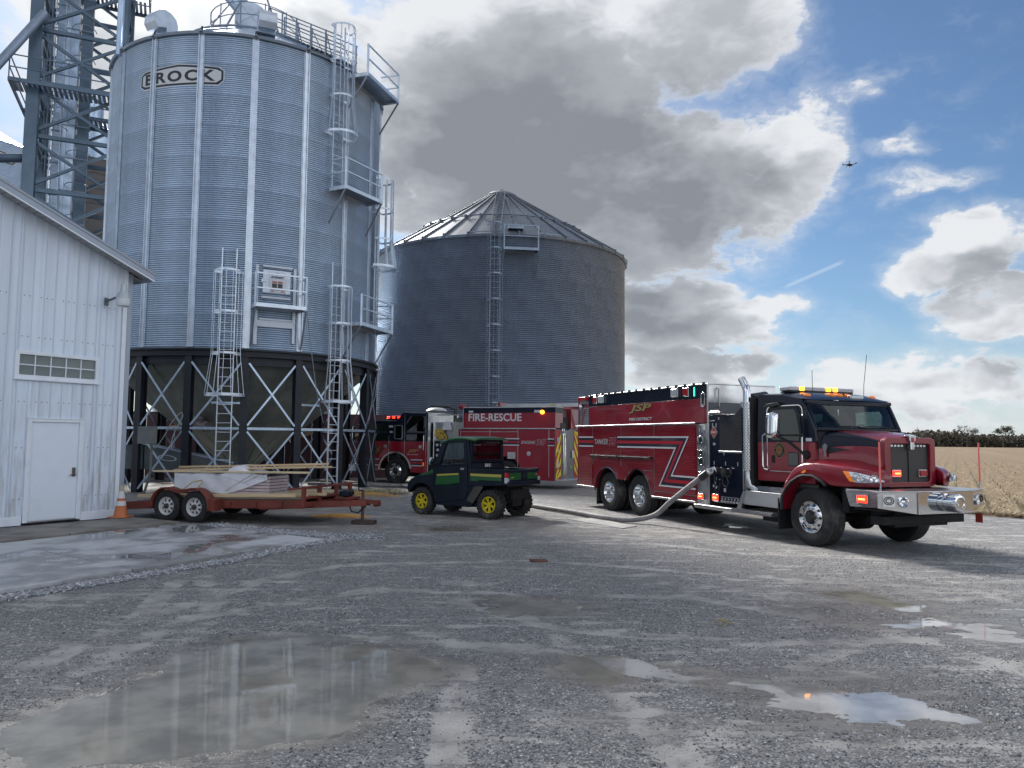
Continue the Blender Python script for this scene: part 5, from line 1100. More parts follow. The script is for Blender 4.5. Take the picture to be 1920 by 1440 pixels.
def seal(parent, c, r, ex, name='door_emblem'):
    ex = Vector(ex); ez = Vector((0, 0, 1)); en = ex.cross(ez); c = Vector(c)
    def disc(rad, d, m, par, nm, lobes=0, n=32):
        pts = [c + ex * (rad * (1 + (.10 * abs(cos(2 * a)) if lobes else 0)) * cos(a)) + ez * (rad * (1 + (.10 * abs(cos(2 * a)) if lobes else 0)) * sin(a)) + en * d for a in [2 * PI * k / n for k in range(n)]]
        V = pts + [p_ - en * .004 for p_ in pts]; F = [tuple(range(n))] + [(k, k + n, (k + 1) % n + n, (k + 1) % n) for k in range(n)]
        return MB().add(V, F).build(nm, m, par, smooth=0)
    e = disc(r, .006, M['gold'], parent, name, 1); disc(r * .93, .008, M['black'], e, 'emblem_ring', 1); disc(r * .52, .011, M['gold'], e, 'emblem_centre'); disc(r * .40, .014, mat('emblem_red', (.30, .06, .03), .4), e, 'emblem_core')
    L = MB()
    for k in range(22):
        a = 2 * PI * k / 22
        if abs(sin(a)) > .25: L.obox(c + ex * (r * .72 * cos(a)) + ez * (r * .72 * sin(a)) + en * .0105, (r * .07, r * .07, .002) if abs(ex.x) < .5 else (r * .09, .003, r * .13), None)
    L.build('emblem_marks', M['gold'], e, smooth=0, fix=False); return e
treadp = bpy.data.materials.new('diamond_tread_plate'); treadp.use_nodes = True; t = NT(treadp.node_tree)
co = t.n('ShaderNodeTexCoord').outputs['Object']; sp_ = t.n('ShaderNodeSeparateXYZ', {0: co}); a_ = t.m('ADD', sp_.outputs[0], t.m('ADD', sp_.outputs[1], sp_.outputs[2])); b_ = t.m('SUBTRACT', t.m('ADD', sp_.outputs[0], sp_.outputs[1]), sp_.outputs[2])
hgt = t.m('MULTIPLY', t.m('SINE', t.m('MULTIPLY', a_, 150.0)), t.m('SINE', t.m('MULTIPLY', b_, 150.0)))
bp = t.n('ShaderNodeBump', {'Strength': .7, 'Distance': .006, 'Height': hgt}); cc = t.mix(t.ss(hgt, .0, .8), (.10, .105, .12), (.42, .43, .46))
p = t.n('ShaderNodeBsdfPrincipled', {'Base Color': cc, 'Metallic': 1.0, 'Roughness': .30, 'Normal': bp.outputs[0]}); t.n('ShaderNodeOutputMaterial', {0: p.outputs[0]}); M['treadplate'] = treadp

# ------------------------------------------------------------------ tanker
TK = thing('tanker_truck', 'red and black fire tanker facing right with its amber roof lights lit', 'fire truck', (4.345, 19.682, 0), R(-67.5))
SY = -1.25
# chassis
ch = MB(); ch.box(-3.1, 6.9, -.50, -.38, .60, .86); ch.box(-3.1, 6.9, .38, .50, .60, .86)
for x in (-1.61, -.115, 5.66): ch.cyl((x, -1.0, .49), (x, 1.0, .49), .09, 12); ch.lathe([(-.18, .1), (-.12, .24), (.12, .24), (.18, .1)], (x, 0, .50), (0, 1, 0), 20)
for x in (-2.6, .9, 2.4, 4.0, 6.2): ch.box(x, x + .12, -.40, .40, .62, .84)
ch.box(2.5, 3.6, .45, 1.05, .35, .85); ch.box(4.1, 4.9, -.95, -.45, .30, .72); ch.box(5.0, 6.5, -.36, .36, .55, 1.15); ch.cyl((.6, 0, .55), (5, 0, .62), .06, 10); ch.box(6.5, 6.95, -.62, .62, .45, .75); ch.box(1.1, 2.1, -1.0, -.5, .40, .75)
ch.build('chassis', M['dark'], TK, smooth=30)
box('tow_frame', M['dark'], TK, 6.75, 7.02, -.95, .95, .50, .64, .01); box('splash_shield', M['dark'], TK, 6.20, 6.34, -1.0, 1.0, .64, 1.10)
# wheels: single front pair, dual rear pairs
for s in (-1, 1):
    truck_wheel(TK, 5.66, s * 1.05, .515, .52, .36, s, 'convex')
    for x in (-1.61, -.115):
        truck_wheel(TK, x, s * 1.075, .50, .505, .28, s, 'deep'); truck_wheel(TK, x, s * .75, .50, .505, .28, s, 'deep')
# lower body with wheel cut-outs (side skins) and a core
def arc(cx, cz, r, a0, a1, n): return [(cx + r * cos(R(lerp(a0, a1, k / n))), cz + r * sin(R(lerp(a0, a1, k / n)))) for k in range(n + 1)]
def skin(s):
    pts = [(-3.34, .56), (-2.24, .56)] + arc(-1.61, .50, .635, 174, 0 + 34, 14)[0:] + arc(-.115, .50, .635, 146, 0, 16) + [(.56, .50), (2.34, .50), (2.34, 2.235), (-3.34, 2.235)]
    y0, y1 = (SY, SY + .06) if s < 0 else (-SY - .06, -SY)
    return MB().prism(pts, y0, y1).build('body_side', M['red'], TK, smooth=30, bevel=.008)
skins = [skin(-1), skin(1)]
MB().box(-3.33, 2.33, SY + .064, -SY - .064, 1.16, 2.233).build('body_core', M['red'], TK, smooth=0)
box('rear_wall', M['alu'], TK, -3.36, -3.331, -1.24, 1.24, .56, 2.233, .004); box('rear_step', M['treadplate'], TK, -3.72, -3.37, -1.2, 1.2, .50, .58, .008)
box('lower_box', M['dark'], TK, .62, 2.30, SY + .065, -SY - .065, .52, 1.158); box('lower_box', M['dark'], TK, -3.3, -2.30, SY + .065, -SY - .065, .58, 1.158)
for s in (-1, 1):
    for x in (-1.61, -.115):
        y = s * 1.255; A = MB(); o1 = arc(x, .50, .665, 180 if x < -1 else 148, 33 if x < -1 else 4, 16); i1 = arc(x, .50, .635, 180 if x < -1 else 148, 33 if x < -1 else 4, 16)
        y0, y1 = (y - .03, y) if s < 0 else (y, y + .03)
        n = len(o1); V = [(p_[0], y0, p_[1]) for p_ in o1] + [(p_[0], y0, p_[1]) for p_ in i1] + [(p_[0], y1, p_[1]) for p_ in o1] + [(p_[0], y1, p_[1]) for p_ in i1]; F = []
        for k in range(n - 1): F += [(k, k + 1, n + k + 1, n + k), (2 * n + k, 3 * n + k, 3 * n + k + 1, 2 * n + k + 1), (k, 2 * n + k, 2 * n + k + 1, k + 1), (n + k, n + k + 1, 3 * n + k + 1, 3 * n + k)]
        A.add(V, F).build('fender_trim', M['chrome'], TK, smooth=40)
MB().prism(arc(-1.61, .50, .70, 205, 25, 16) + arc(-1.61, .50, .64, 25, 205, 16), -1.18, 1.18).build('wheel_well', M['dark'], TK, smooth=40)
for s in (-1, 1): box('mud_flap', M['dark'], TK, -2.34, -2.32, s * 1.18, s * .62, .12, .70)
# overhanging trim rail, compartment doors, handrails
box('top_rail', M['alu'], TK, -3.40, 2.345, SY - .045, -1.205, 2.238, 2.275, .006); box('top_rail', M['alu'], TK, -3.40, 2.345, 1.205, -SY + .045, 2.238, 2.275, .006); box('catwalk', M['treadplate'], TK, -3.38, 2.34, -1.20, 1.20, 2.238, 2.262)
jm = MB()
for x in (-3.24, -2.43, -.905, .655): jm.box(x - .007, x + .007, SY - .010, SY - .001, .62 if x > 0 or x < -3 else 1.2, 2.225)
jm.box(.655, 2.33, SY - .009, SY - .001, .655, .667); jm.box(.17, .60, SY - .007, SY - .001, 1.13, 1.142)
jm.build('door_trim', M['alu'], skins[0], smooth=0)
def louvre(x0, x1, z0, z1):
    n = int((z1 - z0) / .056); d = MB()
    for k in range(n):
        za = lerp(z0, z1, k / n); zb = lerp(z0, z1, (k + 1) / n); d.add([(x0, SY - .0095, za + .004), (x1, SY - .0095, za + .004), (x1, SY - .013, zb - .006), (x0, SY - .013, zb - .006), (x0, SY - .001, za), (x1, SY - .001, za), (x1, SY - .001, zb), (x0, SY - .001, zb)], [(0, 1, 2, 3), (0, 4, 5, 1), (3, 2, 6, 7)])
    return d.build('roller_door', M['red'], skins[0], smooth=0)
louvre(-3.22, -2.445, .62, 2.20); louvre(-2.42, -.92, 1.30, 2.20); louvre(-.89, .64, 1.30, 2.20); louvre(.67, 2.31, .68, 2.20)
for (x0, x1) in ((-2.47, -1.02), (-.95, .55)):
    h = MB(); h.box(x0, x1, SY - .035, SY - .013, 1.385, 1.405); h.cyl((x0, SY - .065, 1.45), (x1, SY - .065, 1.45), .02, 8)
    for k in range(4): h.box(lerp(x0, x1, k / 3) - .025, lerp(x0, x1, k / 3) + .025, SY - .08, SY - .013, 1.42, 1.475)
    h.build('handrail', M['gunmetal'], skins[0], smooth=30)
box('rub_rail', M['alu'], TK, .58, 2.335, SY - .05, SY - .001, .50, .545, .006); box('rub_rail', M['alu'], TK, -3.34, -2.30, SY - .05, SY - .001, .555, .60, .006)
# lower stripes: white / navy / red / navy / white with the Z turn at the front
def plate(name, pts, m, parent, d0, d1, s=-1): return MB().prism(pts, s * (1.25 + d0), s * (1.25 + d1)).build(name, m, parent, smooth=0)
def stripe(seq, wd, off, m, nm, dpt):
    """mitred band along a polyline, offset sideways from the centre line"""
    P = [Vector(p_) for p_ in seq]; L = []
    for i, q in enumerate(P):
        dirs = []
        if i > 0: dirs.append((P[i] - P[i - 1]).normalized())
        if i < len(P) - 1: dirs.append((P[i + 1] - P[i]).normalized())
        nn = [Vector((-d.y, d.x)) for d in dirs]; mit = sum(nn, Vector((0, 0))).normalized(); k = 1 / max(.35, mit.dot(nn[0]))
        L.append((q + mit * (off + wd / 2) * k, q + mit * (off - wd / 2) * k))
    for a, b in zip(L[:-1], L[1:]): plate(nm, [tuple(a[0]), tuple(a[1]), tuple(b[1]), tuple(b[0])], m, skins[0], .0135, dpt)
zc = 1.825; path = [(-1.06, zc), (1.79, zc), (1.14, .935), (2.31, .935)]
for (off, wd, m_, nm) in ((.125, .036, M['white'], 'white_stripe'), (.070, .062, M['navytrim'], 'navy_stripe'), (.0, .070, mat('stripe_red', (.40, .015, .03), .35), 'red_stripe'), (-.070, .062, M['navytrim'], 'navy_stripe'), (-.125, .036, M['white'], 'white_stripe')):
    stripe(path, wd, off, m_, nm, .0165 if 'white' in nm else .0155)
    plate(nm, [(-3.235, zc + off - wd / 2), (-2.36, zc + off - wd / 2), (-2.40, zc + off + wd / 2), (-3.235, zc + off + wd / 2)], m_, skins[0], .0135, .0165 if 'white' in nm else .0155)
fx, fz = (1, 0, 0), (0, 0, 1)
silver = mat('silver_leaf', (.50, .50, .53), .4, .3)
def side_text(txt, x0, x1, z0, z1, m, parent, y, ex=fx, bold=.02, shear=.22, d=.003, outline=None, space=1.0):
    c = Vector(((x0 + x1) / 2, y, (z0 + z1) / 2)); s = -1 if y < 0 else 1
    if outline is not None:
        o = fit_text(txt, abs(x1 - x0) * 1.025, (z1 - z0) * 1.09, parent, outline, c, ex, fz, bold=bold + .028, shear=shear, depth=.001, space=space)
        fit_text(txt, abs(x1 - x0), z1 - z0, o, m, Vector((0, s * .002, 0)), ex, fz, bold=bold, shear=shear, depth=.002, space=space)
        return o
    return fit_text(txt, abs(x1 - x0), z1 - z0, parent, m, c, ex, fz, bold=bold, shear=shear, depth=d, space=space)
side_text('TANKER', -2.30, -1.57, 1.755, 1.895, silver, skins[0], SY - .0165, bold=.012)
side_text('95', -1.55, -1.12, 1.725, 1.935, M['red'], skins[0], SY - .0150, bold=.02, outline=silver)
# upper tank
UP = box('upper_tank', M['red'], TK, -2.72, 2.72, -1.225, .62, 2.263, 2.797, .006)
box('tank_cap', M['black'], UP, -2.722, 2.722, -1.226, .622, 2.80, 3.10, .006); box('tank_top', M['alu'], UP, -2.73, 2.73, -1.235, .63, 3.101, 3.125, .006)
clm = MB().box(-.03, .03, -1.25, -1.2, 3.085, 3.15).mesh('top_clip', M['dark'], 0)
for k in range(16):
    o = bpy.data.objects.new('top_clip', clm); COL.objects.link(o); o.parent = UP; o.location = (-2.6 + .345 * k, 0, 0)
box('tank_front', M['alu'], UP, 2.7235, 2.735, -1.215, .612, 2.70, 3.095, .004); box('tank_front', M['treadplate'], UP, 2.7235, 2.737, -1.215, .612, 2.267, 2.695, .004)
box('corner_post', M['alu'], UP, 2.705, 2.745, -1.245, -1.2265, 2.265, 3.10, .004)
side_text('JSP', -.54, .50, 2.545, 2.775, M['gold'], UP, -1.2285, bold=.03, shear=.25, outline=M['black'])
side_text('FIRE DISTRICT', -.54, .52, 2.365, 2.435, M['white'], UP, -1.229, bold=.012, shear=.2, space=1.05)
for (x, m_) in ((-2.33, M['ltred_off']), (1.93, M['ltred_off'])): lens_light(UP, (x, -1.226, 2.975), .22, .20, -1, m_)
for x in (-1.95, 1.52): lens_light(UP, (x, -1.226, 2.975), .27, .20, -1, M['clearlens'], 'scene_light', d=.07)
box('green_strip', M['green_led'], UP, 2.235, 2.262, -1.245, -1.2275, 2.86, 3.06, .004)
gf = MB().ring(rrect(2.50, 2.66, 2.62, 2.92, .03), rrect(2.535, 2.625, 2.66, 2.88, .025), -1.262, -1.2265); g = gf.build('fill_gauge', M['chrome'], UP, bevel=.004)
box('gauge_face', M['gunmetal'], g, 2.536, 2.624, -1.245, -1.2275, 2.662, 2.878)
MB().tube([(2.74, -1.0, 3.02), (2.80, -1.0, 3.0), (2.80, -1.0, 2.62), (2.74, -1.0, 2.60)], .018, 8).build('grab_handle', M['chrome'], UP)
lg = MB(); lg.box(-3.30, -2.76, -1.2, .6, 2.265, 2.30)
for k in range(9): lg.box(-3.22, -2.74, -1.215, -1.195, 2.33 + .052 * k, 2.352 + .052 * k)
lg.box(-3.25, -3.22, -1.22, -1.19, 2.30, 2.80); lg.build('rear_rack', M['alu'], TK, smooth=0); box('rack_post', M['red'], TK, -3.34, -3.27, -1.22, -1.15, 2.30, 2.86, .006)
bc = box('rear_beacon', M['ltred_off'], TK, -3.42, -2.95, -1.22, -.9, 2.99, 3.10, .02); MB().lathe([(0, .10), (.07, .11), (.09, .08), (.09, 0)], (-3.30, -1.12, 2.82), (-.6, -.8, 0), 18).build('rear_lamp', M['chrome'], bc); box('lamp_bracket', M['alu'], bc, -3.4, -2.73, -1.15, -.95, 2.90, 2.985, .006); box('lamp_post', M['alu'], bc, -3.36, -3.2, -1.12, -.95, 2.80, 2.90)
# tread-plate column with gauges, pump panel, crosslay cover
tc_ = box('tread_panel', M['treadplate'], TK, 2.345, 2.765, SY, -SY, .50, 2.24, .006)
for z, h in ((1.80, .17), (1.55, .12), (1.33, .17), (1.08, .12)):
    q = MB().ring(rrect(2.42, 2.62, z, z + h, .02), rrect(2.45, 2.59, z + .025, z + h - .025, .015), SY - .04, SY - .001).build('panel_gauge', M['chrome'], tc_, bevel=.004); box('dial', M['gunmetal'], q, 2.455, 2.585, SY - .02, SY - .002, z + .03, z + h - .03)
for k in range(2): box('label_plate', silver, tc_, 2.43 + .09 * k, 2.47 + .09 * k, SY - .004, SY - .001, 2.06, 2.15)
lens_light(tc_, (2.50, SY, .665), .19, .13, -1, M['ltred'])
pp = box('pump_panel', M['black'], TK, 2.80, 3.875, SY + .005, -SY - .005, .58, 2.42, .008); box('panel_edge', M['alu'], pp, 2.768, 2.797, SY - .012, -SY + .012, .50, 2.44, .004); box('panel_edge', M['alu'], pp, 3.88, 3.90, SY - .005, SY + .10, .88, 1.28, .003)
box('pump_deck', M['treadplate'], pp, 2.80, 3.875, -1.22, 1.22, 2.425, 2.45)
cvp = MB(); N_ = 20
top = [(lerp(3.17, 3.875, k / N_), 2.42 - .16 * sin(PI * (k / N_)) ** 1.5 * (1 - k / N_ * .3) + .12 * (k / N_)) for k in range(N_ + 1)]
cvp.prism(top + [(3.875, 1.68), (3.17, 1.68)], SY - .02, SY + .002).build('crosslay_cover', M['cloth'], pp, smooth=30)
box('hose_tray', M['alu'], pp, 3.16, 3.90, SY - .05, SY - .001, 1.625, 1.665, .006)
box('deck_gun_base', M['gunmetal'], pp, 3.3, 3.6, -.35, -.05, 2.45, 2.62, .02); MB().tube([(3.45, -.2, 2.6), (3.42, -.2, 2.78), (3.5, -.35, 2.84), (3.62, -.62, 2.82), (3.66, -.82, 2.80)], [.09, .10, .09, .07, .06], 12).build('deck_gun', M['gunmetal'], pp)
lb_ = box('panel_lamp', M['alu'], pp, 2.84, 3.24, SY - .06, SY + .004, 2.455, 2.485, .006); box('lamp_tube', M['ltred_off'], lb_, 2.87, 3.20, SY - .04, SY + .0, 2.487, 2.52, .008)
dm = MB(); c0 = (2.955, 2.055)
dm.prism([(c0[0], c0[1] + .135), (c0[0] - .125, c0[1]), (c0[0], c0[1] - .135), (c0[0] + .125, c0[1])], SY - .003, SY + .003); pl_ = dm.build('warning_diamond', silver, pp, smooth=0)
MB().prism([(c0[0], c0[1] + .115), (c0[0] - .107, c0[1]), (c0[0], c0[1] - .115), (c0[0] + .107, c0[1])], SY - .006, SY - .0035).build('diamond_face', mat('placard_red', (.40, .05, .02), .5), pl_, smooth=0)
box('diamond_band', silver, pl_, c0[0] - .075, c0[0] + .075, SY - .008, SY - .0065, c0[1] - .018, c0[1] + .018)
for (x, z, w_, h_) in ((2.91, 2.20, .025, .09), (3.03, 2.20, .025, .09), (3.12, 2.345, .05, .05), (2.96, 1.80, .07, .05), (3.28, 1.60, .035, .05), (2.95, 1.40, .022, .08), (3.33, 1.40, .022, .08), (3.72, 1.40, .022, .08), (3.18, 1.31, .06, .022), (3.57, 1.31, .06, .022), (3.02, 1.08, .018, .05), (3.13, 1.06, .04, .018), (3.30, .845, .07, .07), (2.90, 2.30, .16, .022)):
    box('label_plate', silver, pp, x - w_ / 2, x + w_ / 2, SY - .002, SY + .0045, z - h_ / 2, z + h_ / 2, .003)
for (x, z, r_) in ((3.46, 1.22, .075), (3.10, 1.24, .06)): MB().lathe([(0, r_ * 1.2), (.03, r_ * 1.2), (.05, r_), (.12, r_), (.13, r_ * 1.15), (.17, r_ * 1.15), (.18, 0)], (x, SY + .004, z), (0, -1, 0), 20).build('pump_outlet', M['gunmetal'], pp)
ln = MB(); ln.tube([(3.10, SY - .12, 1.22), (3.06, SY - .08, 1.0), (3.04, SY - .06, .86), (3.10, SY - .06, .78), (3.18, SY - .06, .84), (3.2, SY - .05, 1.0)], .011, 6); ln.tube([(3.52, SY - .15, 1.2), (3.55, SY - .1, 1.02), (3.46, SY - .08, .92), (3.34, SY - .08, .98), (3.30, SY - .06, 1.12)], .014, 6); ln.build('cap_chain', M['gunmetal'], pp)
for (x, z) in ((3.00, .93), (3.08, .90), (3.05, .99)): MB().lathe([(0, .035), (.03, .035), (.04, 0)], (x, SY - .02, z), (0, -1, 0), 10).build('drain_valve', M['chrome'], pp)
dv = MB()
for k in range(6): dv.box(3.20 + .10 * k, 3.255 + .10 * k, SY - .03, SY + .004, .60, .635); dv.box(3.218 + .10 * k, 3.238 + .10 * k, SY - .02, SY + .004, .65, .69)
dv.box(3.18, 3.80, SY - .004, SY + .004, .705, .712); dv.build('drain_handles', silver, pp, smooth=0)
lens_light(pp, (3.00, SY + .005, .675), .21, .15, -1, M['ltred'])
rbd = MB(); rbd.prism([(2.345, .50), (3.70, .50), (3.66, .42), (2.38, .42)], SY - .10, -SY + .10); rbd.build('running_board', M['alu'], TK, bevel=.008)
# exhaust stack
ex = MB().lathe([(1.27, .115), (1.27, .125), (2.66, .125), (2.66, .115)], (3.87, -1.12, 0), (0, 0, 1), 24).build('exhaust_stack', mat('perforated_chrome', (.5, .51, .53), .22, 1.0), TK)
hs = MB()
for j in range(40):
    for k in range(14):
        a = 2 * PI * (k + .5 * (j % 2)) / 14; n_ = Vector((cos(a), sin(a), 0)); t_ = Vector((-sin(a), cos(a), 0)); c = Vector((3.87, -1.12, 1.29 + .0345 * j)) + n_ * .1255
        hs.add([c - t_ * .012, c + Vector((0, 0, .012)), c + t_ * .012, c - Vector((0, 0, .012))], [(0, 1, 2, 3)])
tag(hs.build('shield_perforations', M['dark'], ex, smooth=0, fix=False), kind='stuff')
MB().tube([(3.87, -1.12, 2.62), (3.87, -1.12, 2.86), (3.845, -1.12, 2.96), (3.79, -1.12, 3.05), (3.71, -1.12, 3.15)], [.078, .078, .078, .078, .076], 20).build('exhaust_tip', M['chrome'], ex)
MB().tube([(3.87, -1.12, 1.30), (3.875, -1.12, 1.12), (3.92, -1.10, .98), (4.02, -1.0, .88), (4.2, -.8, .82)], .085, 16).build('exhaust_elbow', M['alu'], ex)
box('stack_bracket', M['dark'], ex, 3.95, 4.06, -1.14, -.95, 1.0, 2.75, .01); box('fairing', M['black'], TK, 4.02, 4.13, -1.02, 1.02, 1.05, 2.74, .03)
# cab step box
sb = MB(); sb.prism([(3.83, .60), (4.86, .60), (4.95, .885), (3.93, .885)], SY + .01, -.6); sbx = sb.build('step_box', mat('ribbed_aluminium', (.56, .57, .59), .32, 1.0, bump=.5, bscale=30, stretch=(.02, .02, 4.0)), TK, bevel=.01)
MB().prism([(3.70, SY - .16), (4.86, SY - .14), (4.86, SY + .05), (3.70, SY + .05)], .44, .52, 'xy').build('lower_step', M['treadplate'], sbx, bevel=.008); MB().prism([(3.70, .52), (3.84, .52), (3.94, .87), (3.90, .87)], SY - .02, SY + .05).build('step_end', M['alu'], sbx, smooth=0)
box('upper_step', M['treadplate'], sbx, 4.20, 4.97, -1.16, -.8, .885, .99, .008); box('mud_flap', M['dark'], TK, 4.865, 4.895, SY, -.70, .22, .80, .004)
sb2 = box('step_box', M['alu'], TK, 3.85, 4.9, .7, 1.22, .45, .88, .01)
# ---------------- cab shell
CY = 1.085
def cabside(s):
    y0, y1 = (s * CY, s * (CY - .055)); y0, y1 = min(y0, y1), max(y0, y1); fs = y0 if s < 0 else y1
    MB().prism([(4.13, 1.10), (5.66, 1.10), (5.66, 1.86), (4.13, 1.86)], y0, y1).build('cab_side', M['red'], TK, smooth=0, bevel=.01)
    MB().ring([(4.13, 1.863), (4.9, 1.863), (5.70, 1.863), (5.66, 2.10), (5.44, 2.55), (5.36, 2.66), (4.80, 2.765), (4.17, 2.80)], [(4.50, 1.868), (4.9, 1.868), (5.30, 1.868), (5.36, 2.08), (5.24, 2.48), (5.20, 2.53), (4.85, 2.535), (4.50, 2.53)], y0, y1).build('cab_side_upper', M['black'], TK, smooth=30, bevel=.012)
    d = .012; w0, w1 = (y0 - d, y0 - .001) if s < 0 else (y1 + .001, y1 + d)
    D = MB().prism(rrect(4.44, 5.385, 1.30, 1.855, .05), w0, w1).build('door', M['red'], TK, smooth=30, bevel=.006)
    MB().ring(rrect(4.42, 5.39, 1.29, 2.56, .12, 5), rrect(4.438, 5.374, 1.306, 2.545, .11, 5), w0 - .004 if s < 0 else w0, w1 if s < 0 else w1 + .004).build('door_seal', M['chrome'], D, smooth=0)
    ou = [(4.45, 1.857), (4.9, 1.857), (5.37, 1.857), (5.37, 2.0), (5.30, 2.40), (5.22, 2.535), (4.85, 2.54), (4.46, 2.535)]; i_ = [(4.55, 1.90), (4.9, 1.90), (5.27, 1.88), (5.30, 2.0), (5.22, 2.38), (5.16, 2.475), (4.85, 2.48), (4.55, 2.47)]
    MB().ring(ou, i_, w0, w1).build('window_frame', M['black'], D, smooth=30); MB().prism(i_, w0 + .004, w0 + .008).build('window', M['glassdark'] if s < 0 else M['glasscl'], D, smooth=0)
    if s < 0:
        seal(D, (4.765, w0 - .001, 1.70), .135, fx)
        p_ = box('peep_window', M['black'], D, 4.995, 5.275, w0 - .006, w0 - .0005, 1.405, 1.665, .004); box('peep_glass', mat('peep_glass', (.012, .025, .032), .08, 0, coat=1.0), p_, 5.01, 5.26, w0 - .009, w0 - .0065, 1.42, 1.65)
        box('door_latch', M['dark'], D, 4.555, 4.635, w0 - .012, w0 - .0005, 1.455, 1.60, .006); box('flag_decal', M['white'], TK, 5.46, 5.60, w0 - .003, w0 + .009, 1.875, 1.935)
        MB().tube([(4.42, w0 - .03, 2.02), (4.36, w0 - .05, 1.98), (4.355, w0 - .05, 1.40), (4.40, w0 - .05, 1.33), (4.46, w0 - .02, 1.32)], .02, 8).build('grab_bar', M['chrome'], TK)
        MB().tube([(5.395, w0 - .03, 1.95), (5.395, w0 - .04, 1.35)], .02, 8).build('grab_bar', M['chrome'], TK)
        MB().prism([(4.40, 2.54), (4.47, 2.60), (4.78, 2.62), (4.86, 2.57), (4.62, 2.53)], w0 - .07, w0 + .01).build('drip_visor', M['gunmetal'], TK, bevel=.008)
for s in (-1, 1): cabside(s)
MB().box(4.12, 4.16, -1.03, 1.03, 1.10, 1.9).build('cab_back', M['black'], TK, smooth=0)
MB().ring([(-1.03, 1.902), (0, 1.902), (1.03, 1.902), (1.03, 2.3), (1.0, 2.74), (0, 2.78), (-1.0, 2.74), (-1.03, 2.3)], [(-.62, 2.06), (0, 2.06), (.62, 2.06), (.64, 2.25), (.62, 2.50), (0, 2.51), (-.62, 2.50), (-.64, 2.25)], 4.12, 4.16, 'yz').build('cab_back', M['black'], TK, smooth=0)
MB().prism([(-.62, 2.06), (.62, 2.06), (.62, 2.50), (-.62, 2.50)], 4.138, 4.142, 'yz').build('rear_window', M['glasscl'], TK, smooth=0)
def roof_s(u, v):
    x = lerp(4.12, 5.44, u); y = lerp(-1.08, 1.08, v); e = 1 - abs(2 * v - 1) ** 6; zc_ = 2.84 - .03 * u - .16 * max(0, (u - .60) / .40) ** 2; zed = 2.76 - .10 * max(0, (u - .4) / .6)
    return (x + .05 * (1 - (2 * v - 1) ** 2) * (u > .9), y, lerp(zed, zc_, e))
MB().grid(16, 17, roof_s).build('roof', M['black'], TK, smooth=50); MB().prism([(4.14, -1.04), (5.40, -1.04), (5.40, 1.04), (4.14, 1.04)], 2.55, 2.57, 'xy').build('headliner', M['seat'], TK, smooth=0)
MB().box(5.385, 5.47, -1.07, 1.07, 2.575, 2.645).build('roof_header', M['black'], TK, bevel=.02)
def ws(u, v): 
    y = lerp(-1.03, 1.03, u); b = 1 - (2 * u - 1) ** 2; return (lerp(5.62 + .15 * b, 5.42 + .05 * b, v), y * lerp(1.0, .985, v), lerp(2.10, 2.58, v))
MB().grid(15, 4, ws).build('windshield', M['glass'], TK, smooth=60)
wsf = MB(); wsf.tube([ws(k / 14, 0) for k in range(15)], .035, 6); wsf.tube([ws(k / 14, 1.0) for k in range(15)], .03, 6); wsf.tube([ws(0, 0), ws(0, 1)], .045, 6); wsf.tube([ws(1, 0), ws(1, 1)], .045, 6); wsf.build('windshield_seal', M['black'], TK)
for (a, b, c) in ((.25, .52, .10), (.55, .86, .10)): MB().tube([Vector(ws(b, .0)) + Vector((.03, 0, .03)), Vector(ws((a + b) / 2, .10)) + Vector((.03, 0, .01)), Vector(ws(a, c)) + Vector((.03, 0, .01))], .012, 6).build('wiper', M['dark'], TK)
MB().box(4.35, 4.75, -.85, -.3, 1.35, 1.75).box(4.3, 4.42, -.85, -.3, 1.75, 2.28).box(4.35, 4.75, .3, .85, 1.35, 1.75).box(4.3, 4.42, .3, .85, 1.75, 2.28).build('seat', M['seat'], TK, bevel=.04)
MB().prism([(5.25, 1.5), (5.65, 1.5), (5.66, 2.06), (5.36, 2.04), (5.24, 1.9)], -1.0, 1.0).build('dashboard', M['dark'], TK, bevel=.02)
MB().tube([Vector((5.12, .55, 2.0)) + Vector((.09 * cos(a), .22 * sin(a), .20 * cos(a))) for a in [2 * PI * k / 24 for k in range(24)]], .017, 6, closed=True).build('steering_wheel', M['dark'], TK)
box('cab_floor', M['dark'], TK, 4.15, 5.66, -1.02, 1.02, 1.08, 1.12); MB().box(5.50, 5.68, -1.02, 1.02, 1.12, 2.02).build('firewall', M['dark'], TK, smooth=0)
# light bar, clearance lights, antennas
lbm = MB().box(4.52, 4.80, -.86, .80, 2.86, 2.94).build('light_bar', mat('light_bar_lens', (.42, .42, .45), .15, 0, coat=.6), TK, bevel=.02); box('bar_base', M['dark'], lbm, 4.50, 4.82, -.82, .76, 2.825, 2.858, .01)
for y in (-.55, .12, .30): box('amber_module', M['ltamb'], lbm, 4.535, 4.825, y - .055, y + .055, 2.865, 2.945, .015)
for y in (-.7, .64): MB().box(4.56, 4.76, y - .05, y + .05, 2.76, 2.825).build('bar_foot', M['dark'], lbm, smooth=0)
for k, y in enumerate((-.80, -.20, 0.0, .20, .84)): MB().lathe([(0, .07), (.025, .07), (.05, .05), (.06, 0)], (5.20, y, 2.745 if abs(y) < .5 else 2.725), (.25, 0, 1), 14).build('clearance_light', M['amber'], TK)
wl = box('work_light', M['alu'], TK, 5.28, 5.36, .12, .46, 2.70, 2.765, .01); box('lens', M['clearlens'], wl, 5.361, 5.372, .14, .44, 2.71, 2.755)
MB().tube([(5.30, -.05, 2.68), (5.18, .10, 2.80), (4.95, .46, 2.82), (5.02, .64, 2.77), (5.20, .66, 2.70)], .018, 6).build('light_bracket', M['dark'], TK)
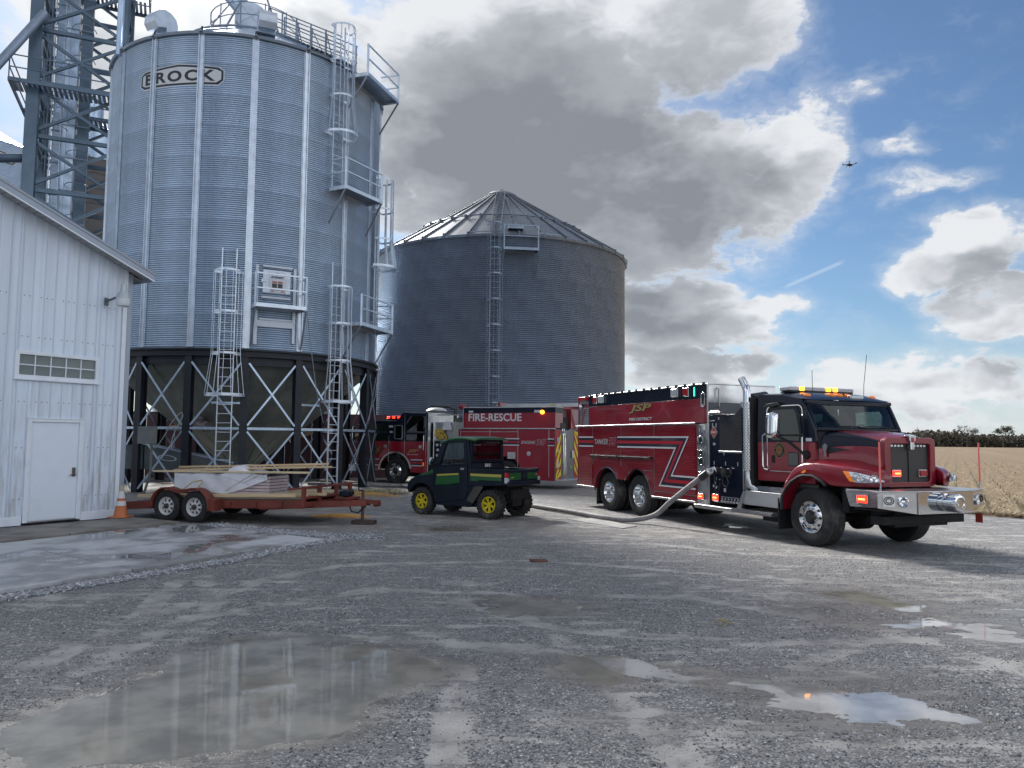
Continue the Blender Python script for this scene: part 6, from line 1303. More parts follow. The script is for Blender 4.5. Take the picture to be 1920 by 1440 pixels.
MB().tube([(4.9, -.38, 2.80), (4.9, -.38, 3.26)], .006, 5).build('antenna', M['dark'], TK); MB().tube([(5.1, .74, 2.74), (5.11, .74, 3.0), (5.16, .78, 3.60)], .006, 5).build('antenna', M['dark'], TK)
# mirrors
for (x, y) in ((5.07, -1.52), (4.97, 1.52)):
    s = -1 if y < 0 else 1
    def mir(u, v, x=x, y=y):
        a = 2 * PI * u; c_, s_ = cos(a), sin(a); rx = .115; ry = .105; px_ = rx * math.copysign(abs(c_) ** .6, c_); py_ = ry * math.copysign(abs(s_) ** .6, s_); k = (1 - abs(2 * v - 1) ** 8) ** .4
        return (x + px_ * k * (1.0 - .15 * (v > .5) * 0), y + py_ * k + .02 * (v - .5), lerp(1.92, 2.42, v))
    mr_ = MB().grid(24, 15, mir, cu=True).build('mirror', M['chrome'], TK, smooth=60)
    MB().tube([(x + .05, y + s * -.05, 1.99), (5.40, s * 1.12, 1.99)], .022, 6).build('mirror_arm', M['dark'], mr_); MB().tube([(x + .05, y - s * .03, 1.98), (5.25, s * 1.3, 1.86), (5.45, s * 1.11, 1.62)], .026, 6).build('mirror_arm', M['dark'], mr_)
    MB().lathe([(0, .09), (.03, .08), (.04, 0)], (5.46, s * 1.088, 1.63), (0, s, 0), 14).build('mirror_mount', M['dark'], mr_)
# ---------------- hood
def hood_pt(u, v, off=0.0):
    x = lerp(5.64, 6.72, u); zt = 2.10 - .045 * u - .085 * u ** 3; ze_ = 2.03 - .05 * u - .10 * u ** 2.5; wt = lerp(.90, .55, u ** .9); wb = lerp(1.04, .60, u ** .85)
    pr_ = [(-wb, 1.15), (-wb, 1.45), (-wb + .01, ze_ - .30), (-wt - .045, ze_ - .12), (-wt, ze_ - .035), (-wt + .07, ze_ + .008), (-wt * .62, lerp(ze_, zt, .62)), (-wt * .3, lerp(ze_, zt, .93)), (0, zt)]
    pr_ = pr_ + [(-q[0], q[1]) for q in pr_[-2::-1]]; t_ = v * (len(pr_) - 1); i = min(int(t_), len(pr_) - 2); f = t_ - i
    y = lerp(pr_[i][0], pr_[i + 1][0], f); z = lerp(pr_[i][1], pr_[i + 1][1], f)
    if off:
        tx, tz = pr_[i + 1][0] - pr_[i][0], pr_[i + 1][1] - pr_[i][1]; L = math.hypot(tx, tz); y += -tz / L * off; z += tx / L * off
    return (x + .06 * u * (1 - (y / .6) ** 2 if abs(y) < .6 else 0), y, z)
hood = MB().grid(14, 49, lambda u, v: hood_pt(u, v)).build('hood', M['red'], TK, smooth=50)
for s in (0, 1):
    def strp(u, w):
        lo = lerp(2.0 / 16, 3.05 / 16, u ** .8); hi = lerp(5.9 / 16, 4.35 / 16, u ** .8); v = lerp(lo, hi, w); return hood_pt(u * .975, v if not s else 1 - v, .004)
    MB().grid(14, 13, strp).build('hood_stripe', M['black'], hood, smooth=50)
    def vent_(u, w):
        lo = lerp(1.72 / 16, 2.2 / 16, u); hi = lerp(2.3 / 16, 2.26 / 16, u); return hood_pt(.16 + .34 * u, lerp(lo, hi, w) if not s else 1 - lerp(lo, hi, w), .006)
    MB().grid(8, 5, vent_).build('hood_vent', M['blackpl'], hood, smooth=50)
bd_ = MB().prism([(5.775, 1.80), (5.83, 1.84), (5.89, 1.80), (5.87, 1.72), (5.85, 1.70), (5.85, 1.60), (5.81, 1.60), (5.81, 1.70), (5.79, 1.72)], -1.015, -1.00).build('side_badge', mat('satin_metal', (.30, .30, .32), .3, .9), hood, bevel=.003)
# grille and surround
GXF = 6.775
sr = MB().ring([(q[0], q[1]) for q in rrect(-.60, .60, 1.10, 1.955, .10, 5)], [(q[0], q[1]) for q in rrect(-.47, .47, 1.185, 1.845, .06, 5)], 6.66, GXF, 'yz').build('grille_surround', M['red'], TK, bevel=.02)
gm_ = bpy.data.materials.new('grille_mesh'); gm_.use_nodes = True; t = NT(gm_.node_tree); co = t.n('ShaderNodeTexCoord').outputs['Object']; sp_ = t.n('ShaderNodeSeparateXYZ', {0: co})
h_ = t.m('MULTIPLY', t.m('SINE', t.m('MULTIPLY', sp_.outputs[1], 190)), t.m('SINE', t.m('MULTIPLY', sp_.outputs[2], 190))); c = t.mix(t.ss(h_, -.2, .2), (.018, .018, .02), (.075, .07, .068))
p = t.n('ShaderNodeBsdfPrincipled', {'Base Color': c, 'Roughness': .5, 'Metallic': .3}); t.n('ShaderNodeOutputMaterial', {0: p.outputs[0]})
gr_ = box('grille', gm_, sr, 6.70, 6.72, -.475, .475, 1.18, 1.85); br = MB()
br.box(6.721, 6.735, -.012, .012, 1.19, 1.80); br.build('grille_bar', M['gunmetal'], gr_, smooth=0)
for y in (-.27, .27):
    q = MB()
    for k in range(4): q.box(6.722, 6.73, y - .15 + .08 * k, y - .10 + .08 * k, 1.795, 1.825)
    q.build('grille_glint', M['alu'], gr_, smooth=0)
for (y, m_) in ((-.315, M['ltred']), (.315, M['ltred_off'])): lens_light(gr_, (6.72, y, 1.335), .20, .125, 1, m_, ax='x', d=.05)
bdg = MB().prism([(-.09, 1.99), (0, 2.01), (.09, 1.99), (.075, 1.90), (.045, 1.88), (.045, 1.74), (-.045, 1.74), (-.045, 1.88), (-.075, 1.90)], GXF - .05, GXF + .045, 'yz').build('grille_badge', M['chrome'], TK, bevel=.012)
MB().prism([(-.035, 1.95), (.035, 1.95), (.03, 1.87), (-.03, 1.87)], GXF + .046, GXF + .05, 'yz').build('badge_face', M['ltred_off'], bdg, smooth=0)
MB().prism([(6.35, 2.055), (6.80, 1.985), (6.84, 1.96), (6.80, 1.95), (6.35, 2.03)], -.05, .05).build('hood_ornament', M['chrome'], bdg, bevel=.01)
# fenders
def fender(s):
    T_ = [(4.93, .62), (4.95, .90), (5.06, 1.13), (5.20, 1.30), (5.36, 1.42), (5.52, 1.475), (5.75, 1.50), (6.05, 1.495), (6.30, 1.47), (6.50, 1.435), (6.66, 1.40), (6.79, 1.36), (6.88, 1.32), (6.93, 1.28)]
    B_ = [(4.98, .60), (5.00, .85), (5.10, 1.00), (5.24, 1.13), (5.42, 1.225), (5.56, 1.26), (5.76, 1.26), (5.97, 1.18), (6.08, 1.10), (6.42, 1.095), (6.62, 1.10), (6.77, 1.105), (6.87, 1.11), (6.92, 1.12)]
    yo = [1.25] * 8 + [1.245, 1.225, 1.17, 1.06, .90, .72]; yi = [1.05, 1.05, 1.05, 1.04, 1.00, .95, .87, .77, .70, .66, .62, .605, .60, .595]; V = []; n = len(T_)
    rows = []
    for i in range(n):
        (tx, tz), (bx, bz) = T_[i], B_[i]; o_, q_ = yo[i] * (1 if s < 0 else lerp(1, .86, i / 13)), min(yi[i], yo[i] - .05); lift = .045 if 2 < i < 12 else .01
        rows.append([(tx, q_, tz + lift + .05 * (i > 4)), (tx, lerp(q_, o_, .35), tz + lift), (tx, lerp(q_, o_, .75), tz + lift * .6), (tx, lerp(q_, o_, .94), tz - .005), (tx, o_, tz - .05), (lerp(tx, bx, .5), o_ + .012, lerp(tz, bz, .5)), (bx, o_, bz), (bx, o_ - .06, bz - .005), (bx, q_ if i > 8 else o_ - .3, bz + .01)])
    k = len(rows[0]); V = [(p_[0], s * p_[1], p_[2]) for r_ in rows for p_ in r_]; F = []
    for i in range(n - 1):
        for j in range(k - 1): F.append((i * k + j, i * k + j + 1, (i + 1) * k + j + 1, (i + 1) * k + j))
        if i > 8: F.append((i * k + k - 1, i * k, (i + 1) * k, (i + 1) * k + k - 1))
    F.append(tuple((n - 1) * k + j for j in range(k)))
    f = MB().add(V, F).build('fender', M['red'], TK, smooth=60); sub = f.modifiers.new('smooth', 'SUBSURF'); sub.levels = 2; sub.render_levels = 2
    lip = MB().tube([(p_[0], s * 1.255, p_[1]) for p_ in B_[:9]], .028, 8).build('fender_lip', M['blackpl'], f)
    # headlight
    def hl(u, v):
        tops = [(6.47, 1.255, 1.375), (6.62, 1.205, 1.365), (6.76, 1.10, 1.335), (6.87, .95, 1.285), (6.925, .80, 1.225)]; bots = [(6.58, 1.225, 1.205), (6.68, 1.165, 1.185), (6.79, 1.06, 1.18), (6.885, .92, 1.185), (6.93, .80, 1.195)]
        t_ = u * 4; i = min(int(t_), 3); g = t_ - i; a = [lerp(tops[i][q], tops[i + 1][q], g) for q in range(3)]; b = [lerp(bots[i][q], bots[i + 1][q], g) for q in range(3)]
        p_ = [lerp(b[q], a[q], v) for q in range(3)]; bl = .030 * (1 - (2 * v - 1) ** 4) + .018; return (p_[0] + bl * .7, s * (p_[1] * (1 if s < 0 else .865) + bl * .75), p_[2])
    H = MB().grid(13, 7, lambda u, v: hl(.15 + .85 * u, v)).build('headlight', mat('headlight_lens', (.60, .64, .70), .10, .55, var=.35, vscale=14, coat=1.0), f, smooth=60)
    MB().grid(5, 7, lambda u, v: hl(.17 * u, v)).build('turn_signal', M['amber'], H, smooth=60)
    MB().lathe([(0, .062), (.02, .062), (.03, .05), (.012, .035), (.02, .02), (.03, 0)], (6.745, s * 1.165 * (1 if s < 0 else .865), 1.265), (.75, s * .66, 0), 20).build('projector_lens', M['chrome'], H)
    MB().lathe([(0, .070), (.025, .066), (.012, .03), (.02, .0)], (6.90, s * 1.01 * (1 if s < 0 else .865), 1.262), (.75, s * .66, 0), 20).build('reflector', M['chrome'], H)
    MB().prism([(5.50, 1.31), (5.60, 1.36), (5.62, 1.325), (5.56, 1.295)], s * 1.255, s * 1.275).build('side_marker', M['amber'], f, bevel=.004)
    return f
for s in (-1, 1): fender(s)
# bumper
bp_o = [(6.52, -1.24), (7.17, -1.24), (7.40, -.64), (7.40, .64), (7.17, 1.24), (6.52, 1.24), (6.52, 1.21), (7.15, 1.21), (7.37, .62), (7.37, -.62), (7.15, -1.21), (6.52, -1.21)]
def bump():
    B = MB(); zt = 1.055; n = 6; out = bp_o[:6]; zb = [.80, .80, .705, .705, .80, .80]
    for i in range(5):
        a, b = out[i], out[i + 1]; aa, bb = zb[i], zb[i + 1]; xa = .09 if i == 0 else 0; xb = .09 if i == 4 else 0
        if i in (1, 2, 3): B.add([(*a, aa), (*b, bb), (*b, zt), (*a, zt)], [(0, 1, 2, 3)])
    o = B.build('bumper', M['chrome'], TK, smooth=0); so = o.modifiers.new('thick', 'SOLIDIFY'); so.thickness = .03
    for s in (-1, 1):
        MB().prism([(6.50, 1.055), (7.168, 1.055), (7.168, .80), (6.60, .785)], s * 1.242, s * 1.21).build('bumper_side', M['treadplate'], o, bevel=.004)
    MB().prism(bp_o[:6], 1.056, 1.075, 'xy').build('bumper_deck', M['alu'], o, bevel=.006); MB().prism([(6.6, -1.15), (7.1, -1.15), (7.3, -.6), (7.3, .6), (7.1, 1.15), (6.6, 1.15)], .74, .77, 'xy').build('bumper_floor', M['dark'], o, smooth=0)
    lens_light(o, (6.88, -1.242, .925), .23, .15, -1, M['ltred'])
    MB().lathe([(0, .15), (.05, .15), (.06, .13), (.10, .13), (.11, .15), (.26, .15), (.28, .13), (.285, .10), (.27, .09), (.27, .05), (.285, .045), (.285, 0)], (7.40, .0, .885), (1, 0, 0), 28).build('siren', M['chrome'], o)
    for y in (-.34, .34): box('tow_hole', M['dark'], o, 7.40, 7.405, y - .07, y + .07, .82, .95, .0); 
    for s in (-1, 1):
        d = Vector((.23, s * -.6, 0)).normalized(); nrm = Vector((.6 * 1, s * .23, 0)).normalized(); c = Vector((7.32, s * .855, .90)); MB().lathe([(0, .085), (.03, .085), (.035, .07), (.015, .03), (.02, 0)], c, nrm, 20).build('fog_lamp', M['chrome'], o)
        c2 = Vector((7.235, s * 1.075, .92)); sp2 = MB().obox(c2 + nrm * .006, (.012, .20, .19), Matrix((nrm, nrm.cross(Vector((0, 0, 1))) * -1, (0, 0, 1))).transposed()).build('speaker_grille', M['alu'], o, smooth=0)
        e1 = nrm.cross(Vector((0, 0, 1))) * -1; L = MB()
        for rr in (.045, .075): L.tube([c2 + nrm * .014 + e1 * (rr * 1.1 * cos(a)) + Vector((0, 0, rr * .8 * sin(a))) for a in [2 * PI * k / 20 for k in range(20)]], .008, 5, closed=True)
        L.build('speaker_ring', M['dark'], sp2)
        pol = MB().tube([(7.17, s * 1.17, 1.07), (7.17, s * 1.17, 1.20)], .014, 8).build('marker_pole', M['chrome'], o); MB().tube([(7.17, s * 1.17, 1.20), (7.165, s * 1.17, 1.875)], .013, 8).build('pole_rod', M['orange_rod'], pol)
    MB().prism([(7.13, .66), (7.26, .66), (7.26, .50), (7.13, .50)], 1.08, 1.09).build('hanging_tag', mat('tag_red', (.42, .06, .04), .6), o, smooth=0)
bump()
# ------------------------------------------------------------------ pumper engine
EN = thing('fire_engine', 'red and black fire engine with a roof ladder parked behind the green utility vehicle', 'fire truck', (-4.262, 33.254, 0), R(155))
EY = 1.25; mx = (-1, 0, 0)
ch = MB(); ch.box(-7.0, 2.1, -.5, .5, .58, .86)
for x in (.045, -5.05): ch.cyl((x, -1, .5), (x, 1, .5), .1, 12)
ch.box(-3.0, -1.5, -1.0, 1.0, .45, .9); ch.box(-.6, -.25, .4, .9, .3, .7); ch.build('chassis', M['dark'], EN)
for s in (-1, 1):
    truck_wheel(EN, .045, s * 1.06, .53, .535, .34, s, 'convex'); truck_wheel(EN, -5.05, s * 1.09, .52, .525, .28, s, 'deep'); truck_wheel(EN, -5.05, s * .78, .52, .525, .28, s, 'deep')
cabm = M['red']
def cab_skin(s):
    y0, y1 = (EY - .05, EY) if s > 0 else (-EY, -EY + .05); f = y1 if s > 0 else y0
    low = [(1.95, .56), (1.95, 1.755), (-1.50, 1.755), (-1.50, .455), (-.70, .49)] + arc(.045, .53, .745, 0, 180, 18)[::-1] + [(.85, .56)]
    MB().prism(low, y0, y1).build('cab_side', M['red'], EN, smooth=30, bevel=.01)
    up = [(1.95, 1.758), (-1.50, 1.758), (-1.50, 2.91), (-.30, 2.93), (0.0, 2.595), (1.70, 2.595), (1.84, 2.50)]
    # upper skin assembled round its window openings
    for q in ([(1.95, 1.758), (1.85, 2.46), (1.72, 2.595), (1.10, 2.595), (1.10, 2.47), (1.13, 2.47), (1.18, 1.80), (1.18, 1.758)], [(1.099, 2.46), (1.099, 2.595), (0.0, 2.595), (0.0, 2.46)], [(1.179, 1.758), (1.179, 1.795), (.10, 1.795), (.10, 1.758)], [(.45, 1.796), (.45, 2.459), (.10, 2.459), (.10, 1.796)], [(-.001, 2.594), (-.001, 2.42), (-.30, 2.42), (-.30, 2.93)], [(.0995, 1.758), (.0995, 1.86), (-.30, 1.86), (-.30, 1.758)], [(-.301, 1.758), (-.301, 2.93), (-.46, 2.928), (-.46, 1.758)], [(-.461, 2.79), (-.461, 2.928), (-1.50, 2.91), (-1.50, 2.79)], [(-.461, 1.758), (-.461, 1.80), (-1.50, 1.80), (-1.50, 1.758)], [(-1.42, 1.801), (-1.42, 2.789), (-1.50, 2.789), (-1.50, 1.801)], [(.0995, 2.42), (.0995, 2.459), (-.0005, 2.459), (-.0005, 2.42)]):
        MB().prism(q, y0, y1).build('cab_side_upper', M['black'], EN, smooth=0)
    for q, nm, m in (([(1.10, 2.46), (.45, 2.46), (.45, 1.796), (1.18, 1.796)], 'window', M['glass']), ([(.0995, 2.42), (-.30, 2.42), (-.30, 1.86), (.0995, 1.86)], 'window', M['glassdark']), ([(-.461, 2.79), (-1.42, 2.79), (-1.42, 1.80), (-.461, 1.80)], 'window', M['glassdark'])):
        MB().prism(q, y0 + .02, y0 + .026).build(nm, m, EN, smooth=0)
    d0, d1 = (f, f + .014) if s > 0 else (f - .014, f)
    MB().ring(rrect(-.31, .11, 1.84, 2.43, .06), rrect(-.275, .075, 1.875, 2.395, .05), d0, d1).build('window_trim', M['alu'], EN, smooth=0)
    jm = MB()
    for (x, z0, z1) in ((-.405, 1.10, 2.88), (-1.43, .6, 2.86), (.38, .9, 1.75), (1.3, .75, 2.4)): jm.box(x - .008, x + .008, d0, d1 - .008, z0, z1)
    jm.build('door_seam', M['alu'] if s > 0 else M['dark'], EN, smooth=0)
    for x in (.33, -1.36): MB().tube([(x, d1, 2.02), (x, s * 1.31, 2.0), (x, s * 1.31, 1.42), (x, d1, 1.40)], .018, 8).build('grab_bar', M['chrome'], EN)
    o1 = arc(.045, .53, .81, 172, 4, 20); i1 = arc(.045, .53, .745, 172, 4, 20); n = len(o1); V = [(p_[0], d0, p_[1]) for p_ in o1 + i1] + [(p_[0], s * 1.285, p_[1]) for p_ in o1 + i1]; F = []
    for k in range(n - 1): F += [(k, k + 1, n + k + 1, n + k), (2 * n + k, 3 * n + k, 3 * n + k + 1, 2 * n + k + 1), (k, 2 * n + k, 2 * n + k + 1, k + 1), (n + k, n + k + 1, 3 * n + k + 1, 3 * n + k)]
    MB().add(V, F).build('fender_trim', M['alu'], EN, smooth=40)
    for (x0, x1) in ((1.93, .84), (-.72, -1.27)):
        for (z, h, m, nm) in ((1.0, .035, M['white'], 'white_stripe'), (.94, .05, M['navytrim'], 'navy_stripe'), (.88, .05, mat('stripe_red', (.40, .015, .03), .35), 'red_stripe'), (.82, .05, M['navytrim'], 'navy_stripe'), (.76, .035, M['white'], 'white_stripe')):
            box(nm, m, EN, x1, x0, d0 + .0 if s > 0 else d0 + .009, d0 + .005 if s > 0 else d1, z - h / 2, z + h / 2)
    return d1
for s in (1, -1): cab_skin(s)
fe = EY + .0145
seal(EN, (.90, EY + .002, 1.39), .155, mx)
side_text('JSP', -.55, -1.10, 1.285, 1.43, M['gold'], EN, EY + .006, ex=mx, bold=.015, shear=.28); side_text('FIRE DISTRICT', -.54, -1.08, 1.20, 1.235, M['white'], EN, EY + .004, ex=mx, bold=.02, shear=.2)
for (x, z, w_, h_) in ((.55, 1.56, .13, .12), (-1.17, 1.54, .13, .12), (1.35, 1.48, .05, .12)): box('door_latch', M['alu'], EN, x - w_ / 2, x + w_ / 2, EY + .001, EY + .02, z - h_ / 2, z + h_ / 2, .005)
for (x, z, w_, h_) in ((.27, 2.37, .20, .09), (.25, 2.14, .13, .07)): box('side_lamp', M['clearlens'], EN, x - w_ / 2, x + w_ / 2, EY + .001, EY + .03, z - h_ / 2, z + h_ / 2, .006)
box('side_marker', M['amber'], EN, -1.36, -1.29, EY + .001, EY + .02, .76, .90, .005)
# cab roof, front, rear face, interior
rfE = MB()
for q in ([(1.74, 2.597), (-.012, 2.597), (-.03, 2.63), (1.70, 2.63)], [(-.013, 2.598), (-.305, 2.932), (-.335, 2.965), (-.031, 2.631)], [(-.306, 2.933), (-1.50, 2.912), (-1.50, 2.945), (-.336, 2.966)]): rfE.prism(q, -1.25, 1.25)
rfE.build('cab_roof', M['alu'], EN, smooth=0)
box('cab_rear', M['alu'], EN, -1.545, -1.502, -1.25, 1.25, .455, 2.94, .008); rv = MB(); rv.box(-1.556, -1.546, .78, .98, 1.6, 2.5); rv.build('rear_window', M['dark'], EN, smooth=0)
cf = MB(); cf.box(1.90, 1.98, -1.2, 1.2, .56, 1.75); cf.build('cab_front', M['red'], EN, bevel=.02); MB().prism([(1.93, 1.80), (1.96, 1.80), (1.86, 2.5), (1.83, 2.5)], -1.16, 1.16).build('windshield', M['glass'], EN, smooth=0)
MB().box(1.72, 1.86, -1.2, 1.2, 2.50, 2.60).build('roof_header', M['black'], EN); box('bumper', M['chrome'], EN, 2.0, 2.42, -1.24, 1.24, .46, .78, .03); box('cab_floor', M['dark'], EN, -1.5, 1.9, -1.2, 1.2, 1.05, 1.10)
MB().box(.3, .7, -.9, -.4, 1.1, 1.6).box(.3, .7, .4, .9, 1.1, 1.6).box(.25, .38, .4, .9, 1.6, 2.2).box(.25, .38, -.9, -.4, 1.6, 2.2).box(1.35, 1.9, -1.1, 1.1, 1.1, 1.76).box(-.1, .1, -1.1, 1.1, 1.1, 1.75).build('cab_interior', M['seat'], EN, smooth=0)
MB().tube([Vector((1.22, .62, 1.88)) + Vector((.08 * cos(a), .22 * sin(a), .18 * cos(a))) for a in [2 * PI * k / 20 for k in range(20)]], .016, 6, closed=True).build('steering_wheel', M['dark'], EN)
mi = MB().tube([(1.75, 1.22, 1.72), (1.95, 1.42, 1.70), (2.05, 1.45, 1.9), (2.05, 1.45, 2.35), (1.85, 1.25, 2.45)], .022, 8).build('mirror_arm', M['chrome'], EN); box('mirror', M['chrome'], mi, 2.0, 2.1, 1.36, 1.56, 1.85, 2.35, .03)
lbm = MB().box(-.08, .80, -.85, .85, 2.70, 2.82).build('light_bar', M['ltred_off'], EN, bevel=.02); box('bar_base', M['dark'], lbm, -.05, .75, -.8, .8, 2.63, 2.698)
for x in (.15, .42, .68): box('red_module', M['ltred'], lbm, x - .07, x + .07, .70, .862, 2.715, 2.812, .01)
MB().lathe([(0, .42), (.04, .46), (.10, .40), (.16, .25), (.18, 0)], (-1.15, -.05, 3.02), (0, 0, 1), 28).build('antenna_dome', M['white'], EN); box('dome_base', M['white'], EN, -1.4, -.9, -.3, .2, 2.955, 3.02, .01)
# pump module between cab and body
pm_ = box('pump_module', M['alu'], EN, -2.93, -1.62, -.9, .98, .45, 2.55); box('pump_panel', M['black'], pm_, -2.92, -1.80, .985, 1.22, .55, 1.78, .008)
for x, z in ((-1.95, 1.62), (-2.15, 1.62), (-2.35, 1.60), (-1.98, 1.42), (-2.16, 1.40), (-1.96, 1.20), (-2.6, 1.55), (-2.6, 1.3)): MB().lathe([(0, .06), (.02, .06), (.025, .045), (.02, 0)], (x, 1.222, z), (0, 1, 0), 14).build('panel_gauge', M['clearlens'], pm_)
hz_ = MB()
for k in range(26): c = Vector((random.uniform(-2.2, -1.8), random.uniform(1.0, 1.12), random.uniform(1.88, 2.22))); hz_.tube([c + Vector((.07 * cos(a), .02 * random.random(), .07 * sin(a))) for a in [2 * PI * q / 10 for q in range(10)]], .025, 5, closed=True)
hz_.build('preconnect_hose', mat('yellow_hose', (.50, .36, .08), .8), pm_, fix=False); box('hose_tray', M['alu'], pm_, -2.3, -1.72, .99, 1.24, 1.80, 1.83)
MB().prism([(-2.10, 2.22), (-2.55, 2.22), (-2.44, 2.58), (-2.22, 2.58)], 1.0, 1.16).build('speaker_cover', M['white'], pm_, bevel=.02); box('deck_gun_box', M['grey'], pm_, -2.85, -2.6, .6, 1.0, 2.56, 2.72, .01)
MB().tube([(-2.72, 1.1, 2.6), (-2.75, 1.18, 2.35), (-2.66, 1.2, 2.1), (-2.74, 1.2, 1.85)], .016, 6).build('trim_cable', mat('yellow_hose', (.50, .36, .08), .8), pm_)
MB().tube([(-2.2, .2, 2.55), (-2.2, .2, 3.1), (-1.9, .3, 3.22), (-1.2, .55, 3.24)], [.08, .08, .06, .05], 10).build('deck_gun', M['gunmetal'], pm_); MB().cyl((-3.0, .5, 3.05), (-2.6, .5, 3.22), .12, 12).build('hose_reel', M['red'], pm_)
MB().beam((-1.6, .9, 2.85), (-3.1, .9, 2.85), .05).build('walk_rail', M['alu'], pm_, smooth=0)
# body
sk_ = [(-2.95, .36), (-4.35, .36)] + [(-5.05 + .66 * cos(R(a)), .55 + .66 * sin(R(a))) for a in range(-5 + 10, 185, 12)][0:] + [(-5.75, .36), (-7.08, .32), (-7.08, 2.27), (-2.95, 2.27)]
MB().prism(sk_, 1.20, 1.25).build('body_side', M['red'], EN, smooth=0, bevel=.006); MB().prism(sk_, -1.25, -1.20).build('body_side', M['red'], EN, smooth=0, bevel=.006)
box('body_core', M['dark'], EN, -7.03, -2.96, -1.19, 1.19, 1.25, 2.26); box('upper_body', M['red'], EN, -7.10, -3.16, .45, 1.235, 2.315, 2.905, .006); box('upper_cap', M['black'], EN, -7.101, -3.158, .449, 1.237, 2.908, 3.10, .006); box('upper_body', M['red'], EN, -7.10, -3.16, -1.235, -.45, 2.315, 3.10, .006)
box('top_rail', M['alu'], EN, -7.11, -3.14, .44, 1.26, 3.102, 3.135, .006); box('side_rail', M['alu'], EN, -7.10, -2.94, 1.20, 1.30, 2.272, 2.313, .006); box('hose_bed', M['dark'], EN, -7.0, -3.16, -.449, .449, 2.27, 2.75)
box('body_front', M['alu'], EN, -3.155, -3.12, -1.235, 1.235, 2.315, 3.10)
jm = MB()
for x in (-3.05, -5.56, -6.85, -4.35): jm.box(x - .010, x + .010, 1.2505, 1.258, .45 if x < -5.5 else 1.25, 2.25)
jm.box(-5.56, -3.05, 1.2505, 1.257, 2.16, 2.175); jm.build('door_trim', M['alu'], EN, smooth=0)
for (x0, x1) in ((-2.97, -5.62), (-6.80, -7.06)):
    for (z, h, m, nm) in ((1.90, .035, M['white'], 'white_stripe'), (1.845, .055, M['navytrim'], 'navy_stripe'), (1.775, .05, mat('stripe_red', (.40, .015, .03), .35), 'red_stripe'), (1.71, .055, M['navytrim'], 'navy_stripe'), (1.655, .035, M['white'], 'white_stripe')): box(nm, m, EN, x1, x0, 1.259, 1.263, z - h / 2, z + h / 2)
side_text('FIRE-RESCUE', -3.39, -5.70, 2.578, 2.885, M['white'], EN, 1.241, ex=mx, bold=.018, shear=0, d=.004)
side_text('ENGINE', -5.70, -6.30, 1.705, 1.825, silver, EN, 1.262, ex=mx, bold=.012); side_text('95', -6.32, -6.74, 1.655, 1.88, M['red'], EN, 1.262, ex=mx, bold=.02, outline=silver)
sl_ = box('scene_light', M['clearlens'], EN, -6.50, -6.25, 1.238, 1.30, 2.90, 3.0, .008); MB().lathe([(0, .075), (.05, .08), (.09, .05), (.10, 0)], (-6.58, 1.238, 2.92), (0, 1, 0), 16).build('amber_lamp', M['ltamb'], EN); box('scene_light', M['clearlens'], EN, -3.60, -3.40, 1.238, 1.28, 2.92, 3.0, .006)
MB().lathe([(0, .085), (.02, .085), (.025, .06), (.015, 0)], (-6.02, 1.251, 1.33), (0, 1, 0), 20).build('fuel_cap', M['alu'], EN); box('door_handle', M['alu'], EN, -5.45, -5.12, 1.251, 1.27, 1.12, 1.38, .01)
# rear: chevrons either side of a bare metal hatch
rw = box('rear_wall', mat('rear_aluminium', (.19, .19, .205), .38, .7, var=.1), EN, -7.115, -7.085, -1.24, 1.24, .36, 2.27)
rd = mat('chevron_red', (.36, .02, .02), .45)
def chev(y0, y1, s):
    box('chevron_panel', rd, EN, -7.125, -7.116, y0, y1, .36, 2.24)
    q = MB(); w_ = y1 - y0; k = -1
    z = .05
    while z < 2.24:
        a = [(y0, z), (y1, z + s * w_ * 1.3), (y1, z + s * w_ * 1.3 + .24), (y0, z + .24)]
        a = [(p_[0], min(2.238, max(.362, p_[1]))) for p_ in a]
        if max(p_[1] for p_ in a) - min(p_[1] for p_ in a) > .05: q = MB().prism(a, -7.131, -7.126, 'yz'); q.build('chevron_stripe', M['yellow'], EN, smooth=0)
        z += .47
chev(.70, 1.235, -1); chev(-1.235, -.74, 1)
lad_ = MB(); 
for y in (.56, .38): lad_.tube([(-7.20, y, .40), (-7.17, y, 1.9), (-7.12, y, 2.3)], .022, 6)
for k in range(6): lad_.beam((-7.19, .56, .6 + .28 * k), (-7.19, .38, .6 + .28 * k), .03)
lad_.build('rear_ladder', M['chrome'], EN, smooth=30); box('rear_step', M['alu'], EN, -7.50, -7.132, -1.22, 1.24, .32, .38, .008)
for (y, z, m, w_, h_) in ((1.02, 1.86, M['clearlens'], .2, .2), (1.1, .95, M['white'], .12, .3), (1.0, .82, M['ltred_off'], .12, .1), (1.05, 1.45, M['clearlens'], .1, .1), (-.55, 1.30, M['alu'], .22, .3), (-.3, .8, M['chrome'], .14, .04)): box('rear_lamp' if w_ < .21 else 'rear_plate', m, EN, -7.16, -7.132, y - w_ / 2, y + w_ / 2, z - h_ / 2, z + h_ / 2, .008)
MB().tube([(-7.13, .85, 2.12), (-7.30, .75, 2.16), (-7.32, .2, 2.28), (-7.15, .05, 2.26)], .02, 8).build('grab_bar', M['chrome'], EN); MB().box(-7.12, -6.85, .1, .75, 2.28, 2.55).build('hose_fold', M['cloth'], EN, bevel=.06)
box('rear_recess', mat('recess_grey', (.14, .125, .13), .6), EN, -6.9, -6.86, -.449, .449, 2.55, 3.05)
